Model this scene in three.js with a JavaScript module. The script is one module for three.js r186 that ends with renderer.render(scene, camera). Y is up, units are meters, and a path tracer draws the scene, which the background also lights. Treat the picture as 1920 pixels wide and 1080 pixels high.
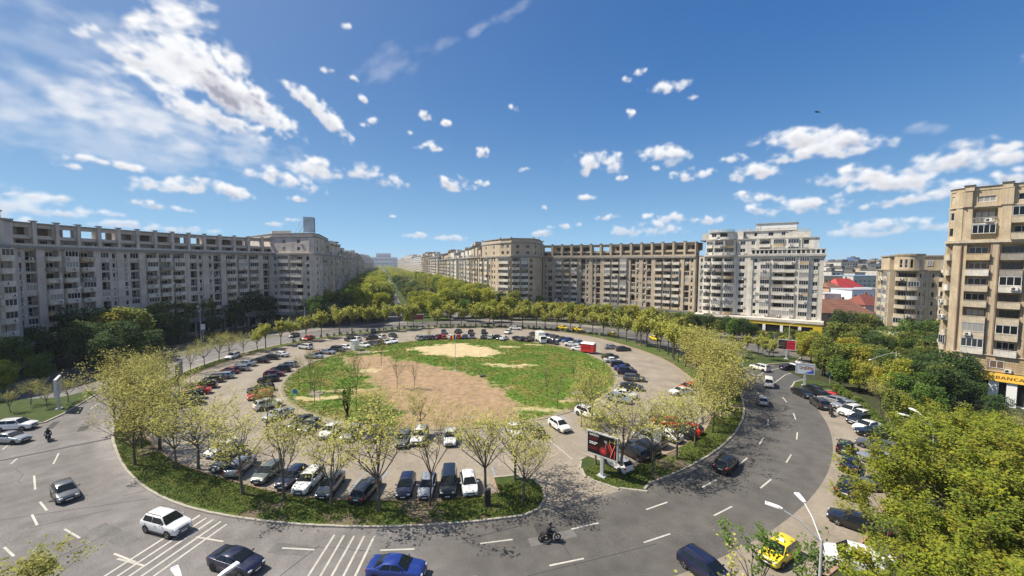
import * as THREE from 'three';
import { mergeGeometries, mergeVertices, toCreasedNormals } from 'three/addons/utils/BufferGeometryUtils.js';
import { ImprovedNoise } from 'three/addons/math/ImprovedNoise.js';
import { MarchingCubes } from 'three/addons/objects/MarchingCubes.js';

// ---------------------------------------------------------------- camera, sky, sun, exposure
const scene = new THREE.Scene();
const FPX = 760, EYE = 25, PITCH = Math.atan(45 / FPX), ROLL = THREE.MathUtils.degToRad(0.3);
const camera = new THREE.PerspectiveCamera(2 * Math.atan(540 / FPX) * 180 / Math.PI, 16 / 9, 0.5, 20000);
camera.rotation.order = 'YXZ';
camera.position.set(0, EYE, 0);
camera.rotation.set(-PITCH, 0, ROLL);
scene.add(camera);
const renderer = new THREE.WebGLRenderer({ antialias: true });
renderer.toneMapping = THREE.LinearToneMapping;
renderer.toneMappingExposure = 1.5;
renderer.shadowMap.enabled = true;

const SUN = new THREE.Vector3(-0.569, 0.76, -0.315).normalize();
const sun = new THREE.DirectionalLight(new THREE.Color().setRGB(1, 0.915, 0.78), 5.0);
sun.position.copy(SUN).multiplyScalar(400); sun.target.position.set(0, 0, -100);
sun.castShadow = true; sun.shadow.mapSize.set(4096, 4096);
Object.assign(sun.shadow.camera, { left: -260, right: 260, top: 260, bottom: -260, near: 1, far: 1200 });
scene.add(sun, sun.target);
scene.fog = new THREE.FogExp2(new THREE.Color().setRGB(0.72, 0.8, 0.9), 0.00014);

// ---------------------------------------------------------------- small helpers
function mulberry(a) { return () => { a = (a + 0x6d2b79f5) | 0; let t = Math.imul(a ^ (a >>> 15), 1 | a); t = (t + Math.imul(t ^ (t >>> 7), 61 | t)) ^ t; return ((t ^ (t >>> 14)) >>> 0) / 4294967296; }; }
const R0 = mulberry(1234);
const rr = (a, b, r = R0) => a + (b - a) * r();
const pick = (l, r = R0) => l[Math.floor(r() * l.length) % l.length];
const clamp = (x, a = 0, b = 1) => Math.min(b, Math.max(a, x));
const sstep = (a, b, x) => { const t = clamp((x - a) / (b - a)); return t * t * (3 - 2 * t); };
const mix = (a, b, t) => a + (b - a) * t;
const D2R = Math.PI / 180;
const noise3 = new ImprovedNoise();
const fbm = (x, y, z, o = 5) => { let s = 0, a = 0.5; for (let i = 0; i < o; i++) { s += a * noise3.noise(x, y, z); x = x * 2.03 + 7.1; y = y * 2.03 + 3.7; z = z * 2.03 + 1.3; a *= 0.5; } return s; };
const C = { x: -14, z: -100 };                                   // centre of the roundabout
const ang = (deg, r) => [C.x + r * Math.sin(deg * D2R), C.z - r * Math.cos(deg * D2R)];
const AX = [-0.3069, -0.9517], BX = [0.9517, -0.3069];             // the boulevard runs along AX from the centre
const bv = (v, u) => [C.x + AX[0] * v + BX[0] * u, C.z + AX[1] * v + BX[1] * u];
// a point of the photograph (1920 x 1080) on the level H metres above the ground: the survey of the place
function G(px, py, H = 0) {
  const a = px - 960, b = py - 540, c = Math.cos(ROLL), s = Math.sin(ROLL), x = (a * c + b * s) / FPX, y = (a * s - b * c) / FPX;
  const dy = y * Math.cos(PITCH) - Math.sin(PITCH), dz = -Math.cos(PITCH) - y * Math.sin(PITCH), t = (H - EYE) / dy;
  return [x * t, dz * t];
}
function rayDir(px, py) {
  const a = px - 960, b = py - 540, c = Math.cos(ROLL), s = Math.sin(ROLL), x = (a * c + b * s) / FPX, y = (a * s - b * c) / FPX;
  return new THREE.Vector3(x, y * Math.cos(PITCH) - Math.sin(PITCH), -Math.cos(PITCH) - y * Math.sin(PITCH)).normalize();
}
const pos2 = (px, depth) => [(px - 960) / FPX * depth, -depth];      // plan point seen at column px at that depth
const taken = new Map();
function numbered(name) { const n = taken.get(name) ?? 0; taken.set(name, n + 1); return n ? name + '_' + String(n).padStart(3, '0') : name; }
const shadows = (o) => { o.traverse((m) => { if (m.isMesh) { m.castShadow = true; m.receiveShadow = true; } }); return o; };
function tag(o, label, category, group) { o.userData.label = label; o.userData.category = category; if (group) o.userData.group = group; return o; }
function thing(name, label, category, x = 0, y = 0, z = 0, turn = 0, group) {
  const o = new THREE.Group(); o.name = numbered(name); o.position.set(x, y, z); o.rotation.y = turn; scene.add(o);
  return tag(o, label, category, group);
}
function part(name, geo, mat, parent) { const m = new THREE.Mesh(geo, mat); m.name = name; m.castShadow = m.receiveShadow = true; if (parent) parent.add(m); return m; }
function struct(name, geo, mat) { const m = part(name, geo, mat, scene); m.name = numbered(name); m.userData.kind = 'structure'; return m; }
const ORD = ['first', 'second', 'third', 'fourth', 'fifth', 'sixth', 'seventh', 'eighth', 'ninth', 'tenth', 'eleventh', 'twelfth', 'thirteenth', 'fourteenth', 'fifteenth', 'sixteenth', 'seventeenth', 'eighteenth', 'nineteenth', 'twentieth'];
const TENS = ['', '', 'twenty', 'thirty', 'forty', 'fifty', 'sixty', 'seventy', 'eighty', 'ninety'];
const ordinal = (n) => n < 20 ? ORD[n] : (n + 1) % 10 === 0 ? TENS[(n + 1) / 10].replace(/y$/, 'ieth') : TENS[Math.floor((n + 1) / 10)] + '-' + ORD[(n + 1) % 10 - 1];

// collects faces and builds ONE geometry; uv in metres
class MB {
  constructor() { this.p = []; this.n = []; this.u = []; this.i = []; this.c = null; this.o = [0, 0]; }
  quad(a, b, c, d, uv) {
    const k = this.p.length / 3, e1 = [b[0] - a[0], b[1] - a[1], b[2] - a[2]], e2 = [d[0] - a[0], d[1] - a[1], d[2] - a[2]];
    let x = e1[1] * e2[2] - e1[2] * e2[1], y = e1[2] * e2[0] - e1[0] * e2[2], z = e1[0] * e2[1] - e1[1] * e2[0]; const l = Math.hypot(x, y, z) || 1; x /= l; y /= l; z /= l;
    this.p.push(...a, ...b, ...c, ...d); for (let q = 0; q < 4; q++) this.n.push(x, y, z);
    const [ox, oy] = this.o, w = Math.hypot(...e1), h = Math.hypot(...e2);
    if (uv) this.u.push(...uv);
    else if (Math.abs(y) > 0.7) this.u.push(a[0] + ox, a[2] + oy, b[0] + ox, b[2] + oy, c[0] + ox, c[2] + oy, d[0] + ox, d[2] + oy);
    else { const s = a[0] * 0.7 + a[2] * 0.7 + ox, yy = a[1] + oy; this.u.push(s, yy, s + w, yy, s + w, yy + h, s, yy + h); }
    if (this.c) for (let q = 0; q < 4; q++) this.c.push(...this.cc);
    this.i.push(k, k + 1, k + 2, k, k + 2, k + 3);
  }
  color(r, g, b) { this.c ??= []; this.cc = [r, g, b]; return this; }
  hexa(b, t) {                                                     // bottom and top rings of 4 points, counter-clockwise from above
    this.quad(b[0], b[1], t[1], t[0]); this.quad(b[1], b[2], t[2], t[1]); this.quad(b[2], b[3], t[3], t[2]); this.quad(b[3], b[0], t[0], t[3]);
    this.quad(t[0], t[1], t[2], t[3]); this.quad(b[3], b[2], b[1], b[0]);
    return this;
  }
  box(x0, x1, y0, y1, z0, z1) { return this.hexa([[x0, y0, z1], [x1, y0, z1], [x1, y0, z0], [x0, y0, z0]], [[x0, y1, z1], [x1, y1, z1], [x1, y1, z0], [x0, y1, z0]]); }
  cbox(x, y, z, w, h, d) { return this.box(x - w / 2, x + w / 2, y - h / 2, y + h / 2, z - d / 2, z + d / 2); }
  rbox(x, z, rot, s0, s1, y0, y1, n0, n1) {                        // a box turned about the upright axis
    const c = Math.cos(rot), s = Math.sin(rot), q = (a, n, y) => [x + a * c + n * s, y, z - a * s + n * c];
    return this.hexa([q(s0, n1, y0), q(s1, n1, y0), q(s1, n0, y0), q(s0, n0, y0)], [q(s0, n1, y1), q(s1, n1, y1), q(s1, n0, y1), q(s0, n0, y1)]);
  }
  cell(path, s0, s1, y0, y1, n0, n1) {                             // a piece of a facade between s0..s1 along it and n0..n1 out of it
    const k = Math.max(1, Math.ceil(Math.abs(s1 - s0) * (path.bend ?? 0)));
    for (let j = 0; j < k; j++) {
      const a = mix(s0, s1, j / k), b = mix(s0, s1, (j + 1) / k), q = (s, n, y) => { const p = path.at(s, n); return [p[0], y, p[1]]; };
      const B = [q(a, n1, y0), q(b, n1, y0), q(b, n0, y0), q(a, n0, y0)], T = [q(a, n1, y1), q(b, n1, y1), q(b, n0, y1), q(a, n0, y1)];
      this.quad(B[0], B[1], T[1], T[0]); if (j === k - 1) this.quad(B[1], B[2], T[2], T[1]); this.quad(B[2], B[3], T[3], T[2]); if (j === 0) this.quad(B[3], B[0], T[0], T[3]);
      this.quad(T[0], T[1], T[2], T[3]); this.quad(B[3], B[2], B[1], B[0]);
    }
    return this;
  }
  prism(pts, y0, y1, top = true) {                                 // upright prism on a plan polygon [[x, z], ...]
    let area = 0; pts.forEach((p, i) => { const q = pts[(i + 1) % pts.length]; area += p[0] * q[1] - q[0] * p[1]; });
    if (area > 0) pts = [...pts].reverse();
    for (let i = 0; i < pts.length; i++) { const a = pts[i], b = pts[(i + 1) % pts.length]; this.quad([a[0], y0, a[1]], [b[0], y0, b[1]], [b[0], y1, b[1]], [a[0], y1, a[1]]); }
    if (top) { const f = THREE.ShapeUtils.triangulateShape(pts.map((p) => new THREE.Vector2(p[0], -p[1])), []); const k = this.p.length / 3; for (const p of pts) { this.p.push(p[0], y1, p[1]); this.n.push(0, 1, 0); this.u.push(p[0], p[1]); if (this.c) this.c.push(...this.cc); } for (const t of f) this.i.push(k + t[0], k + t[1], k + t[2]); }
    return this;
  }
  tube(pts, rad, sides = 6, cap = true) {                          // pts Vector3[], rad per point
    const t = new THREE.Vector3(), up = new THREE.Vector3(), a = new THREE.Vector3(), b = new THREE.Vector3(), k0 = this.p.length / 3; let len = 0;
    pts.forEach((p, i) => {
      t.subVectors(pts[Math.min(i + 1, pts.length - 1)], pts[Math.max(i - 1, 0)]).normalize();
      up.set(Math.abs(t.y) > 0.9 ? 1 : 0, Math.abs(t.y) > 0.9 ? 0 : 1, 0); a.crossVectors(up, t).normalize(); b.crossVectors(t, a);
      if (i) len += p.distanceTo(pts[i - 1]);
      for (let j = 0; j <= sides; j++) { const q = j / sides * Math.PI * 2, x = Math.cos(q), y = Math.sin(q), n = [a.x * x + b.x * y, a.y * x + b.y * y, a.z * x + b.z * y]; this.p.push(p.x + n[0] * rad[i], p.y + n[1] * rad[i], p.z + n[2] * rad[i]); this.n.push(...n); this.u.push(j / sides * rad[0] * 6, len); if (this.c) this.c.push(...this.cc); }
      if (i) for (let j = 0; j < sides; j++) { const k = k0 + (i - 1) * (sides + 1) + j, l = k + sides + 1; this.i.push(k, k + 1, l, k + 1, l + 1, l); }
    });
    if (cap) { const e = pts.length - 1, k = this.p.length / 3, kk = k0 + e * (sides + 1); t.subVectors(pts[e], pts[e - 1]).normalize(); this.p.push(pts[e].x, pts[e].y, pts[e].z); this.n.push(t.x, t.y, t.z); this.u.push(0, 0); if (this.c) this.c.push(...this.cc); for (let j = 0; j < sides; j++) this.i.push(kk + j, kk + j + 1, k); }
    return this;
  }
  cyl(x, z, r0, r1, y0, y1, sides = 12) { return this.tube([new THREE.Vector3(x, y0, z), new THREE.Vector3(x, y1, z)], [r0, r1], sides); }
  geo(dx = 0, dy = 0, dz = 0) {
    const g = new THREE.BufferGeometry();
    g.setAttribute('position', new THREE.Float32BufferAttribute(this.p, 3)); g.setAttribute('normal', new THREE.Float32BufferAttribute(this.n, 3)); g.setAttribute('uv', new THREE.Float32BufferAttribute(this.u, 2));
    if (this.c) g.setAttribute('color', new THREE.Float32BufferAttribute(this.c, 3));
    g.setIndex(this.i); if (dx || dy || dz) g.translate(dx, dy, dz);
    return g;
  }
  get empty() { return !this.p.length; }
}
const V = (x, y, z) => new THREE.Vector3(x, y, z);

// ---------------------------------------------------------------- textures and materials
function tex(size, metres, fn, srgb = true) {                      // a square tile that repeats every `metres`
  const d = new Uint8Array(size * size * 4);
  for (let y = 0; y < size; y++) for (let x = 0; x < size; x++) { const c = fn(x / size, y / size), o = (y * size + x) * 4; d[o] = clamp(c[0]) * 255; d[o + 1] = clamp(c[1]) * 255; d[o + 2] = clamp(c[2]) * 255; d[o + 3] = 255; }
  const t = new THREE.DataTexture(d, size, size); t.wrapS = t.wrapT = THREE.RepeatWrapping; t.magFilter = THREE.LinearFilter; t.repeat.set(1 / metres, 1 / metres); if (srgb) t.colorSpace = THREE.SRGBColorSpace; t.needsUpdate = true;
  return t;
}
const P2 = 2 * Math.PI;                                            // tileable noise on a torus-like blend
function tnoise(u, v, f, seed = 0, o = 4) { const a = fbm(u * f, v * f, seed, o), b = fbm((u - 1) * f, v * f, seed, o), c = fbm(u * f, (v - 1) * f, seed, o), d = fbm((u - 1) * f, (v - 1) * f, seed, o), x = sstep(0, 1, u), y = sstep(0, 1, v); return mix(mix(a, b, x), mix(c, d, x), y); }
const grey = (v) => [v, v, v];
const S = (r, g, b) => new THREE.Color().setRGB(r, g, b);
const TX = {
  asphalt: tex(512, 9, (u, v) => { const f = tnoise(u, v, 60, 3, 2), m = tnoise(u, v, 6, 9, 4); return grey(0.9 + f * 0.26 + m * 0.22); }),
  stain: tex(512, 17, (u, v) => { const f = tnoise(u, v, 40, 5, 2), m = tnoise(u, v, 5, 2, 5); return grey(0.9 + f * 0.16 + m * 0.2); }),
  wall: tex(512, 11, (u, v) => { const f = tnoise(u, v * 0.999, 30, 21, 3), m = tnoise(u, v, 4, 31, 4), st = Math.abs(tnoise(u, v * 0.02, 40, 12, 2)); return [0.94 + f * 0.12 + m * 0.2 - st * 0.3, 0.935 + f * 0.12 + m * 0.21 - st * 0.32, 0.93 + f * 0.12 + m * 0.22 - st * 0.34]; }),
  grass: tex(512, 7, (u, v) => { const f = tnoise(u, v, 70, 3, 2), m = tnoise(u, v, 7, 8, 4), y = clamp(m * 1.4 + 0.3); return [0.62 + f * 0.5 + y * 0.3, 0.74 + f * 0.4 + m * 0.2, 0.6 + f * 0.4]; }),
  turf: tex(512, 9, (u, v) => { const f = tnoise(u, v, 60, 3, 2), m = tnoise(u, v, 9, 8, 4); return grey(0.88 + f * 0.34 + m * 0.2); }),
  bark: tex(128, 1.2, (u, v) => { const f = tnoise(u, v, 12, 3, 3), m = tnoise(u, v * 0.2, 20, 8, 3); return grey(0.75 + f * 0.4 + m * 0.4); }),
};
const bumps = { asphalt: tex(256, 1.7, (u, v) => grey(0.5 + tnoise(u, v, 60, 3, 2) * 0.6), false) };
const std = (c, rough = 0.9, o = {}) => new THREE.MeshStandardMaterial({ color: c, roughness: rough, ...o });
const M = {
  asphalt: std(S(1, 1, 1), 0.9, { vertexColors: true, map: TX.asphalt, bumpMap: bumps.asphalt, bumpScale: 0.004 }),
  paving: std(S(0.315, 0.27, 0.212), 0.92, { map: TX.stain }),
  pavement: std(S(0.26, 0.24, 0.21), 0.92, { map: TX.stain }),
  ground: std(S(0.16, 0.15, 0.12), 0.95, { map: TX.stain }),
  grass: std(S(0.075, 0.115, 0.016), 1, { map: TX.grass }),
  lawn: std(S(1, 1, 1), 1, { vertexColors: true, map: TX.turf }),
  kerb: std(S(0.44, 0.4, 0.34), 0.85, { map: TX.stain }),
  kerbRed: std(S(0.42, 0.27, 0.19), 0.88, { map: TX.stain }),
  paint: std(S(0.56, 0.54, 0.48), 0.8, { map: TX.stain }),
  bluePaint: std(S(0.28, 0.42, 0.62), 0.85, { map: TX.stain }),
  seam: std(S(0.045, 0.043, 0.045), 0.8),
  wallGrey: std(S(0.645, 0.58, 0.52), 0.92, { map: TX.wall }),
  wallTan: std(S(0.55, 0.46, 0.34), 0.92, { map: TX.wall }),
  wallPale: std(S(0.72, 0.69, 0.62), 0.9, { map: TX.wall }),
  wallCream: std(S(0.57, 0.47, 0.325), 0.9, { map: TX.wall }),
  wallDark: std(S(0.16, 0.15, 0.145), 0.92, { map: TX.wall }),
  balcony: std(S(0.72, 0.66, 0.57), 0.9, { map: TX.wall }),
  balconyPale: std(S(0.74, 0.7, 0.62), 0.9, { map: TX.wall }),
  balconyCream: std(S(0.6, 0.52, 0.39), 0.9, { map: TX.wall }),
  cornice: std(S(0.34, 0.315, 0.285), 0.92, { map: TX.wall }),
  pvc: std(S(0.72, 0.71, 0.69), 0.5), timber: std(S(0.16, 0.085, 0.05), 0.6), darkFrame: std(S(0.05, 0.05, 0.055), 0.5),
  glassA: new THREE.MeshPhysicalMaterial({ color: S(0.01, 0.012, 0.015), roughness: 0.08, specularIntensity: 0.55 }),
  glassB: new THREE.MeshPhysicalMaterial({ color: S(0.04, 0.045, 0.05), roughness: 0.08 }),
  glassC: new THREE.MeshPhysicalMaterial({ color: S(0.3, 0.29, 0.27), roughness: 0.15 }),
  iron: std(S(0.03, 0.03, 0.032), 0.5, { metalness: 0.6 }),
  steel: std(S(0.42, 0.43, 0.44), 0.45, { metalness: 0.6 }),
  galv: std(S(0.52, 0.53, 0.54), 0.55, { metalness: 0.3 }),
  white: std(S(0.75, 0.75, 0.73), 0.55),
  vcol: std(S(1, 1, 1), 0.6, { vertexColors: true }),
  bark: std(S(0.16, 0.125, 0.09), 0.95, { map: TX.bark }),
  barkDark: std(S(0.035, 0.03, 0.026), 0.95, { map: TX.bark }),
  barkGrey: std(S(0.24, 0.22, 0.18), 0.95, { map: TX.bark }),
  rubber: std(S(0.015, 0.015, 0.016), 0.8), rim: std(S(0.42, 0.43, 0.44), 0.3, { metalness: 0.8 }), rimDark: std(S(0.04, 0.04, 0.042), 0.4, { metalness: 0.6 }),
  trim: std(S(0.018, 0.018, 0.02), 0.55), carGlass: new THREE.MeshPhysicalMaterial({ color: S(0.01, 0.014, 0.016), roughness: 0.04, specularIntensity: 1 }),
  lampGlass: new THREE.MeshPhysicalMaterial({ color: S(0.65, 0.67, 0.7), roughness: 0.12, metalness: 0.4 }), tail: new THREE.MeshPhysicalMaterial({ color: S(0.4, 0.012, 0.01), roughness: 0.15 }),
};
const leafMat = (o = {}) => new THREE.MeshPhysicalMaterial({ color: S(1, 1, 1), vertexColors: true, roughness: 0.85, specularIntensity: 0.35, transmission: 0.35, thickness: 0, side: THREE.DoubleSide, ...o });
M.leaf = leafMat();

// ---------------------------------------------------------------- sky: clear air with scattered fair-weather clouds, computed for every direction
const CLOUDS = [];
{
  const add = (d, a, b, tilt, dens, kind, seed) => {
    const r = new THREE.Vector3(-d.z, 0, d.x).normalize(), u = new THREE.Vector3().crossVectors(r, d).normalize(), c = Math.cos(tilt), s = Math.sin(tilt);
    CLOUDS.push({ d, r: r.clone().multiplyScalar(c).addScaledVector(u, -s), u: u.clone().multiplyScalar(c).addScaledVector(r, s), a, b, dens, kind, seed, cos: Math.cos(Math.min(1.5, Math.max(a, b) * 1.9)) });
  };
  const px = (x, y, w, h, tilt = 0, dens = 1, kind = 0) => { const d = rayDir(x, y), k = -d.z / FPX; add(d, w * k * 1.12, h * k * 1.2, tilt * D2R, dens, kind, CLOUDS.length * 3.7); };
  // kind 0 heaped cloud, 1 thin streaky veil
  px(318, 66, 56, 70, 8, 2.3, 1); px(322, 20, 56, 46, 0, 1.9, 1); px(290, 100, 60, 34, 15, 1.5, 1); px(262, 112, 66, 20, 20, 1.1); px(215, 95, 34, 9, 15, 0.9); px(360, 132, 62, 34, 25, 1.25); px(430, 165, 92, 40, 30, 1.5); px(490, 200, 66, 28, 36, 1.3); px(300, 172, 60, 24, 22, 1.05); px(350, 205, 70, 24, 22, 1.0); px(430, 226, 70, 18, 24, 0.95); px(505, 228, 50, 14, 18, 0.85);
  px(588, 196, 40, 15, 40, 1.0); px(620, 228, 36, 15, 45, 1.0); px(545, 172, 22, 9, 40, 0.9); px(205, 195, 72, 44, 12, 1.35, 1); px(150, 120, 130, 60, 12, 0.36, 1); px(70, 190, 120, 60, 4, 0.56, 1); px(400, 265, 170, 36, 8, 0.62, 1); px(150, 262, 200, 34, 3, 0.52, 1); px(60, 16, 190, 30, 5, 0.5, 1); px(310, 240, 100, 32, 8, 0.7, 1); px(440, 108, 26, 16, 30, 0.9, 1); px(270, 245, 90, 34, 10, 0.55, 1);
  for (const c of [[155, 298, 36, 7], [130, 311, 28, 7], [230, 312, 40, 9, 8], [290, 345, 62, 20], [400, 355, 86, 18, 6], [590, 316, 62, 20], [535, 338, 78, 18, 8], [558, 373, 24, 6], [712, 329, 74, 19, 10], [300, 387, 64, 8, 5], [90, 370, 64, 7], [100, 398, 70, 8, 4], [195, 400, 44, 7], [855, 347, 44, 14, 8], [900, 342, 24, 6, 10], [805, 277, 34, 11], [800, 217, 23, 9], [835, 233, 16, 7], [905, 286, 15, 13], [648, 49, 12, 6], [665, 147, 9, 7], [680, 186, 11, 7], [612, 133, 14, 6], [700, 227, 12, 7], [684, 236, 11, 6], [768, 249, 11, 5], [965, 202, 13, 8], [985, 320, 13, 5], [1020, 390, 9, 5], [1100, 371, 21, 6],
    [1118, 306, 66, 25], [1165, 334, 16, 6], [1250, 294, 50, 20], [1230, 315, 14, 6], [1300, 328, 47, 12], [1250, 168, 36, 17], [1295, 183, 14, 7], [1175, 150, 15, 8], [1200, 136, 12, 8], [1181, 216, 11, 9], [1495, 263, 95, 26, -2], [1590, 268, 80, 22, 3], [1530, 287, 85, 18], [1420, 323, 52, 18], [1380, 297, 26, 8], [1600, 333, 84, 22], [1670, 345, 70, 20], [1760, 305, 95, 25, -8], [1860, 300, 64, 18, -8], [1425, 372, 46, 13], [1395, 365, 18, 6], [1490, 391, 100, 18], [1520, 383, 52, 14], [1650, 386, 30, 9], [1580, 366, 15, 8], [1725, 370, 58, 14], [1800, 350, 85, 15], [1890, 275, 25, 12], [1900, 330, 34, 14], [1250, 408, 44, 12], [1200, 431, 78, 14], [1330, 412, 34, 10], [1680, 425, 125, 15], [1620, 437, 70, 9], [830, 447, 66, 6], [780, 441, 28, 6], [735, 407, 10, 4], [550, 413, 18, 4], [520, 420, 24, 5], [1140, 408, 30, 6], [1060, 425, 40, 6], [1020, 438, 40, 6], [30, 415, 60, 9], [330, 430, 90, 8], [240, 420, 60, 8]])
    px(c[0], c[1], c[2] * 0.76, c[3] * 0.86, c[4] ?? 0, 1.0);
  px(1735, 243, 24, 13, 0, 0.7, 1); px(745, 115, 70, 26, -25, 0.35, 1); px(945, 30, 62, 9, -24, 0.5, 1); px(840, 78, 26, 8, -15, 0.4, 1);
  const r = mulberry(77);                                          // the same weather all the way round
  for (let k = 0; k < 230; k++) {
    const az = r() * Math.PI * 2, e = Math.asin(0.03 + 0.9 * r() ** 2.2), s = 0.02 + 0.1 * r() ** 2, d = new THREE.Vector3(Math.cos(az) * Math.cos(e), Math.sin(e), Math.sin(az) * Math.cos(e));
    if (d.z < 0 && Math.abs(d.x / d.z) < 1.4 && d.y / -d.z < 0.85) continue;
    add(d, s * (1.2 + r()), s * (0.35 + 0.5 * e), (r() - 0.5) * 0.3, 0.95, 0, 900 + k * 3.1);
  }
  for (let k = 0; k < 16; k++) { const az = r() * Math.PI * 2, e = 0.25 + r() * 0.8, d = new THREE.Vector3(Math.cos(az) * Math.cos(e), Math.sin(e), Math.sin(az) * Math.cos(e)); if (d.z < 0 && Math.abs(d.x / d.z) < 1.6 && d.y / -d.z < 1) continue; add(d, 0.25, 0.12, r(), 0.5, 1, 3000 + k * 7); }
}
{
  const W = 2688, H = W / 2, data = new Float32Array(W * H * 4), NB = 96, bins = Array.from({ length: NB }, () => []), d = new THREE.Vector3();
  for (const c of CLOUDS) { const az = Math.atan2(c.d.z, c.d.x), reach = Math.acos(c.cos) / Math.max(0.12, Math.hypot(c.d.x, c.d.z) - 0.1) + 0.07; for (let b = 0; b < NB; b++) { let q = Math.abs(((b + 0.5) / NB * 2 - 1) * Math.PI - az); q = Math.min(q, P2 - q); if (q < reach) bins[b].push(c); } }
  for (let y = 0; y < H; y++) {
    const e = ((y + 0.5) / H - 0.5) * Math.PI, sy = Math.sin(e), cy = Math.cos(e);
    for (let x = 0; x < W; x++) {
      const az = ((x + 0.5) / W * 2 - 1) * Math.PI, o = (y * W + x) * 4; d.set(Math.cos(az) * cy, sy, Math.sin(az) * cy);
      const up = Math.max(sy, 0), h = Math.pow(1 - up, 5.2), k = Math.pow(1 - up, 1.6), cs = d.dot(SUN), glow = 0.16 * Math.pow(clamp(cs * 0.5 + 0.5), 6) + 0.3 * Math.pow(clamp(cs), 14);
      let r = 0.016 + 0.026 * k + 0.34 * h, g = 0.095 + 0.13 * k + 0.47 * h, b = 0.33 + 0.29 * k + 0.33 * h;
      r += glow * 0.85; g += glow * 0.9; b += glow * 0.8;
      if (sy > -0.01) {
        let A = 0, L = 0, wsum = 0;
        for (const c of bins[Math.floor((x + 0.5) / W * NB)]) {
          if (d.dot(c.d) < c.cos) continue;
          const lx = d.dot(c.r) / c.a, ly = d.dot(c.u) / c.b, q = lx * lx + ly * ly; if (q > 3) continue;
          const f = 1 / c.b;
          if (c.kind === 1) {
            const kx = c.a / 0.1, ky = c.b / 0.1, n = fbm(lx * 2.1 * kx + c.seed, (ly * 4.2 - lx * 0.5) * ky, c.seed, 6), n2 = fbm(lx * 1.3 * kx, ly * 1.3 * ky + c.seed, 4.4, 4);
            const v = clamp((1 - q) * 0.6 + n * 1.3 + n2 * 1.1) * c.dens, al = Math.pow(v, 1.25) * 0.8;
            A = A + (1 - A) * al; L += al * 0.96; wsum += al; continue;
          }
          const X = lx * c.a / 0.05 + c.seed * 5, Y = ly * c.b / 0.05, f0 = Math.min(2.6, 0.05 / Math.min(c.a, c.b * 1.6)), n = fbm(X * 0.95 * f0, Y * 1.25 * f0, c.seed * 1.7, 6), nf = fbm(X * 3.1, Y * 3.6, c.seed, 4), low = ly < 0 ? 1.5 : 0.95;
          const v = (1 - lx * lx * 0.95 - ly * ly * low) * 0.5 + n * 1.35 + nf * 0.5 - 0.03, al = sstep(0.0, 0.6, v * c.dens) * clamp(c.dens);
          if (al <= 0.003) continue;
          const n2 = fbm((X - 0.16) * 0.95 * f0, (Y + 0.24) * 1.25 * f0, c.seed * 1.7, 5), thick = clamp(v);
          let l = 1.04 - 0.3 * sstep(0.1, 0.8, thick * 0.8 - ly * 0.55) - clamp((n2 - n) * 1.1 + 0.04, 0, 0.5) * 0.7 + nf * 0.1; if (c.dens > 1.2) l -= 0.5 * sstep(0.42, 0.95, thick + 0.1 - 0.35 * Math.max(0, ly));
          A = A + (1 - A) * al; L += al * clamp(l, 0.4, 1.05); wsum += al;
        }
        if (wsum > 0) { const l = L / wsum, fade = A * (0.5 + 0.5 * sstep(0.0, 0.16, sy)); r = mix(r, 0.97 * l, fade); g = mix(g, 0.98 * l, fade); b = mix(b, 1.0 * Math.pow(l, 0.8), fade); }
      }
      data[o] = r * 0.68; data[o + 1] = g * 0.68; data[o + 2] = b * 0.68; data[o + 3] = 1;
    }
  }
  const t = new THREE.DataTexture(data, W, H, THREE.RGBAFormat, THREE.FloatType); t.mapping = THREE.EquirectangularReflectionMapping; t.magFilter = THREE.LinearFilter; t.needsUpdate = true;
  scene.background = t; scene.environment = t;
}

// ---------------------------------------------------------------- ground, roads, car park, lawn
function ring(r0, r1, a0, a1, y, { seg = 96, rad = 1, color, cx = C.x, cz = C.z } = {}) {
  const p = [], n = [], u = [], c = [], idx = [];
  for (let j = 0; j <= seg; j++) for (let k = 0; k <= rad; k++) {
    const a = mix(a0, a1, j / seg) * D2R, ra = typeof r0 === 'function' ? r0(a / D2R) : r0, rb = typeof r1 === 'function' ? r1(a / D2R) : r1, r = mix(ra, rb, k / rad), x = cx + r * Math.sin(a), z = cz - r * Math.cos(a);
    p.push(x, typeof y === 'function' ? y(x, z, r, a / D2R) : y, z); n.push(0, 1, 0); u.push(x, z); if (color) c.push(...color(x, z, r, a / D2R));
    if (j && k) { const q = j * (rad + 1) + k, w = q - rad - 1; idx.push(w - 1, w, q, w - 1, q, q - 1); }
  }
  const g = new THREE.BufferGeometry(); g.setAttribute('position', new THREE.Float32BufferAttribute(p, 3)); g.setAttribute('uv', new THREE.Float32BufferAttribute(u, 2));
  if (color) g.setAttribute('color', new THREE.Float32BufferAttribute(c, 3));
  if (a1 > a0) for (let i = 0; i < idx.length; i += 3) { const t = idx[i + 1]; idx[i + 1] = idx[i + 2]; idx[i + 2] = t; }
  for (let i = 0; i < idx.length; i += 3) { const [a, b, cc] = [idx[i], idx[i + 1], idx[i + 2]], e = (p[b * 3 + 2] - p[a * 3 + 2]) * (p[cc * 3] - p[a * 3]) - (p[b * 3] - p[a * 3]) * (p[cc * 3 + 2] - p[a * 3 + 2]); if (e < 0) { idx[i + 1] = cc; idx[i + 2] = b; } }
  g.setIndex(idx); if (typeof y === 'function') g.computeVertexNormals(); else g.setAttribute('normal', new THREE.Float32BufferAttribute(n, 3));
  return g;
}
const flat = (pts, y) => { const m = new MB(); m.prism(pts, y - 0.02, y); return m.geo(); };
const px = (l) => l.map(([x, y]) => G(x, y));
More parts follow.
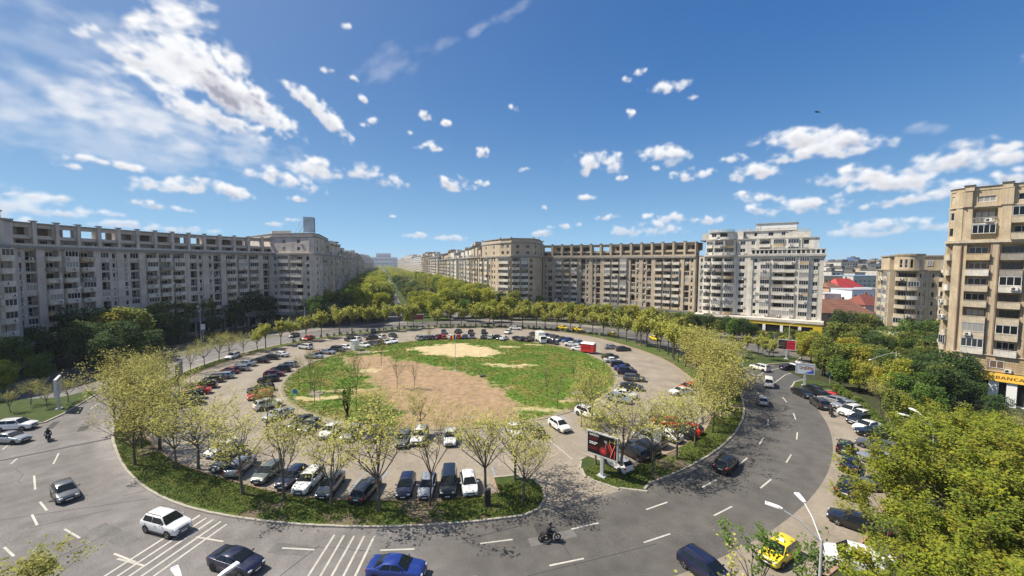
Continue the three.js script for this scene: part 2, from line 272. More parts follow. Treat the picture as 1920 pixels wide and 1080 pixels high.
struct('ground', ring(0.5, 9000, 0, 360, -0.03, { seg: 180, rad: 1 }), M.ground);

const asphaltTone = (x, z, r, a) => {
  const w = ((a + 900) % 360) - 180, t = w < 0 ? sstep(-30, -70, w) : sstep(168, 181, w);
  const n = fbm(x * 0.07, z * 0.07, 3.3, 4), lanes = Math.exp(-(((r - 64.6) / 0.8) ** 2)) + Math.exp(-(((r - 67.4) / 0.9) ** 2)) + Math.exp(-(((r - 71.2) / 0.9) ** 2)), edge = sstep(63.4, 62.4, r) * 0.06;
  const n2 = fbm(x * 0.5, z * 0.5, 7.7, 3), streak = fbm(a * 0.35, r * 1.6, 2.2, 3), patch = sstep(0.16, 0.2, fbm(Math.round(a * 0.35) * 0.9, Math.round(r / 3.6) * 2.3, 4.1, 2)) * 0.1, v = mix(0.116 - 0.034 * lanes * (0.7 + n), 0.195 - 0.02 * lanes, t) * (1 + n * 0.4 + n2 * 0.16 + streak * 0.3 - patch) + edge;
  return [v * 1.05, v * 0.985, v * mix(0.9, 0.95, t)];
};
const road = new THREE.Group(); road.name = 'road'; road.userData.kind = 'structure'; scene.add(road);
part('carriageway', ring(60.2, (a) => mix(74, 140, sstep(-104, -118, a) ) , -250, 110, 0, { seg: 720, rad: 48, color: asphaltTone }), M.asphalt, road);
const toneFlat = (pts, y, c) => { const m = new MB(); m.color(...c); m.prism(pts, y - 0.02, y); return m.geo(); };
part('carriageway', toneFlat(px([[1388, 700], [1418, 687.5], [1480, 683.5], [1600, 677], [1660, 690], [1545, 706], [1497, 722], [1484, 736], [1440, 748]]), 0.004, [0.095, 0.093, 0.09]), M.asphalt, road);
part('slip_road', ring(86, 93, 25, 92, 0, { seg: 60, color: () => [0.13, 0.125, 0.12] }), M.asphalt, road);
part('slip_road', ring(80, 90, -128, -60, 0.004, { seg: 60, color: () => [0.1, 0.098, 0.1] }), M.asphalt, road);
const strip4 = (v0, v1, u0, u1) => [bv(v0, u0), bv(v1, u0), bv(v1, u1), bv(v0, u1)];
part('boulevard_carriageway', toneFlat(strip4(70, 2650, -14, -6.6), 0.004, [0.17, 0.165, 0.16]), M.asphalt, road);
part('boulevard_carriageway', toneFlat(strip4(70, 2650, 12, 19.5), 0.004, [0.17, 0.165, 0.16]), M.asphalt, road);
struct('pavement', ring(74, 80, -60, 40, 0.06, { seg: 60 }), M.pavement);
struct('boulevard_median', flat(strip4(76, 2600, -6.4, 11.8), 0.1), M.grass);
struct('apron', ring(74, 79.3, 108, 178, 0.006, { seg: 60 }), M.paving);

// the car park inside the ring
const rOut = (a) => { const w = ((a % 360) + 360) % 360; return w > 160 && w < 345 ? 63 - 1.9 * sstep(195, 222, w) : 62.6; };
struct('car_park', ring(20, (a) => rOut(a) - 0.3, 0, 360, 0.008, { seg: 160, rad: 2 }), M.paving);
const inTip = px([[935, 926], [925, 897], [960, 893], [1000, 900], [1018, 914], [1022, 936], [1011, 955], [982, 968]]);
const rightTip = px([[1163, 881], [1131, 866], [1104, 856], [1090, 862], [1088, 876], [1095, 890], [1112, 902], [1150, 915], [1205, 922]]);
const rIn = (a) => { const w = a < 0 ? a + 360 : a; return 57.8 - 3.3 * sstep(125, 95, w) * sstep(35, 70, w) + (w > 120 && w < 160 ? 1.2 * sstep(120, 135, w) : 0) + 0.95 * sstep(162, 166, w) * sstep(200, 186, w); };
const arcPts = (r, a0, a1, n) => Array.from({ length: n + 1 }, (_, i) => { const a = mix(a0, a1, i / n); return ang(a, typeof r === 'function' ? r(a) : r); });
const outlines = [
  { outer: arcPts(rOut, 167.3, 338, 74), closeIn: arcPts(rIn, 338, 168.5, 70), tip: inTip },        // left strip, from the entrance round to the boulevard
  { outer: arcPts(62.6, 151.5, -16, 74), closeIn: arcPts(rIn, -16, 149.5, 70), tip: rightTip },     // right strip
];
const strips = outlines.map((o, k) => {
  const t = k === 0 ? [...o.tip] : [...o.tip].reverse();
  // outline order: along the outer edge, back along the inner edge, round the tip
  const poly = k === 0 ? [...o.outer, ...o.closeIn, ...t] : [...o.outer, ...o.closeIn, ...[...o.tip]];
  return poly;
});
const vergeColor = (x, z) => { const n = fbm(x * 0.25, z * 0.25, 6.6, 4), n2 = fbm(x * 1.1, z * 1.1, 1.6, 3), soil = sstep(0.06, 0.3, n + n2 * 0.5), dry = clamp(0.35 + n2 * 1.6); return [mix(mix(0.06, 0.125, dry), 0.17, soil), mix(mix(0.115, 0.13, dry), 0.135, soil), mix(mix(0.01, 0.022, dry), 0.085, soil)]; };
strips.forEach((p, k) => { const m = new MB(); m.prism(p, -0.02, 0.1); struct('grass_strip', m.geo(), M.grass); struct('grass_strip', ring((a) => rIn(a) + 0.15, (a) => rOut(a) - 0.12, ...(k ? [150.5, -15.8] : [167.4, 337.8]), (x, z) => 0.12 + 0.05 * fbm(x * 0.6, z * 0.6, 3.1, 3), { seg: 420, rad: 14, color: vergeColor }), M.lawn); });
const leftIsle = px([[191, 734], [160, 752], [120, 776], [83, 793], [40, 800], [-60, 806], [-160, 800], [-120, 757], [0, 752], [111, 746], [160, 735]]);
const rightIsle = px([[1388, 694], [1412, 688], [1440, 683.5], [1490, 680], [1502, 671], [1440, 667], [1380, 668], [1350, 676], [1368, 686]]);
const bannerIsle = px([[1487, 733], [1484, 727], [1490, 717], [1510, 712], [1545, 716], [1560, 733]]);
[leftIsle, rightIsle, bannerIsle].forEach((p) => { const m = new MB(); m.prism(p, -0.02, 0.12); struct('grass_island', m.geo(), M.grass); });
struct('grass_verge', ring(79.4, 130, 93, 160, 0.05, { seg: 60 }), std(S(0.07, 0.075, 0.03), 1, { map: TX.grass }));
struct('grass_verge', ring(80.2, 86, 5, 90, 0.05, { seg: 60 }), std(S(0.06, 0.08, 0.02), 1, { map: TX.grass }));
struct('grass_verge', ring(90.2, 101, -128, -48, 0.05, { seg: 60 }), std(S(0.045, 0.05, 0.02), 1, { map: TX.grass }));

// kerbs: one stone after another where they can be told apart, in one piece beyond
function kerb(pts, { w = 0.3, h = 0.16, near = 75, mat = M.kerb, len = 1.0, closed = false, y = 0 } = {}) {
  const g = new THREE.Group(); g.name = numbered('kerb'); g.userData.kind = 'structure'; scene.add(g);
  const far = new MB(), geos = [0, 1, 2].map((k) => { const m = new MB(); m.hexa([[-len / 2 + 0.012, 0, w / 2], [len / 2 - 0.012, 0, w / 2], [len / 2 - 0.012, 0, -w / 2], [-len / 2 + 0.012, 0, -w / 2]], [[-len / 2 + 0.02, h, w / 2 - 0.03], [len / 2 - 0.02, h, w / 2 - 0.03], [len / 2 - 0.02, h + k * 0.006, -w / 2 + 0.02], [-len / 2 + 0.02, h, -w / 2 + 0.02]]); return m.geo(); });
  let carry = 0; const list = closed ? [...pts, pts[0]] : pts;
  for (let i = 0; i + 1 < list.length; i++) {
    const [a, b] = [list[i], list[i + 1]], L = Math.hypot(b[0] - a[0], b[1] - a[1]), rot = -Math.atan2(b[1] - a[1], b[0] - a[0]);
    let s = carry;
    while (s < L) {
      const e = Math.min(s + len, L + (i + 2 < list.length ? len : 0)), m = s + len / 2, x = mix(a[0], b[0], m / L), z = mix(a[1], b[1], m / L), d = Math.hypot(x, z);
      if (d < near && g.children.length < 290) { const o = part('kerb_stone', geos[Math.floor(R0() * 3)], mat === M.kerb && R0() < 0.25 ? M.kerbOld : mat, g); o.position.set(x + rr(-0.015, 0.015), y + rr(-0.012, 0.008), z + rr(-0.015, 0.015)); o.rotation.y = rot + rr(-0.012, 0.012); }
      else far.rbox(x, z, rot, -len / 2, len / 2 - 0.02, y, y + h, -w / 2, w / 2);
      s += len; if (e >= L + len) break;
    }
    carry = s - L;
  }
  if (!far.empty) { const o = part('kerb_run', far.geo(), mat, g); o.userData.kind = 'stuff'; }
}
M.kerbOld = std(S(0.4, 0.36, 0.3), 0.9, { map: TX.stain });
kerb([...inTip.slice(1), ...outlines[0].outer]);
kerb([...rightTip.slice(1), ...outlines[1].outer]);
kerb([inTip[1], inTip[0], ...outlines[0].closeIn.slice().reverse()], { mat: M.kerbRed, h: 0.135, w: 0.2, near: 62, len: 1.2 });
kerb([rightTip[0], ...outlines[1].closeIn.slice().reverse()], { mat: M.kerbRed, h: 0.135, w: 0.2, near: 62, len: 1.2 });
kerb([leftIsle[0], ...leftIsle.slice(1, 7)], { near: 90 });
kerb(rightIsle.slice(0, 5), { near: 20 });
kerb([bannerIsle[5], ...bannerIsle.slice(0, 4)], { near: 20 });
kerb(arcPts(79.3, 110, 160, 40), { near: 78, mat: M.kerbRed });
kerb(arcPts(75.2, -55, 38, 60), { near: 10 });
for (const u of [-6.5, 11.9]) kerb([bv(90, u), bv(500, u)], { near: 10, len: 4 });

// the round lawn with its bare and straw-coloured patches
const LC = { x: -13, z: -97, r: 37.4 };
const inPoly = (p, x, z) => { let c = false, d = 1e9; for (let i = 0, j = p.length - 1; i < p.length; j = i++) { const [ax, az] = p[i], [bx, bz] = p[j]; if ((az > z) !== (bz > z) && x < (bx - ax) * (z - az) / (bz - az) + ax) c = !c; const t = clamp(((x - ax) * (bx - ax) + (z - az) * (bz - az)) / ((bx - ax) ** 2 + (bz - az) ** 2)); d = Math.min(d, Math.hypot(x - ax - t * (bx - ax), z - az - t * (bz - az))); } return c ? d : -d; };
const dirt = px([[640, 673], [690, 668], [735, 676], [800, 688], [870, 703], [930, 727], [985, 778], [960, 795], [850, 806], [790, 800], [750, 770], [700, 735], [690, 705], [655, 690]]);
const dirt2 = px([[715, 790], [850, 812], [980, 795], [1000, 784], [880, 800], [790, 783]]);
const straw = px([[768, 660], [800, 650], [845, 645.5], [890, 650], [925, 661], [930, 671], [880, 673], [840, 670], [800, 668]]);
const straws = [[965, 690, 5, 1.6], [950, 653, 4, 1.5], [1000, 648, 4, 1], [930, 686, 3, 1.2], [600, 748, 6, 1.2], [640, 735, 4, 1], [690, 700, 3, 2], [1010, 770, 5, 1], [700, 660, 6, 1], [1080, 752, 4, 1.2]].map(([x, y, a, b]) => [...G(x, y), a, b]);
const lawnH = (x, z, r) => 0.1 + 0.5 * sstep(37, 20, r) + fbm(x * 0.12, z * 0.12, 1.7, 4) * 0.7 * sstep(37.2, 32, r) + fbm(x * 0.9, z * 0.9, 5.2, 3) * 0.16 * sstep(37.2, 35, r);
const lawnMask = (x, z) => { const n = fbm(x * 0.22, z * 0.22, 8.1, 5), n2 = fbm(x * 0.8, z * 0.8, 2.1, 4); const d = Math.max(sstep(-2.2, 1.6, inPoly(dirt, x, z) + n * 5.5 + n2 * 3), 0.9 * sstep(-1, 1, inPoly(dirt2, x, z) + n * 7)); let s = sstep(-1.5, 1.2, inPoly(straw, x, z) + n * 6 + n2 * 2.5); for (const q of straws) { const k = 1 - Math.hypot((x - q[0]) / q[2], (z - q[1]) / q[3]); s = Math.max(s, 0.8 * sstep(-0.2, 0.5, k + n2 * 1.6)); } return [d, s, n, n2]; };
const lawnColor = (x, z, r) => {
  const [d, s, n, n2] = lawnMask(x, z), dry = clamp(0.4 + n * 1.7 + n2 * 0.9), rim = sstep(35.5, 37.3, r + n2 * 2);
  let c = [mix(0.1, 0.26, dry), mix(0.215, 0.235, dry), mix(0.01, 0.055, dry)];
  const di = [0.385 + n2 * 0.15, 0.262 + n2 * 0.11, 0.15 + n2 * 0.07], st = [0.62 + n2 * 0.12, 0.49 + n2 * 0.12, 0.27];
  c = c.map((v, i) => mix(mix(mix(v, di[i], d), st[i], s), [0.34, 0.27, 0.18][i], rim * 0.8));
  return c;
};
struct('lawn', ring(0.01, LC.r, 0, 360, (x, z, r) => lawnH(x, z, r), { seg: 360, rad: 90, color: lawnColor, cx: LC.x, cz: LC.z }), M.lawn);
kerb(Array.from({ length: 121 }, (_, i) => [LC.x + (LC.r + 0.1) * Math.sin(i * 3 * D2R), LC.z - (LC.r + 0.1) * Math.cos(i * 3 * D2R)]), { near: 68, w: 0.22, h: 0.12, mat: M.kerbOld, len: 1.2 });

// painted lines
const paintLine = (a, b, w, y = 0.009, mat = M.paint, name = 'lane_dash', parent = road) => { const L = Math.hypot(b[0] - a[0], b[1] - a[1]), m = new MB(); m.o = [a[0], a[1]]; m.rbox(0, 0, 0, -L / 2, L / 2, -0.015, 0, -w / 2, w / 2); const o = part(name, m.geo(), mat, parent); o.position.set((a[0] + b[0]) / 2, y, (a[1] + b[1]) / 2); o.rotation.y = -Math.atan2(b[1] - a[1], b[0] - a[0]); return o; };
for (const [r, off] of [[66.1, 0], [69.9, 3.1]]) for (let a = -118; a < 196; a += 7.55) { const d = 1.28; paintLine(ang(a + off - d, r), ang(a + off + d, r), 0.17); }
const dashes = [[[1452, 718], [1472, 703]], [[1472, 703], [1492, 697]], [[1420, 705], [1432, 698]], [[1445, 694], [1463, 690]], [[1385, 708], [1390, 703]], [[66, 918], [64, 892]], [[75, 941], [88, 957]], [[121, 992], [150, 1009]], [[214, 1038], [256, 1055]], [[20, 870], [32, 860]], [[5, 843], [18, 832]], [[8, 1026], [26, 1043]], [[100, 870], [110, 850]], [[60, 965], [70, 985]]];
for (const [a, b] of dashes) paintLine(G(...a), G(...b), 0.17);
for (const [a, b] of [[[375, 966], [197, 1080]], [[387, 971], [221, 1080]], [[400, 974], [243, 1080]], [[414, 978], [266, 1080]], [[425, 983], [289, 1080]], [[627, 1003], [578, 1080]], [[645, 1004], [601, 1080]], [[664, 1005], [622, 1080]], [[683, 1005], [644, 1080]], [[702, 1005], [666, 1080]]]) { const p = G(...a), q = G(...b), f = 1.25; paintLine(p, [mix(p[0], q[0], f), mix(p[1], q[1], f)], 0.2, 0.013, M.paint, 'rumble_line'); }
for (const [a, b, w] of [[[0, 864], [208, 822], 0.5], [[0, 975], [280, 935], 0.07], [[105, 1047], [205, 1000], 0.07], [[55, 990], [210, 955], 0.07], [[525, 1080], [600, 1022], 0.07], [[880, 1010], [980, 985], 0.12], [[990, 1080], [1230, 1020], 0.07], [[1050, 1010], [1085, 1070], 0.06], [[230, 930], [330, 905], 0.05]]) paintLine(G(...a), G(...b), w, 0.006, M.seam, 'tar_seam');
{ const r = mulberry(88); for (let k = 0; k < 26; k++) { const a = rr(-200, 105, r), rad = rr(63, 73, r), p = ang(a, rad), m = new MB(), w = rr(0.8, 3.2, r), d = rr(0.6, 1.6, r); m.color(...(r() < 0.5 ? [0.07, 0.068, 0.066] : [0.16, 0.155, 0.15])); m.box(-w, w, -0.02, 0, -d / 2, d / 2); const o = part('repair_patch', m.geo(), M.asphalt, road); o.position.set(p[0], 0.0045 + k * 0.00002, p[1]); o.rotation.y = -a * D2R + rr(-0.05, 0.05, r); }
  for (let k = 0; k < 34; k++) { let a = rr(-230, 110, r), rad = rr(62.5, 73.5, r); const n = 5; let p = ang(a, rad); const q = r() < 0.6 ? [0, 1] : [1, 0.25]; for (let j = 0; j < n; j++) { a += q[0] * rr(0.4, 1.6, r); rad = clamp(rad + q[1] * rr(-1.6, 1.6, r), 62.2, 73.8); const e = ang(a, rad); paintLine(p, e, rr(0.025, 0.06, r), 0.0055 + k * 0.00003 + j * 0.000004, M.seam, 'crack'); p = e; } } }
for (let a = -150; a < 60; a += 1) { if ((a + 150) % 30 === 0) { const p = ang(a, 68), m = new MB(); m.cyl(0, 0, 0.34, 0.34, -0.02, 0, 16); const o = part('manhole_cover', m.geo(), M.seam, road); o.position.set(p[0], 0.014, p[1]); } }
const lot = new THREE.Group(); lot.name = 'bay_markings'; lot.userData.kind = 'structure'; scene.add(lot);
for (let a = 104; a <= 236; a += 2.75) { if (a > 148 && a < 167) continue; paintLine(ang(a, 52.6), ang(a, 57.2), 0.11, 0.016, a > 165 ? M.bluePaint : M.paint, 'bay_line', lot); }
for (let a = 120; a <= 235; a += 3.9) paintLine(ang(a, 39.6), ang(a, 44), 0.1, 0.016, a > 140 && a < 190 ? M.bluePaint : M.paint, 'bay_line', lot);
paintLine(G(1027, 823), G(1073, 861), 0.12, 0.016, M.paint, 'bay_line', lot); paintLine(G(1005, 872), G(1045, 850), 0.1, 0.016, M.paint, 'bay_line', lot);

// grass blades: countless, one object per area
function tufts(name, n, place, tint, h = 0.16) {
  const m = new MB(); m.color(1, 1, 1);
  for (let k = 0; k < 3; k++) { const a = k * 2.1, x = Math.cos(a) * 0.05, z = Math.sin(a) * 0.05; m.quad([x - 0.03, 0, z], [x + 0.03, 0, z + 0.02], [x * 2.2 + 0.008, h, z * 2.2], [x * 2.2 - 0.008, h, z * 2.2]); }
  const o = new THREE.InstancedMesh(m.geo(), std(S(1, 1, 1), 0.95, { vertexColors: true, side: THREE.DoubleSide }), n), q = new THREE.Object3D(); let k = 0;
  for (let tries = 0; k < n && tries < n * 12; tries++) { const p = place(); if (!p) continue; q.position.set(p[0], p[2], p[1]); q.rotation.y = rr(0, 6); const s = rr(0.6, 1.5); q.scale.set(s * 1.5, s, s * 1.5); q.updateMatrix(); o.setMatrixAt(k, q.matrix); o.setColorAt(k, tint(p)); k++; }
  o.count = k; o.name = name; o.userData.kind = 'stuff'; o.castShadow = o.receiveShadow = true; scene.add(o); return o;
}
const GR = mulberry(5), gcol = new THREE.Color();
tag(tufts('grass', 30000, () => { const a = rr(100, 285, GR), r = rr(57, 62.5, GR), p = ang(a, r), q = strips[a > 158 ? 0 : 1]; return inPoly(q, p[0], p[1]) > 0.15 && fbm(p[0] * 0.25, p[1] * 0.25, 6.6, 4) + fbm(p[0] * 1.1, p[1] * 1.1, 1.6, 3) * 0.5 < 0.16 + 0.1 * GR() ? [p[0], p[1], 0.115] : null; }, () => { const t = GR(); return gcol.setRGB(mix(0.07, 0.15, t), mix(0.125, 0.16, t), 0.014 + 0.012 * t); }, 0.075), 'rough grass with weeds on the kerbed strip round the car park', 'grass');
tag(tufts('grass', 42000, () => { const a = GR() * P2, r = LC.r * Math.sqrt(GR()) * 0.985, x = LC.x + r * Math.sin(a), z = LC.z - r * Math.cos(a), [d, s] = lawnMask(x, z); return GR() > d * 1.6 + s * 1.4 + 0.25 ? [x, z, lawnH(x, z, r) - 0.01] : null; }, (p) => { const t = clamp(GR() * 0.7 + fbm(p[0] * 0.22, p[1] * 0.22, 8.1, 3) * 1.1 + 0.2); return gcol.setRGB(mix(0.09, 0.22, t), mix(0.22, 0.22, t), mix(0.01, 0.035, t)); }, 0.11), 'bright green grass in patches on the round lawn', 'grass');

// ---------------------------------------------------------------- buildings: facades are laid out in metres along a path (straight or curved)
const lineP = (x0, z0, x1, z1) => { const L = Math.hypot(x1 - x0, z1 - z0), tx = (x1 - x0) / L, tz = (z1 - z0) / L, nx = -tz, nz = tx; return { len: L, bend: 0, at: (s, n) => [x0 + tx * s + nx * n, z0 + tz * s + nz * n], rot: () => Math.atan2(nx, nz) }; };  // seen from outside it runs left to right
const arcIn = (deg0, R, deg1) => { const a0 = deg0 * D2R; return { len: Math.abs(deg1 - deg0) * D2R * R, bend: 0.25, at: (s, n) => { const a = a0 + s / R; return [C.x + (R - n) * Math.sin(a), C.z - (R - n) * Math.cos(a)]; }, rot: (s) => -(a0 + s / R) }; };
const arcOut = (cx, cz, R, deg0, deg1) => { const a0 = deg0 * D2R; return { len: Math.abs(deg1 - deg0) * D2R * R, bend: 0.7, at: (s, n) => { const a = a0 - s / R; return [cx + (R + n) * Math.sin(a), cz - (R + n) * Math.cos(a)]; }, rot: (s) => Math.PI - (a0 - s / R) }; };

M.balconyGrime = std(S(0.34, 0.31, 0.27), 0.92, { map: TX.wall }); M.balconyOchre = std(S(0.58, 0.46, 0.29), 0.9, { map: TX.wall }); M.glassD = new THREE.MeshPhysicalMaterial({ color: S(0.45, 0.42, 0.36), roughness: 0.3 }); M.glassE = new THREE.MeshPhysicalMaterial({ color: S(0.16, 0.1, 0.07), roughness: 0.2 });
const WG = new Map();
function windowGeo(w, h, leaves) {                                  // frame proud of the pane, base at y = 0, facing +z
  const key = w.toFixed(2) + h.toFixed(2) + leaves;
  if (!WG.has(key)) {
    const f = new MB(), t = 0.07; f.box(-w / 2, w / 2, 0, t, -0.05, 0.05); f.box(-w / 2, w / 2, h - t, h, -0.05, 0.05);
    for (let k = 0; k <= leaves; k++) { const x = mix(-w / 2 + t / 2, w / 2 - t / 2, k / leaves); f.box(x - t / 2, x + t / 2, t, h - t, -0.048, 0.048); }
    if (h > 1.9) f.box(-w / 2 + t, w / 2 - t, h * 0.42, h * 0.42 + 0.06, -0.045, 0.045);
    const p = new MB(); p.box(-w / 2 + 0.02, w / 2 - 0.02, 0.02, h - 0.02, -0.02, 0.012);
    const sill = new MB(); sill.box(-w / 2 - 0.08, w / 2 + 0.08, -0.07, -0.002, -0.06, 0.12);
    WG.set(key, [f.geo(), p.geo(), sill.geo()]);
  }
  return WG.get(key);
}
class Building {
  constructor(name, label, x, z, wallMat, seed, group) {
    this.g = thing(name, label, 'apartment block', x, 0, z, 0, group); this.x = x; this.z = z; this.m = wallMat; this.r = mulberry(seed); this.mb = {}; this.big = true;
  }
  w(name = 'wall') { return (this.mb[name] ??= Object.assign(new MB(), { o: [this.r() * 9, this.r() * 9] })); }
  put(o, path, s, n, y, dr = 0) { const p = path.at(s, n); o.position.set(p[0] - this.x, y, p[1] - this.z); o.rotation.y = path.rot(s) + dr; this.g.add(o); return o; }
  window(path, s, n, y, w, h, { leaves, frame, glass, simple = this.simple, sill } = {}) {
    const r = this.r; leaves ??= w > 2 ? 3 : w > 1 ? 2 : 1; frame ??= r() < 0.72 ? M.pvc : r() < 0.6 ? M.timber : M.darkFrame; if (!glass) { const q = r(); glass = q < 0.58 ? M.glassA : q < 0.76 ? M.glassB : q < 0.87 ? M.glassC : q < 0.95 ? M.glassD : M.glassE; }
    const [fg, pg] = windowGeo(w, h, leaves), o = this.put(part('window', fg, frame), path, s, n, y);
    part('pane', pg, glass, o);
    return o;
  }
  ac(path, s, n, y) { const o = this.put(part('air_conditioner', Building.acGeo(), M.vcol), path, s, n, y); return o; }
  static acGeo() { if (!Building._ac) { const m = new MB(); m.color(0.66, 0.65, 0.62); m.box(-0.42, 0.42, 0, 0.58, 0, 0.32); m.color(0.06, 0.06, 0.06); m.tube([V(-0.1, 0.29, 0.3), V(-0.1, 0.29, 0.335)], [0.23, 0.23], 12); m.color(0.3, 0.3, 0.3); m.box(-0.4, -0.34, -0.1, 0, -0.05, 0.3); m.box(0.34, 0.4, -0.1, 0, -0.05, 0.3); Building._ac = m.geo(); } return Building._ac; }
  dish(path, s, n, y, r = 0.55) { Building._dish ??= new THREE.SphereGeometry(1, 14, 6, 0, P2, 0, 0.75).rotateX(-Math.PI / 2 + 0.5).translate(0, 0, 0.2); const o = this.put(part('satellite_dish', Building._dish, M.whiteTwo), path, s, n, y, rr(-0.4, 0.4, this.r)); o.scale.setScalar(r / 0.68); o.rotation.x = -0.4; return o; }
  balcony(path, s, n, y, w, d, mat, style) {                        // slab and parapet, base at floor level
    const k = 'b' + w.toFixed(2) + d.toFixed(2) + style; const r = this.r;
    if (!WG.has(k)) {
      const m = new MB(), h = 1.0;
      if (style === 'round') { const p = []; for (let j = 0; j <= 8; j++) { const a = mix(-1, 1, j / 8); p.push([a * w / 2, d * (0.55 + 0.45 * Math.sqrt(1 - a * a * 0.96))]); } const poly = [[-w / 2, 0], ...p, [w / 2, 0]]; m.prism(poly, -0.18, 0.02); m.prism([...poly].reverse(), -0.2, -0.18, false); for (let j = 0; j < poly.length - 1; j++) { const [a, b] = [poly[j], poly[j + 1]], nx = -(b[1] - a[1]), nz = b[0] - a[0], l = Math.hypot(nx, nz) || 1, t = 0.1; m.hexa([[a[0], 0.02, a[1]], [b[0], 0.02, b[1]], [b[0] - nx / l * t, 0.02, b[1] - nz / l * t], [a[0] - nx / l * t, 0.02, a[1] - nz / l * t]], [[a[0], h, a[1]], [b[0], h, b[1]], [b[0] - nx / l * t, h, b[1] - nz / l * t], [a[0] - nx / l * t, h, a[1] - nz / l * t]]); } }
      else if (style === 'iron') { m.box(-w / 2, w / 2, -0.16, 0.02, 0, d); for (let x = -w / 2 + 0.04; x <= w / 2 - 0.03; x += 0.16) m.box(x - 0.014, x + 0.014, 0.02, h, d - 0.06, d - 0.03); m.box(-w / 2, w / 2, h, h + 0.05, d - 0.07, d - 0.02); for (const sx of [-1, 1]) { m.box(sx * (w / 2 - 0.03) - 0.02, sx * (w / 2 - 0.03) + 0.02, h - 0.02, h + 0.03, 0, d - 0.08); for (let z = 0.1; z < d - 0.1; z += 0.2) m.box(sx * (w / 2 - 0.03) - 0.012, sx * (w / 2 - 0.03) + 0.012, 0.02, h - 0.02, z, z + 0.025); } }
      else { m.box(-w / 2, w / 2, -0.18, 0.02, 0, d); m.box(-w / 2, w / 2, 0.02, h, d - 0.1, d - 0.003); for (const sx of [-1, 1]) m.box(sx > 0 ? w / 2 - 0.1 : -w / 2 + 0.003, sx > 0 ? w / 2 - 0.003 : -w / 2 + 0.1, 0.02, h - 0.004, 0, d - 0.1); m.box(-w / 2 - 0.04, w / 2 + 0.04, h, h + 0.07, d - 0.14, d + 0.04); }
      WG.set(k, m.geo());
    }
    const o = this.put(part('balcony', WG.get(k), mat), path, s, n, y); return o;
  }
  glazing(path, s, n, y, w) { return this.window(path, s, n, y, w, 1.55, { leaves: Math.max(2, Math.round(w / 0.75)), frame: this.r() < 0.75 ? M.pvc : M.galv, glass: this.r() < 0.45 ? M.glassA : this.r() < 0.6 ? M.glassB : M.glassC }); }
  // columns: [kind, width, options]; y0 = floor of the first storey
  facade(path, cols, { y0, floors, fh = 2.85, back = -1.35, s0 = 0, bal = M.balcony, topBand = 0.25, glaze = 0.3, acs = 0.45, style = 'box', balD = 0.95, recess = 1.0, dark = 0.3 }) {
    const W = this.w(), Y1 = y0 + floors * fh + topBand, r = this.r; let s = s0, total = cols.reduce((t, c) => t + c[1], 0);
    W.cell(path, s0, s0 + total, y0 - 0.1, Y1, back - 0.3, back);
    for (const [kind, w, o = {}] of cols) {
      const m = s + w / 2, e = 0.0;
      if (kind === 'P') W.cell(path, s, s + w, y0 - 0.1, Y1 + 0.05, back, o.n ?? 0.28);
      else if (kind === 'p') W.cell(path, s, s + w, y0 - 0.1, Y1, back, o.n ?? 0.02);
      else for (let f = 0; f < floors; f++) {
        const y = y0 + f * fh;
        if (kind === 'n' || kind === 'w') {                          // a window in a plain wall
          const ww = Math.min(o.w ?? w - 0.5, w - 0.1), wh = o.h ?? 1.45, sy = y + (o.sill ?? 0.9), side = (w - ww) / 2, n0 = 0.0;
          W.cell(path, s, s + side, y, y + fh, back, n0); W.cell(path, s + w - side, s + w, y, y + fh, back, n0); W.cell(path, s + side, s + w - side, y, sy, back, n0 + (o.proud ?? 0)); W.cell(path, s + side, s + w - side, sy + wh, y + fh, back, n0 + (o.proud ?? 0));
          this.window(path, m, -0.18, sy, ww, wh, { frame: o.frame });
          if (r() < acs * (kind === 'n' ? 1.2 : 0.6)) this.ac(path, m + (kind === 'n' ? 0 : w * 0.3) + rr(-0.1, 0.1, r), 0.02, y + (kind === 'n' ? 0.22 : 0.2));
        } else if (kind === 'W') {                                   // a dark loggia with a railing
          W.cell(path, s, s + w, y - 0.1, y + 0.16, back, -0.02); W.cell(path, s, s + w, y + fh - 0.32, y + fh - 0.1, back, -0.04);
          const ww = w - 0.35, g = r() < glaze;
          if (g) { this.glazing(path, m, -0.12, y + 1.0, w - 0.04); W.cell(path, s, s + w, y + 0.16, y + 1.0, -0.25, -0.05); }
          else { this.window(path, m, back + 0.08, y + 0.25, ww, 2.1, { leaves: 2, glass: r() < 0.8 ? M.glassA : M.glassB }); const rail = this.w('railing'); rail.cell(path, s + 0.02, s + w - 0.02, y + 1.0, y + 1.06, -0.14, -0.08); for (let x = s + 0.1; x < s + w - 0.05; x += 0.22) rail.cell(path, x, x + 0.025, y + 0.16, y + 1.0, -0.125, -0.1); }
          if (r() < acs * 0.35) this.ac(path, m + rr(-0.4, 0.4, r), 0, y + 0.3);
        } else if (kind === 'B') {                                   // a balcony before a recess
          const d = o.d ?? balD, bw = w - (o.gap ?? 0.1), g = r() < (o.glaze ?? glaze);
          W.cell(path, s, s + w, y - 0.09, y + 0.09, back, -recess * 0.2);
          if (recess > 0.6) { for (const q of [-1, 1]) { } }
          const q0 = r(), mat = q0 < 0.16 ? M.balconyPale : q0 < 0.28 ? M.balconyGrime : q0 < 0.36 ? M.balconyOchre : bal;
          this.balcony(path, m, -recess * 0.2, y + 0.1, bw, d + recess * 0.2, mat, o.style ?? style);
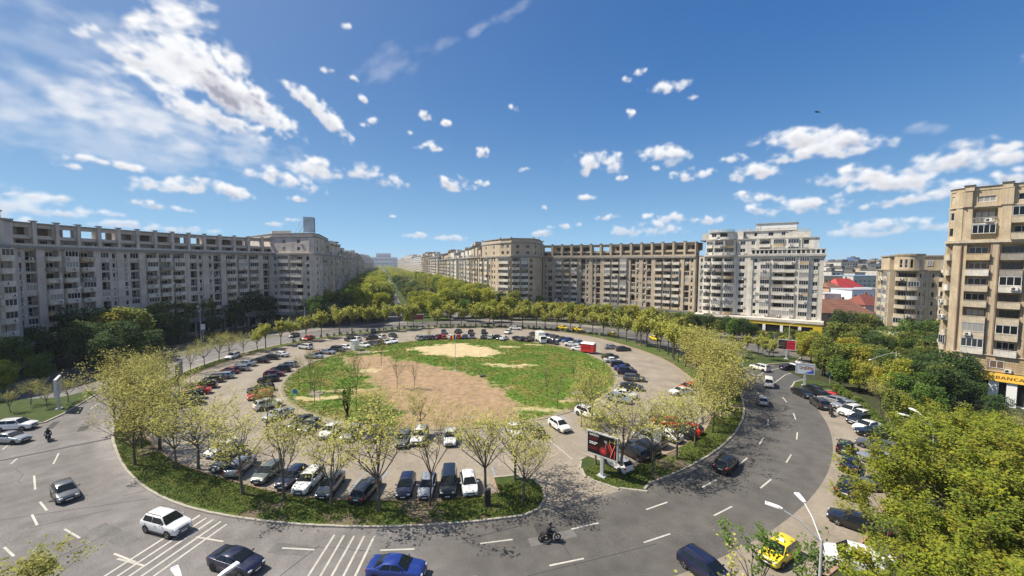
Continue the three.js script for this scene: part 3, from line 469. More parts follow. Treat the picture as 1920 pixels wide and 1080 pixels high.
          if (g) { this.glazing(path, m, d - 0.06, y + 1.18, bw - 0.06); const roofS = this.w('balcony_roof'); roofS.cell(path, m - bw / 2, m + bw / 2, y + 2.735, y + 2.8, -recess * 0.2, d + 0.02); const q = this.w('balcony_side'); q.cell(path, m - bw / 2 + 0.003, m - bw / 2 + 0.05, y + 1.19, y + 2.73, 0.02, d - 0.14); q.cell(path, m + bw / 2 - 0.05, m + bw / 2 - 0.003, y + 1.19, y + 2.73, 0.02, d - 0.14); }
          else { const dw = Math.min(w - 0.5, 2.5); this.window(path, m + rr(-0.1, 0.1, r), back + 0.07, y + 0.3, dw, 2.05, { leaves: 3 }); }
          if (r() < acs) this.ac(path, m + (r() < 0.5 ? -1 : 1) * rr(0.2, bw / 2 - 0.45, r), d + 0.01, y + 0.38);
        }
      }
      s += w;
    }
    W.cell(path, s0, s0 + total, y0 + floors * fh - 0.06, Y1 - 0.01, back, -0.03);
    return s;
  }
  band(name, path, s0, s1, y0, y1, n0, n1) { this.w(name).cell(path, s0, s1, y0, y1, n0, n1); return this; }
  body(pts, y0, y1, name = 'wall') { this.w(name).prism(pts, y0, y1); return this; }
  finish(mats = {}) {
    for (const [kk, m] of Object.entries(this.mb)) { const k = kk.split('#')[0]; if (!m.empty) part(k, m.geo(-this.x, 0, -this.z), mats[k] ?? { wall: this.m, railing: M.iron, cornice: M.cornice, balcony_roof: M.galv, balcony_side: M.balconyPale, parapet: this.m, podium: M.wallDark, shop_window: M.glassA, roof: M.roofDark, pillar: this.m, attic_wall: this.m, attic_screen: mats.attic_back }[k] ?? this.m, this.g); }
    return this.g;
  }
}
M.whiteTwo = std(S(0.72, 0.72, 0.7), 0.5, { side: THREE.DoubleSide });
M.roofDark = std(S(0.16, 0.15, 0.14), 0.95, { map: TX.stain });
const GROUP = [['P', 0.9], ['n', 1.35, { w: 0.8 }], ['p', 0.5], ['W', 2.2], ['P', 1.85], ['B', 3.2], ['p', 0.8], ['B', 3.2], ['p', 0.8], ['B', 3.2], ['P', 1.85], ['W', 2.2], ['p', 0.5], ['n', 1.35, { w: 0.8 }], ['P', 0.9]];
const GLEN = GROUP.reduce((t, c) => t + c[1], 0);

function crescent(name, label, deg0, R, groups, wallMat, seed, open, opts = {}) {
  const span = groups * GLEN / R / D2R, path = arcIn(deg0, R, deg0 + span), mid = ang(deg0 + span / 2, R), b = new Building(name, label, mid[0], mid[1], wallMat, seed), L = groups * GLEN, H = 28.1;
  for (let k = 0; k < groups; k++) b.facade(path, GROUP, { y0: 5.4, floors: 8, fh: 2.82, s0: k * GLEN, glaze: opts.glaze ?? 0.22, acs: opts.acs ?? 0.5 });
  b.band('cornice', path, 0, L, H, H + 0.45, -3, 0.75).band('cornice', path, 0, L, H + 0.45, H + 0.75, -3, 0.5);
  // set-back storey under the loggia
  b.band('attic_wall', path, 0, L, H + 0.75, H + 2.55, -2.6, -2.2);
  for (let k = 0; k < groups; k++) for (let q = 0; q < 10; q++) if (b.r() < 0.75) b.window(path, k * GLEN + (q + 0.5) * GLEN / 10 + rr(-0.2, 0.2, b.r), -2.14, H + 0.95, 1.7, 1.35, { leaves: 3 });
  b.band('parapet', path, 0, L, H + 2.55, H + 3.1, -3, -0.35).band('parapet', path, 0, L, H + 0.75, H + 1.35, 0.1, 0.25);
  const y0 = H + 3.1, y1 = H + 5.35, top = H + 6.3, cell = GLEN / 5;
  for (let k = 0; k < groups * 5; k++) {
    const s = k * cell; b.band('pillar', path, s - (k ? 0.75 : 0), s + 0.75, y0, top, -1.5, -0.2);
    b.band('pillar', path, Math.max(0, s - 0.42), s + 0.42, H + 0.75, top + 0.55, -0.2, 0.35); b.band('cornice', path, Math.max(0, s - 0.6), s + 0.6, top + 0.55, top + 0.8, -0.6, 0.5);
    b.band('attic_wall', path, s + 0.75, s + cell - 0.75, y0, y0 + 0.35, -1.2, -0.5);
    if (!open.includes(k)) { b.band('attic_back#' + k, path, s, s + cell, y0, top - 0.2, -5.2, -4.9); if (b.r() < 0.5) b.band('attic_screen#' + k, path, s + 0.75, s + 0.75 + (cell - 1.5) * rr(0.2, 0.5, b.r), y0 + 0.35, y1, -1.3, -1.1); if (b.r() < 0.3) b.window(path, s + cell / 2 + rr(-0.6, 0.6, b.r), -4.8, y0 + 0.4, 1.6, 1.6); }
  }
  b.band('pillar', path, L - 0.75, L, y0, top, -1.5, -0.2).band('pillar', path, L - 0.42, L, H + 0.75, top + 0.55, -0.2, 0.35);
  b.band('parapet', path, 0, L, y1, top, -1.25, -0.42).band('cornice', path, 0, L, top, top + 0.3, -1.4, 0.05);
  if (!open.length) b.band('roof', path, 0, L, top - 0.2, top - 0.05, -6, -1.4);
  else for (let k = 0; k < groups * 5; k++) if (!open.includes(k)) b.band('roof', path, k * cell, (k + 1) * cell, top - 0.18, top - 0.03, -5.2, -1.26);
  b.band('roof', path, 0, L, H - 0.2, H + 0.6, -12, -3); b.band('wall', path, 0, L, 0, H - 0.2, -12, -11.6);
  // podium: columns, shop glass and a terrace roof
  b.band('podium', path, 0, L, 4.3, 5.2, -1.6, 3.4).band('terrace', path, 0, L, 5.2, 5.32, -1.4, 3.5).band('podium', path, 0, L, 5.32, 5.9, 3.2, 3.45);
  for (let s = 0; s < L; s += 4.13) { b.band('podium', path, s, s + 0.7, 0, 4.3, 1.6, 2.9); b.w('shop_window').cell(path, s + 0.75, s + 4.05, 0.6, 4.2, 0.2, 0.3); if (b.r() < 0.5) b.band('shop_sign', path, s + 0.9, s + 3.6, 3.4, 4.2, 0.32, 0.42); }
  b.band('wall', path, 0, L, 0, 4.3, -1.6, 0.1);
  for (let k = 0; k < groups * 3; k++) if (b.r() < 0.7) b.dish(path, rr(2, L - 2, b.r), 1.25, 6.5 + 2.82 * Math.floor(b.r() * 7), 0.45);
  return { b, path, L, H };
}
const left = crescent('curved_apartment_block', 'long shaded grey concave apartment block filling the left side', -91.5, 106, 3, M.wallGrey, 11, [3, 4, 9, 13, 14], { acs: 0.75 });
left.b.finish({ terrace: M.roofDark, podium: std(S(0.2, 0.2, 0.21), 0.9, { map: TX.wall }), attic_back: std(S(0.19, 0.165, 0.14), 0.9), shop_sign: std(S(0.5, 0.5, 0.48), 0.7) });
const right = crescent('curved_apartment_block', 'sunlit tan concave apartment block with loggia openings between corner tower and white tower', 15.2, 114, 3, M.wallTan, 23, [0, 5, 6], { glaze: 0.3, acs: 0.4 });
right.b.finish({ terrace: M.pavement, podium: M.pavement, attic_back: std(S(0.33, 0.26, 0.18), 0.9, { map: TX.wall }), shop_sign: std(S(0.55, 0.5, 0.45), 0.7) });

// a tower of flat faces on a plan polygon; `faces` lists per edge its columns
function tower({ name, label, plan, mat, seed, y0 = 5.4, floors = 8, fh = 2.82, faces, bal, glaze = 0.3, acs = 0.45, style = 'box', group, big = true }) {
  const cx = plan.reduce((t, p) => t + p[0], 0) / plan.length, cz = plan.reduce((t, p) => t + p[1], 0) / plan.length, b = new Building(name, label, cx, cz, mat, seed, group);
  const paths = plan.map((p, i) => lineP(...p, ...plan[(i + 1) % plan.length]));
  b.paths = paths; b.plan = plan;
  const inner = plan.map((p) => [cx + (p[0] - cx) * 0.82, cz + (p[1] - cz) * 0.82]);
  b.body(inner, 0, y0 + floors * fh + 0.2, 'core');
  paths.forEach((path, i) => { const cols = faces[i]; if (!cols) { b.band('wall', path, 0, path.len, 0, y0 + floors * fh + 0.25, -1.6, 0); return; } const tot = cols.reduce((t, c) => t + c[1], 0), k = path.len / tot; b.facade(path, cols.map((c) => [c[0], c[1] * k, c[2]]), { y0, floors, fh, bal, glaze, acs, style }); });
  return b;
}
const grow = (plan, d) => { const n = plan.length, cx = plan.reduce((t, p) => t + p[0], 0) / n, cz = plan.reduce((t, p) => t + p[1], 0) / n; return plan.map((p) => { const l = Math.hypot(p[0] - cx, p[1] - cz); return [cx + (p[0] - cx) * (1 + d / l), cz + (p[1] - cz) * (1 + d / l)]; }); };
function crown(b, plan, steps) {                                    // stacked set-backs: [grow, y0, y1, part]
  for (const [d, y0, y1, nm] of steps) b.body(grow(plan, d), y0, y1, nm ?? 'cornice');
}
const colsFor = (len, seed) => { const r = mulberry(seed), out = [['P', 0.8]]; let s = 0.8; while (s < len - 4) { const k = r(); if (k < 0.4) { out.push(['B', 3.1], ['p', 0.6]); s += 3.7; } else if (k < 0.75) { out.push(['w', 2.4, { w: 1.6 }], ['p', 0.3]); s += 2.7; } else { out.push(['W', 2.2], ['P', 0.7]); s += 2.9; } } out.push(['P', Math.max(0.5, len - s)]); return out; };

// corner towers where the boulevard opens
{
  const A = pos2(506, 164), B = pos2(588, 158), Cc = pos2(603, 166), D = bv(118, -41), E = bv(118, -60), F = pos2(455, 190);
  const plan = [A, B, Cc, D, E, F], b = tower({ name: 'corner_tower', label: 'shaded grey corner tower with a billboard frame on its roof, left of the boulevard', plan, mat: M.wallGrey, seed: 31, faces: [[['P', 0.8], ['w', 2, { w: 1.2 }], ['p', 0.4], ['B', 3.6], ['p', 0.5], ['B', 3.6], ['p', 0.5], ['w', 2, { w: 1.3 }], ['P', 0.8]], [['P', 0.4], ['w', 2.4, { w: 1.5 }], ['P', 0.4]], colsFor(45, 5), null, null, null], glaze: 0.5 });
  crown(b, plan, [[0.6, 28.2, 28.75], [0.2, 28.75, 29, 'wall']]);
  const p2 = grow(plan, -0.9);
  p2.forEach((p, i) => { const path = lineP(...p, ...p2[(i + 1) % p2.length]); if (i < 3) b.facade(path, i < 2 ? [['p', path.len * 0.2], ['w', path.len * 0.25, { w: 1.5 }], ['p', path.len * 0.1], ['w', path.len * 0.25, { w: 1.5 }], ['p', path.len * 0.2]] : colsFor(path.len, 8), { y0: 29, floors: 2, fh: 2.9, acs: 0.2, back: -0.9, recess: 0.4, glaze: 0.5 }); else b.band('wall', path, 0, path.len, 29, 35, -0.9, 0); });
  crown(b, p2, [[0.35, 35.1, 35.6], [-0.5, 35.6, 36.5, 'wall'], [-0.2, 36.5, 36.8]]);
  b.body([pos2(512, 172), pos2(548, 170), pos2(545, 178), pos2(510, 180)], 36.8, 38.4, 'penthouse');
  b.body(grow(plan, 1.8), 4.2, 5.3, 'podium'); b.finish({ podium: M.pavement });
}
{
  const A = bv(118, 34.5), B = pos2(934, 197), Cc = pos2(957, 191), D = pos2(1003, 194), E = pos2(1014, 203), F = pos2(1020, 225);
  const plan = [A, B, Cc, D, E, F], b = tower({ name: 'corner_tower', label: 'tan corner tower with stepped top right of the boulevard, joined to the sunlit curved block', plan, mat: M.wallTan, seed: 37, faces: [colsFor(22, 9), [['P', 0.4], ['B', 3.6], ['P', 0.4]], [['P', 0.6], ['B', 3.2], ['p', 0.4], ['B', 3.4], ['p', 0.4], ['w', 2.2, { w: 1.4 }], ['P', 0.6]], [['P', 0.3], ['w', 1.9, { w: 1.3 }], ['P', 0.3]], null, null], glaze: 0.5, acs: 0.35 });
  crown(b, plan, [[0.7, 28.2, 28.8]]);
  const p2 = grow(plan, -0.8);
  p2.forEach((p, i) => { const path = lineP(...p, ...p2[(i + 1) % p2.length]); if (i < 4) b.facade(path, [['p', path.len * 0.12], ['w', path.len * 0.32, { w: 1.6 }], ['p', path.len * 0.12], ['w', path.len * 0.32, { w: 1.6 }], ['p', path.len * 0.12]], { y0: 28.8, floors: 2, fh: 2.9, acs: 0.2, back: -0.9, recess: 0.4 }); else b.band('wall', path, 0, path.len, 28.8, 34.8, -0.9, 0); });
  crown(b, p2, [[0.4, 34.85, 35.3], [-0.8, 35.3, 37, 'wall'], [-0.3, 37, 37.3]]);
  for (const p of grow(plan, -1.2)) b.w('wall').cyl(p[0], p[1], 0.35, 0.35, 37.3, 37.9, 8);
  b.body(grow(plan, 2), 4.2, 5.3, 'podium'); b.finish({ podium: M.pavement });
}
// roof billboard on the left corner tower, seen at a slant from its back
{
  const p = pos2(581, 164), t = thing('roof_billboard', 'pale billboard on a slanted steel frame standing on the left corner tower roof', 'billboard', p[0], 36.8, p[1], 0.35);
  const f = new MB(), pn = new MB(); pn.box(-1.9, 1.9, 0.6, 6.6, 0, 0.18); part('panel', pn.geo(), std(S(0.6, 0.68, 0.74), 0.5, { map: TX.stain }), t);
  for (let x = -1.9; x <= 1.9; x += 1.26) { f.tube([V(x, 0, 0.1), V(x, 6.7, 0.1)], [0.07, 0.07], 5); f.tube([V(x, 6.2, -0.1), V(x - 3.4, 0, -1.6)], [0.06, 0.06], 5); f.tube([V(x, 3.2, -0.1), V(x - 1.8, 0, -0.9)], [0.05, 0.05], 5); }
  for (let y = 0.6; y < 7; y += 1.5) f.tube([V(-1.9, y, -0.1), V(1.9, y, -0.1)], [0.05, 0.05], 5);
  part('frame', f.geo(), M.galv, t);
  const w = new MB(); w.box(1.92, 2.1, 0.4, 6.4, -2.2, 0.1); part('side_panel', w.geo(), std(S(0.2, 0.25, 0.32), 0.5, { map: TX.stain }), t);
}
// the block at the left edge of the square
{
  const e = ang(-91.9, 105), plan = [[e[0] + 3, e[1] + 26], [e[0] + 6.5, e[1] + 16], [e[0] + 5.5, e[1] + 4.2], [e[0] + 2.4, e[1] + 0.6], [e[0] - 9, e[1] + 0.6], [e[0] - 9, e[1] + 26]];
  const P2l = plan;
  const b = tower({ name: 'end_tower', label: 'grey end tower cut off by the left edge of the picture', plan: P2l, mat: M.wallGrey, seed: 41, faces: [[['P', 0.5], ['B', 3], ['p', 0.5], ['w', 2.2, { w: 1.4 }], ['B', 3], ['P', 0.6]], [['P', 0.6], ['B', 3.2], ['p', 0.5], ['w', 2, { w: 1.2 }], ['p', 0.4], ['w', 2, { w: 1.4 }], ['B', 2.6], ['P', 0.5]], null, null, null, null], acs: 0.7 });
  crown(b, P2l, [[0.5, 28.2, 28.8], [-1, 28.8, 34.2, 'wall'], [-0.5, 34.2, 34.7], [-2.5, 34.7, 36.4, 'wall'], [-2.2, 36.4, 36.7]]);
  b.body(grow(P2l, 2.2), 4.3, 5.3, 'podium');
  b.finish({ podium: M.wallDark });
}
// the white end tower right of the sunlit block: a curved bay, a flat front and a set-back top
{
  const s = ang(53.6, 114), T = [0.80, 0.60], N = [-0.60, 0.80], at = (a, n) => [s[0] + T[0] * a + N[0] * n, s[1] + T[1] * a + N[1] * n];
  const L = 40.4, FL = L - 18, mid = at(L / 2, -6), b = new Building('white_apartment_tower', 'pale white end tower with curved balcony bay, set-back roof storeys and yellow shop base', mid[0], mid[1], M.wallPale, 53);
  const y0 = 5.6, fh = 2.82, floors = 8, opt = { y0, floors, fh, bal: M.balconyPale, glaze: 0.25, acs: 0.4, balD: 0.8 };
  const p0 = at(1.6, 0.6), p1 = at(13.2, 0.6), Rb = 9.2, hx = (p0[0] + p1[0]) / 2, hz = (p0[1] + p1[1]) / 2, half = Math.hypot(p1[0] - p0[0], p1[1] - p0[1]) / 2, q = Math.sqrt(Rb * Rb - half * half), bc = [hx - N[0] * q, hz - N[1] * q];
  const dir = Math.atan2(N[0], -N[1]) / D2R, sp = Math.asin(half / Rb) / D2R, bay = arcOut(bc[0], bc[1], Rb, dir + sp, dir - sp);
  const k = bay.len / 13.3, bayCols = [['P', 0.3], ['B', 3.2, { style: 'round' }], ['P', 0.5, { n: 0.12 }], ['B', 3.9, { style: 'round' }], ['P', 0.5, { n: 0.12 }], ['B', 3.9, { style: 'round' }], ['P', 1.0]].map((c) => [c[0], c[1] * k, c[2]]);
  b.facade(lineP(...at(-0.6, 0), ...at(1.6, 0)), [['p', 0.4], ['n', 1.4, { w: 0.8 }], ['p', 0.4]], opt);
  b.facade(bay, bayCols, opt);
  const f1 = lineP(...at(13.2, 0.6), ...at(18, 0.6)), f2 = lineP(...at(18, 1.3), ...at(L, 1.3));
  b.facade(f1, [['p', 0.4], ['w', 3, { w: 2 }], ['p', 1.4]], opt);
  b.facade(f2, [['P', 0.9], ['w', 1.9, { w: 1 }], ['p', 0.7], ['B', 3.3], ['P', 0.9], ['B', 3.6, { gap: 0 }], ['B', 3.6, { gap: 0 }], ['P', 1.2], ['B', 3, { glaze: 0.9 }], ['P', 0.9], ['w', 2.2, { w: 1.4 }], ['P', 1.2]].map((c) => [c[0], c[1] * FL / 23.4, c[2]]), { ...opt, glaze: 0.45 });
  const side = lineP(...at(L, 1.3), ...at(L, -14)); b.band('wall', side, 0, 15.3, 0, y0 + floors * fh + 0.25, -1.5, 0); for (let f = 0; f < floors; f++) for (const x of [4, 9]) b.window(side, x, 0.02, y0 + f * fh + 0.9, 1.4, 1.4);
  const H = y0 + floors * fh + 0.25;
  b.body([at(-0.6, -1.5), at(13, -1.4), at(L - 1.5, -1.2), at(L - 1.4, -14), at(-0.6, -14)], 0, H - 0.1, 'core');
  b.band('cornice', bay, 0, bay.len, H, H + 0.6, -4, 0.5).band('cornice', f1, 0, 4.8, H, H + 0.58, -4, 0.3).band('cornice', f2, -0.4, FL + 0.6, H, H + 0.7, -16, 0.9).band('wall', f2, -0.2, FL + 0.3, H - 1.0, H, -0.4, 0.45);
  b.body([at(-0.6, -1), at(13, -1), at(17.6, -1), at(17.6, -14), at(-0.6, -14)], H - 0.05, H + 0.5, 'roof');
  // gallery of small windows round the top of the flat front, then two set-back storeys
  const GL = L - 17.8, gal = lineP(...at(18.2, 1.7), ...at(L + 0.4, 1.7)); b.band('parapet', gal, 0, GL, H + 0.7, H + 0.95, -1.5, 0.1).band('parapet', gal, 0, GL, H + 2.35, H + 2.7, -1.5, 0.15); for (let i = 0; i <= 16; i++) b.band('parapet', gal, i * GL / 16 - (i ? 0.16 : 0), i * GL / 16 + (i < 16 ? 0.16 : 0), H + 0.95, H + 2.35, -0.3, 0); for (let i = 0; i < 16; i++) b.window(gal, (i + 0.5) * GL / 16, -0.6, H + 0.97, 0.9, 1.36, { leaves: 1 });
  const up = arcOut(bc[0], bc[1], Rb - 0.9, dir + sp, dir - sp); const ku = up.len / 13;
  b.facade(up, [['P', 0.4], ['B', 3.2], ['P', 0.6], ['B', 3.6], ['P', 0.6], ['B', 3.6], ['P', 1]].map((c) => [c[0], c[1] * ku, c[2]]), { ...opt, y0: H + 0.6, floors: 2, glaze: 0.2, balD: 0.5, recess: 0.5, back: -0.9 });
  b.body([at(11.5, -1.2), at(15, -0.9), at(15, -6), at(11.5, -6)], H + 0.5, H + 9.6, 'core'); const u1 = lineP(...at(13, -0.6), ...at(L - 1.5, -0.6)); b.facade(u1, [['p', 0.6], ['w', 2.6, { w: 1.8 }], ['p', 1], ['w', 2, { w: 1.2 }], ['P', 1], ['B', 3.4], ['P', 0.8], ['B', 3.4, { style: 'round', glaze: 1 }], ['P', 0.9], ['B', 3.2, { glaze: 1 }], ['P', 0.8], ['w', 2.4, { w: 1.5 }], ['p', 1.4]].map((c) => [c[0], c[1] * (L - 14.5) / 24.5, c[2]]), { ...opt, y0: H + 0.7, floors: 2, balD: 0.6, recess: 0.5, back: -0.9 });
  b.band('wall', lineP(...at(L - 1.5, -0.6), ...at(L - 1.5, -14)), 0, 13.4, H + 0.7, H + 6.6, -0.8, 0);
  const H2 = H + 6.5; b.band('cornice', up, 0, up.len, H2, H2 + 0.4, -4, 0.4).band('cornice', u1, 0, L - 14.5, H2, H2 + 0.38, -12, 0.3);
  b.body([at(-0.6, -1), at(13, -1), at(13, -13), at(-0.6, -13)], H2 - 0.1, H2 + 0.2, 'roof');
  const top = arcOut(bc[0], bc[1], Rb - 2, dir + sp, dir - sp), t1 = lineP(...at(13, -2.4), ...at(32, -2.4)), H3 = H2 + 3.1;
  b.facade(top, [['p', top.len * 0.1], ['w', top.len * 0.25, { w: 2 }], ['p', top.len * 0.1], ['w', top.len * 0.3, { w: 2.6 }], ['p', top.len * 0.25]], { ...opt, y0: H2 + 0.4, floors: 1, fh: 2.5, back: -0.8, acs: 0 });
  b.facade(t1, [['p', 1], ['w', 2, { w: 1.2 }], ['p', 2], ['w', 2, { w: 1 }], ['p', 3], ['w', 2, { w: 1.6 }], ['p', 2], ['w', 2, { w: 1.2 }], ['p', 3]], { ...opt, y0: H2 + 0.38, floors: 1, fh: 2.5, back: -0.8, acs: 0 });
  b.band('cornice', top, 0, top.len, H3, H3 + 0.25, -3, 0.5).band('cornice', t1, 0, 16, H3, H3 + 0.25, -8, 0.4); b.body([at(0, -2), at(13, -2.2), at(13, -12), at(0, -12)], H2 + 0.2, H3, 'core'); b.body([at(13, -3), at(33, -3), at(33, -10), at(13, -10)], H2 + 0.3, H3, 'core');
  const bal = b.w('balustrade'); for (const [P, len] of [[top, top.len], [t1, 19]]) { bal.cell(P, 0, len, H3 + 0.85, H3 + 1.02, 0.0, 0.3); for (let x = 0.2; x < len; x += 0.55) bal.cell(P, x, x + 0.2, H3 + 0.25, H3 + 0.85, 0.06, 0.24); for (let x = 0; x < len - 0.4; x += 3.3) bal.cell(P, x, x + 0.5, H3 + 0.25, H3 + 1.25, -0.05, 0.34); }
  const t2 = lineP(...at(32, -2.4), ...at(36.5, -2.4)); for (let x = 0.2; x < 4; x += 0.7) bal.cell(t2, x, x + 0.22, H3 - 0.4, H3 + 0.4, 0, 0.2); bal.cell(t2, 0, 4.3, H3 + 0.4, H3 + 0.55, -0.05, 0.25); b.band('wall', t2, 0, 4.3, H2 + 0.38, H3 - 0.4, -6, 0.1);
  b.body([at(19, -3.5), at(32, -3.5), at(32, -10), at(19, -10)], H3 + 0.25, H3 + 2.9, 'penthouse'); b.body([at(18.7, -3.2), at(32.3, -3.2), at(32.3, -10.3), at(18.7, -10.3)], H3 + 2.9, H3 + 3.15, 'cornice');
  const an = b.w('antenna'); const ap = at(19.4, -2.9); an.cyl(ap[0], ap[1], 0.09, 0.05, H3 + 0.2, H3 + 6.5, 6);
  // base: pale terrace slab, dark shop glass, yellow shop front
  const base = lineP(...at(-1, 4.6), ...at(17.5, 4.6)), yb = lineP(...at(18, 5.6), ...at(L + 0.4, 5.6)), ys = lineP(...at(L + 0.4, 5.6), ...at(L + 0.4, -6));
  b.band('terrace', base, 0, 18.4, 4.5, 5.3, -9, 0.2).band('shop_window', base, 0.4, 18, 0.4, 4.5, -1.6, -1.4).band('terrace', yb, -0.3, FL + 0.7, 4.6, 5.5, -9, 0.3).band('yellow_fascia', yb, 0, FL + 0.4, 3.4, 4.6, -0.9, 0).band('yellow_fascia', ys, 0.003, 11.6, 0, 4.6, -1, -0.005).band('yellow_fascia', yb, 0, FL - 2.2, 0, 0.5, -0.8, -0.02).band('yellow_fascia', yb, FL - 2.2, FL - 0.6, 0, 3.4, -0.8, -0.02);
  for (const x of [0.1, 5.2, 10.6, 16]) b.band('white_pier', yb, x, x + 0.9, 0.5, 3.4, -0.8, -0.03); b.band('shop_window', yb, 0, FL - 2.2, 0.5, 3.4, -0.75, -0.5);
  b.dish(f2, 13.8, 0.9, y0 + 0.6, 1.0); b.dish(f2, 14.6, 1.0, y0 + 3.2, 0.7); b.dish(bay, 6, 1.3, H + 6.9, 0.6);
  b.finish({ cornice: std(S(0.5, 0.48, 0.44), 0.9, { map: TX.wall }), terrace: M.balconyPale, yellow_fascia: std(S(0.62, 0.44, 0.02), 0.6), white_pier: M.white, penthouse: M.white, antenna: M.galv, balustrade: M.wallPale, balcony_side: M.pvc });
}
// the cream block with rounded balconies beyond the side street
{
  const o = [121.8, -130], T = [0.88, 0.47], N = [-0.47, 0.88], at = (a, n) => [o[0] + T[0] * a + N[0] * n, o[1] + T[1] * a + N[1] * n], m = at(10, -6);
  const b = new Building('rounded_apartment_block', 'cream apartment block with stacked rounded balconies, in the gap behind the right-hand trees', m[0], m[1], M.wallCream, 61);
  const opt = { y0: 3.0, floors: 7, fh: 2.9, bal: M.balconyCream, glaze: 0.4, acs: 0.3, balD: 0.8 };
  const s0 = lineP(...at(-0.6, -12), ...at(-0.3, 0.2)), f0 = lineP(...at(-0.3, 0), ...at(0.9, 0)); b.facade(s0, [['P', 0.6], ['w', 2.2, { w: 1.5 }], ['p', 0.6], ['B', 3.4], ['p', 0.6], ['B', 3.4], ['P', 0.6]].map((c) => [c[0], c[1] * s0.len / 11.4, c[2]]), { ...opt, glaze: 0.7 }); b.facade(f0, [['P', 1.2]], opt);
  const bc = at(4.4, -2.5), nd = Math.atan2(N[0], -N[1]) / D2R, bay = arcOut(bc[0], bc[1], 4.4, nd + 55, nd - 55), k = bay.len / 8.45;
  b.facade(bay, [['p', 0.3], ['B', 2.7, { gap: 0, d: 0.6 }], ['B', 2.7, { gap: 0, d: 0.6 }], ['n', 1.3, { w: 0.7 }], ['n', 1.1, { w: 0.6 }], ['p', 0.35]].map((c) => [c[0], c[1] * k, c[2]]), { ...opt, style: 'round', glaze: 0.2 });
  const f2 = lineP(...at(8, 0), ...at(21, 0)); b.facade(f2, [['P', 0.8], ['n', 1.9, { w: 0.6 }], ['p', 0.3], ['B', 3.6, { style: 'round', d: 1.1 }], ['p', 0.7], ['B', 3.7], ['P', 2]], { ...opt, glaze: 0.75 });
  b.body([at(0.8, -1.4), at(8, -1.5), at(20.8, -1.4), at(20.8, -13), at(0.8, -12)], 0, 23.4, 'core');
  const H = 3 + 7 * 2.9 + 0.25; b.band('cornice', f2, 0, 13, H, H + 0.35, -12, 0.5).band('cornice', bay, 0, bay.len, H, H + 0.33, -3.5, 0.4).band('cornice', s0, 0, s0.len, H, H + 0.34, -4, 0.4);
  const drum = arcOut(bc[0], bc[1], 3.7, nd + 75, nd - 75); b.facade(drum, [['p', 1.6], ['w', 1.0, { w: 0.7, h: 2.6, sill: 0.6 }], ['p', 0.25], ['w', 1.0, { w: 0.7, h: 2.6, sill: 0.6 }], ['p', 0.25], ['w', 1.0, { w: 0.7, h: 2.6, sill: 0.6 }], ['p', 1.2], ['w', 1.0, { w: 0.7, h: 2.6, sill: 0.6 }], ['p', 2.2]].map((c) => [c[0], c[1] * drum.len / 9.5, c[2]]), { ...opt, y0: H + 0.34, floors: 1, fh: 4.2, acs: 0, back: -0.7 });
  b.band('cornice', drum, 0, drum.len, H + 4.75, H + 5.3, -3, 0.25); b.body([at(0.3, -4), at(20, -3.4), at(20, -12), at(0.3, -12)], H + 0.3, H + 4.5, 'wall'); b.body([at(0, -3.7), at(20.3, -3.1), at(20.3, -12.3), at(0, -12.3)], H + 4.5, H + 4.9, 'cornice');
  const fb = lineP(...at(8.4, -3.72), ...at(20, -3.35)); for (const x of [1.5, 5, 6.6]) b.window(fb, x, 0.04, H + 1.6, 1.3, 1.5);
  b.body([at(0, 0.4), at(9, 2), at(21, 0.3), at(21, -12), at(-0.6, -12)], 0, 2.9, 'podium'); b.finish({ cornice: std(S(0.42, 0.36, 0.26), 0.9, { map: TX.wall }), podium: M.wallCream });
}
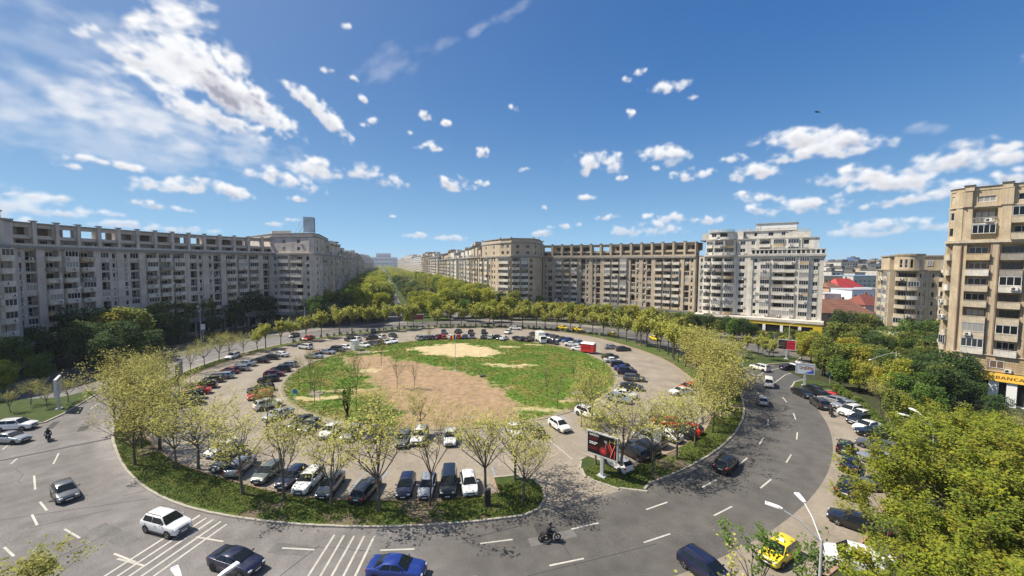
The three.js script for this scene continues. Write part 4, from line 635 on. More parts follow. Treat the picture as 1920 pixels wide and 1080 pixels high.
// the cream block at the right edge, nearest to the viewer
{
  const K = pos2(1797, 76.5), T = [0.62, 0.785], N = [-0.785, 0.62], at = (a, n) => [K[0] + T[0] * a + N[0] * n, K[1] + T[1] * a + N[1] * n], m = at(8, -6);
  const b = new Building('cream_apartment_block', 'sunlit cream apartment block at the right edge with a yellow bank sign along its base', m[0], m[1], M.wallCream, 71);
  const opt = { y0: 9.0, floors: 7, fh: 2.87, bal: M.balconyCream, glaze: 0.22, acs: 0.3, balD: 0.75, recess: 0.8, back: -1.1 };
  const f = lineP(...at(0, 0), ...at(22, 0)), cc = at(0, -1.8), cor = arcOut(cc[0], cc[1], 1.8, Math.atan2(N[0], -N[1]) / D2R + 80, Math.atan2(N[0], -N[1]) / D2R), wl = at(-1.77, -1.49), far = lineP(...at(-1.77, -13), ...wl);
  const brown = std(S(0.3, 0.2, 0.15), 0.9, { map: TX.wall });
  b.facade(far, [['P', 1], ['w', 2, { w: 1.2 }], ['p', 1], ['B', 3.2], ['p', 1], ['w', 1.6, { w: 0.9 }], ['P', 0.6]].map((c) => [c[0], c[1] * far.len / 10.4, c[2]]), opt);
  b.facade(cor, [['p', 0.15], ['B', 1.3, { gap: 0.1, d: 0.5 }], ['p', 0.2], ['P', cor.len - 1.65, { n: 0.1 }]], { ...opt, style: 'round' });
  b.facade(f, [['p', 0.45], ['P', 0.35, { n: 0.2 }], ['B', 2.9], ['P', 0.9], ['p', 0.25], ['B', 2.7, { style: 'box' }], ['p', 0.35], ['P', 0.5], ['B', 3.0, { style: 'iron' }], ['P', 0.6], ['B', 3, {}], ['P', 0.8], ['w', 2.6, { w: 1.6 }], ['P', 3]], opt);
  for (const x of [0.02, 3.74, 4.62, 8.2]) b.band('brown_strip', f, x, x + 0.14, 9, 29.2, 0.02, 0.31);
  const H = 9 + 7 * 2.87 + 0.25;
  b.band('cornice', f, -0.2, 22, H, H + 0.5, -6, 0.5).band('cornice', cor, 0, cor.len, H, H + 0.48, -3, 0.5).band('cornice', far, 0, far.len, H, H + 0.49, -6, 0.4);
  b.facade(f, [['p', 0.6], ['P', 0.6], ['B', 3.0, { style: 'iron', d: 0.4 }], ['p', 0.5], ['P', 1.1, { n: 0.4 }], ['B', 3.0, { d: 0.9 }], ['P', 0.6], ['B', 3.2, { d: 0.9 }], ['P', 1], ['w', 2.4, { w: 1.6 }], ['P', 5]], { ...opt, y0: H + 0.5, floors: 2, fh: 2.9 });
  b.facade(cor, [['p', 0.2], ['w', 1.3, { w: 0.9 }], ['p', 0.2], ['p', cor.len - 1.7, { n: 0.1 }]], { ...opt, y0: H + 0.5, floors: 2, fh: 2.9 });
  const H2 = H + 6.5; b.band('cornice', f, -0.2, 22, H2, H2 + 0.22, -6, 0.2).band('cornice', cor, 0, cor.len, H2, H2 + 0.21, -3, 0.25);
  b.facade(f, [['p', 1.1, { n: 0.5 }], ['w', 3.4, { w: 2.2, h: 1.0, sill: 0.7 }], ['P', 1.4, { n: 0.55 }], ['w', 3.2, { w: 2.2, h: 1.1, sill: 0.6 }], ['p', 0.5], ['w', 3.2, { w: 2.2, h: 1.1, sill: 0.6 }], ['P', 1.2, { n: 0.5 }], ['w', 3, { w: 2 }], ['p', 5]], { ...opt, y0: H2 + 0.22, floors: 1, fh: 2.6, acs: 0 });
  b.facade(cor, [['p', 0.3], ['w', 1.1, { w: 0.7, h: 1.2 }], ['p', 0.4], ['P', cor.len - 1.8, { n: 0.1 }]], { ...opt, y0: H2 + 0.21, floors: 1, fh: 2.6, acs: 0 });
  const H3 = H2 + 3.1; b.band('parapet', f, -0.1, 22, H3 - 0.05, H3 + 0.5, -6, 0.06).band('parapet', cor, 0, cor.len, H3 - 0.06, H3 + 0.48, -3, 0.08).band('parapet', far, 0, far.len, H, H3 + 0.47, -6, -0.1).band('coping', f, -0.1, 22, H3 + 0.5, H3 + 0.65, -6.1, 0.2).band('coping', cor, 0, cor.len, H3 + 0.48, H3 + 0.64, -3.1, 0.2);
  for (const x of [0.1, 4.6]) { b.band('parapet', f, x, x + 1.15, H3 - 0.1, H3 + 0.8, -0.4, 0.6); b.band('coping', f, x - 0.15, x + 1.3, H3 + 0.8, H3 + 1.0, -0.5, 0.75); }
  b.body([at(-2, -3), at(0.3, -1.2), at(21.8, -1.2), at(21.8, -13.5), at(-2, -13.5)], 0, H3 - 0.1, 'core');
  // base storeys: banded stone, windows, the sign and the white shop front
  const fb = lineP(...at(-0.2, 0.25), ...at(22, 0.25)); b.band('banded_wall', fb, 0.2, 22.2, 5.95, 8.9, -1.2, 0); for (let y = 6.05; y < 8.8; y += 0.42) b.band('banded_wall', fb, 0.2, 22.2, y, y + 0.36, 0.0, 0.06); b.band('cornice', fb, 0, 22.2, 8.9, 9.05, -1.2, 0.22);
  b.band('banded_wall', cor, 0, cor.len, 0, 8.9, -1.2, 0.22).band('banded_wall', far, 0, far.len, 0, 8.9, -1.2, 0.2);
  for (const x of [2.0, 5.6, 10.4, 14.5]) { b.window(fb, x, 0.1, 6.75, 1.7, 1.35, { frame: M.pvc }); b.band('brown_strip', fb, x - 1.15, x - 0.9, 6.55, 8.3, 0.062, 0.14); }
  b.ac(fb, 6.9, 0.08, 6.2);
  b.band('shop_front', fb, 0.4, 22, 0, 4.3, -1.2, -0.6); for (let x = 0.6; x < 21; x += 2.1) { b.band('white_pier', fb, x, x + 1.2, 0, 4.3, -0.6, 0.05); b.band('shop_window', fb, x + 1.2, x + 2.1, 0.4, 4.2, -0.58, -0.5); }
  b.finish({ core: M.wallCream, brown_strip: brown, banded_wall: std(S(0.55, 0.42, 0.25), 0.9, { map: TX.wall }), cornice: M.balconyCream, coping: M.wallDark, shop_front: M.white, white_pier: std(S(0.8, 0.8, 0.79), 0.6), });
  const cv = document.createElement('canvas'); cv.width = 1024; cv.height = 110; const g = cv.getContext('2d'); g.fillStyle = '#f5c64e'; g.fillRect(0, 0, 1024, 110); g.fillStyle = '#c6362c'; const leafM = (x) => { g.beginPath(); g.moveTo(x, 28); g.quadraticCurveTo(x + 22, 20, x + 44, 28); g.quadraticCurveTo(x + 44, 70, x + 20, 84); g.quadraticCurveTo(x + 4, 60, x, 28); g.fill(); g.fillStyle = '#f5c64e'; g.fillRect(x + 14, 34, 4, 30); g.fillStyle = '#c6362c'; }; leafM(120); leafM(512); g.fillStyle = '#5a2b22'; g.font = 'bold 58px sans-serif'; g.fillText('BANCA', 300, 76); g.fillText('TRANSILVANIA', 566, 76);
  const t = new THREE.CanvasTexture(cv); t.colorSpace = THREE.SRGBColorSpace;
  const sm = new THREE.Mesh(new THREE.BoxGeometry(17.5, 1.45, 0.25), [M.yellowSign ??= std(S(0.8, 0.55, 0.12), 0.6), M.yellowSign, M.yellowSign, M.yellowSign, std(S(1, 1, 1), 0.55, { map: t }), M.yellowSign]); sm.name = 'bank_sign'; const sp = fb.at(0.4 + 8.75, 0.22); sm.position.set(sp[0] - b.x, 5.15, sp[1] - b.z); sm.rotation.y = fb.rot(0); sm.castShadow = sm.receiveShadow = true; b.g.add(sm);
}
// blocks lining the boulevard
function slabBlock(v0, v1, u, sideSign, H, mat, seed, label, detailed) {
  // facade faces the boulevard; sideSign -1 = left row, +1 = right row
  const a = bv(v0, u), e = bv(v1, u), depth = 14, path = sideSign < 0 ? lineP(...e, ...a) : lineP(...a, ...e);
  const P = sideSign < 0 ? lineP(...a, ...e) : path; const L = Math.abs(v1 - v0);
  const facadePath = sideSign < 0 ? lineP(...a, ...e) : lineP(...e, ...a);
  const chosen = (() => { const q = facadePath.at(L / 2, 1), w = bv((v0 + v1) / 2, 0), c0 = facadePath.at(L / 2, 0); return Math.hypot(q[0] - w[0], q[1] - w[1]) < Math.hypot(c0[0] - w[0], c0[1] - w[1]) ? facadePath : (sideSign < 0 ? lineP(...e, ...a) : lineP(...a, ...e)); })();
  const m = bv((v0 + v1) / 2, u + sideSign * 7), b = new Building('boulevard_block', label, m[0], m[1], mat, seed, 'apartment blocks lining the boulevard');
  const fl = Math.floor((H - 9) / 2.9), r = b.r; b.simple = true;
  b.facade(chosen, (() => { const c = colsFor(L, seed + 1), t = c.reduce((s, q) => s + q[1], 0); return c.map((q) => [q[0], q[1] * L / t, q[2]]); })(), { y0: 5, floors: fl, fh: 2.9, glaze: 0.4, acs: detailed ? 0.3 : 0.1 });
  const top = 5 + fl * 2.9 + 0.25; b.body([bv(v0, u + sideSign * 1.4), bv(v1, u + sideSign * 1.4), bv(v1, u + sideSign * depth), bv(v0, u + sideSign * depth)], 0, top, 'core');
  b.band('cornice', chosen, 0, L, top, top + 0.5, -3, 0.7);
  const n = 2 + Math.floor(r() * 3); for (let k = 0; k < n; k++) { const w = L / n, q0 = k * w + rr(0.5, 3, r), q1 = (k + 1) * w - rr(0.5, 3, r), hh = H - top + rr(-3.2, 1.5, r); if (hh < 1) continue; b.band('attic_wall', chosen, q0, q1, top + 0.5, top + hh, -8, -1.2 - r()); for (let x = q0 + 1.5; x < q1 - 1; x += 2.6) if (hh > 2.4) b.window(chosen, x, -1.1, top + 0.9, 1.6, 1.4); b.band('cornice', chosen, q0 - 0.4, q1 + 0.4, top + hh, top + hh + 0.35, -8.5, -0.7); if (r() < 0.6) b.band('stair_head', chosen, q0 + 2, q0 + 5, top + hh + 0.35, top + hh + 2.2 + r(), -7, -3); }
  // gable wall facing the viewer, with its windows
  const gz = sideSign < 0 ? lineP(...bv(v0, u - depth), ...bv(v0, u + 0.001)) : lineP(...bv(v0, u), ...bv(v0, u + depth)); b.band('wall', gz, 0, depth, 0, top, -1.3, 0); for (let f = 0; f < fl; f++) for (const x of [3, 7, 11]) if (r() < 0.8) b.window(gz, x, 0.03, 5 + f * 2.9 + 0.9, 1.4, 1.4);
  b.band('podium', chosen, 0, L, 4, 4.9, -1, 2.2); b.finish({ podium: M.pavement });
}
const side = [['left', -1, -40.5], ['right', 1, 36]];
for (const [nm, sg, u] of side) {
  let v = sg < 0 ? 122 : 124, k = 0; const r = mulberry(sg < 0 ? 3 : 8);
  for (const [len, H, mat] of sg < 0 ? [[46, 34.5, M.wallGrey], [52, 37.5, M.wallGrey], [58, 33, M.wallGrey], [70, 35, M.wallGrey], [90, 37, M.wallGrey], [120, 34, M.wallGrey]] : [[34, 35, M.wallTan], [40, 34, M.wallPale], [46, 35, M.wallPale], [60, 33.5, M.wallTan], [80, 36, M.wallPale], [110, 38, M.wallTan]]) {
    slabBlock(v + 3, v + len, u + sg * (k % 2) * 1.5, sg, H, mat, 200 + k * 7 + (sg > 0 ? 100 : 0), `${mat === M.wallTan ? 'tan' : mat === M.wallPale ? 'pale' : 'grey'} apartment block, ${ordinal(k)} beyond the corner tower on the boulevard's ${nm} side`, k < 3); v += len; k++;
  }
  const far = [[200, 40, 60], [300, 44, 120], [380, 42, 200]]; let q = v; for (const [len, H] of far) { const a = [bv(q + 6, u + sg * 2), bv(q + len, u + sg * 2), bv(q + len, u + sg * 18), bv(q + 6, u + sg * 18)], mm = bv(q + len / 2, u + sg * 8), b = new Building('boulevard_block', `hazy grey row of distant apartment blocks, ${ordinal(k)} along the boulevard's ${nm} side`, mm[0], mm[1], M.wallGrey, 900 + k + (sg > 0 ? 50 : 0), 'apartment blocks lining the boulevard'); b.body(a, 0, H - 6, 'wall'); for (let z = q + 10; z < q + len - 20; z += 36) b.body([bv(z, u + sg * 4), bv(z + 22, u + sg * 4), bv(z + 22, u + sg * 14), bv(z, u + sg * 14)], H - 6, H - rr(0, 4, r), 'attic_wall'); const P = sg < 0 ? lineP(...bv(q + 6, u + sg * 2), ...bv(q + len, u + sg * 2)) : lineP(...bv(q + len, u + sg * 2), ...bv(q + 6, u + sg * 2)); const wn = b.w('window_band'); for (let f = 0; f < 11; f++) for (let x = 2; x < len - 12; x += 7) wn.cell(P, x, x + 4.2, 6 + f * 2.9, 7.5 + f * 2.9, -0.2, 0.08); b.finish({ window_band: M.glassB }); q += len; k++; }
}
// the palace closing the view
{
  const c = bv(2720, -3), t = thing('palace', 'huge pale stepped palace closing the far end of the boulevard', 'palace', c[0], 0, c[1], Math.atan2(-AX[0], -AX[1])), pale = std(S(0.55, 0.56, 0.57), 0.9), w = new MB(), win = new MB(), cor = new MB();
  for (const [x, y0, y1, d] of [[88, 0, 62, 40], [46, 62, 88, 30], [60, 0, 40, 46]]) { w.box(-x, x, y0, y1, -d, d); cor.box(-x - 1.5, x + 1.5, y1, y1 + 2.2, -d - 1.5, d + 1.5); for (let q = -x + 4; q < x - 3; q += 6) for (let y = y0 + 6; y < y1 - 8; y += 13) win.box(q, q + 3, y, y + 8.5, d, d + 0.5); }
  part('wall', w.geo(), pale, t); part('cornice', cor.geo(), pale, t); const wn = part('window', win.geo(), M.glassB, t); wn.userData.kind = 'stuff';
}

// ---------------------------------------------------------------- trees
// leaf(): one folded leaf or a small spray of them, added to a builder
function leaf(m, p, size, r, tint, up = 0.5) {
  const a = r() * P2, e = (r() - 0.5) * 2.2 * (1 - up * 0.4), d = V(Math.cos(a) * Math.cos(e), Math.sin(e), Math.sin(a) * Math.cos(e)), n = V(r() - 0.5, up + r() * 0.9, r() - 0.5).normalize(), s = V(0, 0, 0).crossVectors(d, n).normalize(), w = size * rr(0.34, 0.5, r), l = size * rr(0.8, 1.2, r), k = m.p.length / 3;
  n.crossVectors(s, d).normalize();
  const A = p, B = [p.x + d.x * l * 0.45 + s.x * w, p.y + d.y * l * 0.45 + s.y * w + size * 0.1, p.z + d.z * l * 0.45 + s.z * w], D = [p.x + d.x * l * 0.45 - s.x * w, p.y + d.y * l * 0.45 - s.y * w + size * 0.1, p.z + d.z * l * 0.45 - s.z * w], E = [p.x + d.x * l, p.y + d.y * l, p.z + d.z * l];
  m.p.push(A.x, A.y, A.z, ...B, ...E, ...D); for (let q = 0; q < 4; q++) { m.n.push(n.x, n.y, n.z); m.c.push(...tint); } m.u.push(0, 0, 1, 0, 1, 1, 0, 1); m.i.push(k, k + 1, k + 2, k, k + 2, k + 3);
}
const tintMix = (cols, r, lean = 0.5) => { const a = pick(cols, r), b = pick(cols, r), t = r(), v = rr(0.8, 1.2, r); return a.map((x, i) => mix(x, b[i], t) * v); };
// a branching tree; returns [wood, leaves]
function branchTree(seed, { h = 9, trunk = 2.6, r0 = 0.16, limbs = 6, spread = 0.7, depth = 3, kids = 3, leaves = 14, size = 0.2, cols, len = 2.6, curl = 0.25, leafR = 0.34, up = 0.55, sides = 5, leafFrom = 0.25 }) {
  const r = mulberry(seed), wood = new MB(), lf = new MB(); lf.c = [];
  const grow2 = (p, d, L, rad, lev, hue) => {
    const pts = [p.clone()], rads = [rad], n = lev === 0 ? 3 : 4, q = p.clone(), dir = d.clone();
    for (let k = 1; k <= n; k++) { dir.add(V(r() - 0.5, (r() - 0.5) * 0.6 + up * 0.28, r() - 0.5).multiplyScalar(curl * 1.7)).normalize(); q.addScaledVector(dir, L / n); pts.push(q.clone()); rads.push(rad * mix(1, lev >= depth - 1 ? 0.3 : 0.62, k / n)); }
    wood.tube(pts, rads, lev < 1 ? sides : lev < 2 ? 4 : 3, lev >= depth - 1);
    if (lev >= depth - 2) { const c = lev === depth - 1 ? leaves : Math.floor(leaves * 0.4); for (let k = 0; k < c; k++) { const t = mix(leafFrom, 1.06, r()) * n, i = Math.min(n - 1, Math.floor(t)), a = pts[i], b = pts[i + 1], P = V(0, 0, 0).lerpVectors(a, b, t - i); const s = leafR * Math.cbrt(r()); const u = V(r() - 0.5, r() - 0.5, r() - 0.5).normalize(); P.addScaledVector(u, s); const tc = tintMix(cols, r); leaf(lf, P, size * rr(0.6, 1.35, r), r, tc.map((x, q) => mix(x, hue[q], 0.55))); } }
    if (lev < depth - 1) { const nk = kids + (r() < 0.4 ? 1 : 0); for (let k = 0; k < nk; k++) { const t = k === 0 ? 1 : rr(0.35, 0.95, r), i = Math.min(n - 1, Math.floor(t * n)), P = V(0, 0, 0).lerpVectors(pts[i], pts[i + 1], t * n - i), az = r() * P2, side = V(Math.cos(az), rr(-0.1, 0.5, r), Math.sin(az)); grow2(P, dir.clone().multiplyScalar(k === 0 ? 1.3 : 0.75).addScaledVector(side, spread).normalize(), L * rr(0.55, 0.8, r), rads[i] * 0.6, lev + 1, r() < 0.5 ? hue : tintMix(cols, r).map((x, q) => mix(x, hue[q], 0.5))); } }
  };
  const top = V(rr(-0.15, 0.15, r), trunk, rr(-0.15, 0.15, r)), mid = V(top.x * 0.4 + rr(-0.06, 0.06, r), trunk * 0.5, top.z * 0.4);
  wood.tube([V(0, -0.1, 0), V(0, 0.25, 0), mid, top], [r0 * 1.35, r0, r0 * 0.88, r0 * 0.8], sides + 2, false);
  for (let k = 0; k < limbs; k++) { const az = (k + rr(-0.3, 0.3, r)) / limbs * P2, e = k === 0 ? 0.12 : rr(0.55, 1.0, r) * spread; const d = V(Math.cos(az) * Math.sin(e), Math.cos(e), Math.sin(az) * Math.sin(e)); grow2(V(top.x, top.y - (k === 0 ? 0 : rr(0, trunk * 0.12, r)), top.z), d, len * rr(0.8, 1.2, r), r0 * (k === 0 ? 0.62 : 0.42), 0, tintMix(cols, r)); }
  const sc = (g) => { g.computeBoundingBox(); return g; };
  const W = sc(wood.geo()), F = sc(lf.geo()), hh = Math.max(F.boundingBox.max.y, 1); const s = h / hh; W.scale(s, s, s); F.scale(s, s, s); return [W, F];
}
// a full crown: leaf sprays spread through uneven lobes round a branched stem
function denseTree(seed, { h = 10, trunk = 2.2, r0 = 0.22, rx = 3.4, lobes = 13, n = 5200, size = 0.42, cols, shape = 'round', gap = 0.25 }) {
  const r = mulberry(seed), wood = new MB(), lf = new MB(); lf.c = [];
  const cy = (h + trunk * 0.8) / 2, ry = (h - trunk * 0.8) / 2, L = [];
  wood.tube([V(0, -0.1, 0), V(0, 0.4, 0), V(rr(-0.1, 0.1, r), trunk, rr(-0.1, 0.1, r)), V(rr(-0.3, 0.3, r), h * 0.75, rr(-0.3, 0.3, r))], [r0 * 1.4, r0, r0 * 0.8, r0 * 0.2], 7);
  for (let k = 0; k < lobes; k++) {
    const t = (k + 0.5) / lobes, y = mix(-0.78, 0.86, t) + rr(-0.1, 0.1, r), w = shape === 'cone' ? mix(0.85, 0.14, (y + 1) / 2) : Math.sqrt(Math.max(0.06, 1 - y * y * 0.9)), az = k * 2.4 + r(), d = w * rr(0.4, 0.72, r), R = (shape === 'cone' ? mix(0.42, 0.22, t) : rr(0.34, 0.5, r)) * rx;
    const c = V(Math.cos(az) * d * rx, cy + y * ry * 0.86, Math.sin(az) * d * rx); L.push([c, R, tintMix(cols, r), rr(0.75, 1.1, r)]);
    wood.tube([V(0, Math.max(trunk * 0.8, c.y - R * 1.5), 0), V(c.x * 0.5, c.y - R * 0.45, c.z * 0.5), c], [r0 * 0.4, r0 * 0.26, r0 * 0.08], 4);
  }
  for (let k = 0; k < n; k++) {
    const [c, R, tint, sq] = L[Math.floor(r() * L.length)], u = V(r() - 0.5, r() - 0.5, r() - 0.5).normalize(), q = 1 - 0.5 * r() * r() ; const bump = 1 + 0.35 * noise3.noise(u.x * 2.3 + c.x, u.y * 2.3 + c.y, u.z * 2.3 + c.z);
    if (noise3.noise(u.x * 3.1 + c.z, u.y * 3.1, u.z * 3.1 + c.x) > 0.55 - gap) continue;
    const P = V(c.x + u.x * R * q * bump, c.y + u.y * R * q * bump * sq, c.z + u.z * R * q * bump); if (P.y < trunk * 0.7) continue;
    const v = rr(0.72, 1.22, r), tt = tintMix(cols, r); leaf(lf, P, size * rr(0.65, 1.3, r), r, tint.map((x, i) => mix(x, tt[i], 0.35) * v), 0.4);
  }
  return [wood.geo(), lf.geo()];
}
const COL = {
  plane: [[0.46, 0.46, 0.1], [0.55, 0.52, 0.14], [0.34, 0.37, 0.07], [0.46, 0.4, 0.12]],
  planeDull: [[0.36, 0.37, 0.08], [0.42, 0.38, 0.1], [0.28, 0.3, 0.06]],
  lime: [[0.34, 0.37, 0.03], [0.42, 0.41, 0.045], [0.25, 0.31, 0.03]],
  green: [[0.11, 0.2, 0.022], [0.16, 0.25, 0.03], [0.08, 0.15, 0.022]],
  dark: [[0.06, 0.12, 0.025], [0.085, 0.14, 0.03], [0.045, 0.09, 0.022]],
  olive: [[0.18, 0.22, 0.035], [0.25, 0.27, 0.045], [0.13, 0.17, 0.03]],
  gold: [[0.34, 0.32, 0.03], [0.27, 0.29, 0.03], [0.38, 0.31, 0.035]],
  maple: [[0.25, 0.31, 0.018], [0.3, 0.3, 0.02], [0.13, 0.2, 0.018], [0.36, 0.25, 0.022], [0.2, 0.28, 0.018], [0.24, 0.3, 0.018], [0.1, 0.16, 0.016]],
  silver: [[0.16, 0.2, 0.1], [0.2, 0.24, 0.13], [0.12, 0.16, 0.07]],
  blossom: [[0.5, 0.52, 0.38], [0.25, 0.3, 0.12], [0.4, 0.43, 0.28]],
};
const KIND = {};
function kind(name, make, variants, crownMat = M.leaf, bark = M.bark) { KIND[name] = { list: Array.from({ length: variants }, (_, k) => make(k)), crownMat, bark, used: 0 }; }
kind('plane', (k) => branchTree(100 + k, { h: 8.6, trunk: 2.2, r0: 0.115, limbs: 8, spread: 0.85, depth: 4, kids: 3, leaves: 6, size: 0.14, cols: COL.plane, len: 2.4, leafR: 0.34, curl: 0.26, leafFrom: 0.1 }), 6, M.leaf, M.barkGrey);
kind('sparse', (k) => branchTree(140 + k, { h: 8.6, trunk: 2.7, r0: 0.1, limbs: 6, spread: 0.7, depth: 4, kids: 3, leaves: 3, size: 0.15, cols: COL.planeDull, len: 2.6, leafR: 0.28, curl: 0.2 }), 3, M.leaf, M.bark);
kind('full', (k) => branchTree(160 + k, { h: 8.2, trunk: 1.9, r0: 0.12, limbs: 8, spread: 0.85, depth: 4, kids: 3, leaves: 5, size: 0.155, cols: [...COL.plane, [0.3, 0.24, 0.04]], len: 2.2, leafR: 0.4, curl: 0.22 }), 3, M.leaf, M.bark);
kind('farplane', (k) => branchTree(180 + k, { h: 7.6, trunk: 2.6, r0: 0.14, limbs: 6, spread: 0.6, depth: 3, kids: 3, leaves: 20, size: 0.36, cols: [...COL.plane, ...COL.lime], len: 2.4, leafR: 0.5, curl: 0.2 }), 3, M.leaf, M.bark);
for (const [nm, cols, o] of [['lime', COL.lime, { h: 12, rx: 3.6 }], ['green', COL.green, { h: 11, rx: 4 }], ['dark', COL.dark, { h: 12, rx: 4.6, n: 6500 }], ['olive', COL.olive, { h: 10, rx: 3.6, gap: 0.32 }], ['gold', COL.gold, { h: 9.5, rx: 3.6, gap: 0.3 }], ['silver', COL.silver, { h: 8, rx: 3.2, gap: 0.3 }], ['blossom', COL.blossom, { h: 6, rx: 2.4, gap: 0.3 }], ['cone', COL.lime, { h: 11, rx: 2.3, shape: 'cone' }], ['darkcone', COL.dark, { h: 12, rx: 2.2, shape: 'cone' }]]) kind(nm, (k) => denseTree(300 + k + nm.length * 17, { cols, ...o }), 3, M.leaf, M.barkDark);
kind('shrub', (k) => denseTree(500 + k, { h: 2.6, trunk: 0.2, r0: 0.06, rx: 1.5, lobes: 8, n: 1300, size: 0.26, cols: [...COL.olive, ...COL.green] }), 2, M.leaf, M.barkDark);
kind('hedge', (k) => denseTree(520 + k, { h: 1.2, trunk: 0.1, r0: 0.04, rx: 0.9, lobes: 6, n: 500, size: 0.18, cols: COL.dark }), 2, M.leaf, M.barkDark);
function plant(k, x, z, h, label, { group, y = 0.1, name = 'tree', cat = 'tree', wide = 1, v } = {}) {
  const K = KIND[k], [w, f] = K.list[(v ?? K.used++) % K.list.length]; f.boundingBox ?? f.computeBoundingBox(); const s = h / f.boundingBox.max.y;
  const t = thing(name, label, cat, x, y, z, R0() * P2, group); t.scale.set(s * wide, s, s * wide);
  part('trunk', w, K.bark, t); part('crown', f, K.crownMat, t); return t;
}
const at = (px0, py0, dx = 0) => G(px0, py0);

// plane trees on the grass strip round the car park, each at the foot seen in the photograph
const foot = [];
const nearFeet = [[262, 800, 8.2, 'full'], [232, 765, 8, 'full'], [300, 845, 8.5, 'full'], [330, 812, 8, 'plane'], [285, 760, 7.5, 'plane'], [372, 880, 8.4, 'plane'], [455, 928, 9, 'plane'], [532, 938, 8.4, 'plane'], [622, 950, 7.6, 'plane'], [711, 958, 9.4, 'plane'], [806, 950, 8.6, 'sparse'], [910, 925, 7.6, 'plane'], [965, 900, 7.8, 'plane'], [980, 942, 7.0, 'plane'], [1117, 872, 6.8, 'plane'], [1165, 888, 8.6, 'plane'], [1224, 888, 7.4, 'plane'], [1268, 862, 7.2, 'plane'], [1303, 838, 7.4, 'plane'], [1335, 812, 7.6, 'full'], [1352, 786, 7.8, 'full'], [1362, 762, 8.4, 'full'], [1340, 770, 7.6, 'plane'], [1318, 795, 7.2, 'plane']];
nearFeet.forEach(([x, y, h, k], i) => { const p = G(x, y); plant(k, p[0], p[1], h * 1.34, `${k === 'sparse' ? 'nearly bare' : k === 'full' ? 'full-crowned' : 'young'} yellow-green plane tree, ${ordinal(i)} counted from the left along the near grass strip`, { name: 'plane_tree', group: 'plane trees ringing the car park', wide: k === 'plane' ? 1.14 : 1 }); });
{ let i = 0; for (let a = 116; a > 66; a -= 3.1) { const two = a > 84 && a < 112; for (const r of two ? [57.0, 60.6] : [58.5]) { const p = ang(a + rr(-0.8, 0.8), r + rr(-0.6, 0.6)); plant(a > 92 ? (R0() < 0.6 ? 'full' : 'plane') : 'farplane', p[0], p[1], a > 92 ? rr(10, 12.2) : rr(9, 11), `leafy yellow-green plane tree, ${ordinal(i++)} from the viewer in the right-hand grass strip`, { name: 'plane_tree', group: 'plane trees ringing the car park' }); } } }
{ let i = 0; for (let a = 64; a > -18; a -= 4.6) { const p = ang(a + rr(-0.8, 0.8), 59.5 + rr(-0.8, 0.8)); plant('farplane', p[0], p[1], rr(8, 10.6), `small plane tree, ${ordinal(i++)} from the right in the far grass strip`, { name: 'plane_tree', group: 'plane trees ringing the car park' }); } }
{ let i = 0; for (let a = -24; a > -101; a -= a > -60 ? 5.2 : 4.2) { const p = ang(a + rr(-0.8, 0.8), 59.8 + rr(-0.6, 0.6)); plant(a < -78 ? 'plane' : 'farplane', p[0], p[1], a > -58 ? rr(9.5, 11.5) : rr(6.4, 8.6), `yellow-green plane tree, ${ordinal(i++)} from the boulevard along the left grass strip`, { name: 'plane_tree', group: 'plane trees ringing the car park' }); } }
{ let i = 0; for (const [a, r] of [[-113, 61], [-118, 58.2], [-122, 60.6], [-126, 58], [-130, 61], [-134, 58.4], [-138, 60.2], [-143, 59], [-148, 60.8], [-153, 58.6]]) { const p = ang(a, r); plant(i % 3 ? 'full' : 'plane', p[0], p[1], rr(8.6, 10.6), `bushy yellow-green plane tree, ${ordinal(i++)} from the far end in the crowded left grass strip`, { name: 'plane_tree', group: 'plane trees ringing the car park' }); } }
// thin trees on the lawn
[[583, 735, 9], [560, 720, 7], [590, 762, 8], [668, 772, 12], [745, 735, 8.5], [777, 736, 8], [600, 752, 6], [715, 690, 9.5], [1045, 768, 7.5], [1026, 748, 6.8], [1075, 720, 6], [1115, 735, 7], [1133, 704, 6], [804, 650, 7.5], [765, 658, 3.5], [640, 700, 6]].forEach(([x, y, h], i) => { const p = G(x, y); plant(x === 1026 || x > 700 && x < 790 ? 'sparse' : 'sparse', p[0], p[1], h, `thin straight tree with a few young leaves, ${ordinal(i)} of the slender trees on the lawn`, { name: 'slender_tree', group: 'slender trees on the lawn', wide: 0.62, y: 0.3 }); });
[[648, 800, 5.8], [700, 812, 6.6], [790, 815, 6], [500, 800, 6], [1110, 790, 7.4], [1090, 800, 6]].forEach(([x, y, h], i) => { const p = G(x, y); if (i) plant('plane', p[0], p[1], h * 1.35, `yellow-green plane tree among the inner parked cars, ${ordinal(i - 1)} from the left`, { name: 'plane_tree', group: 'plane trees among the inner parked cars' }); });
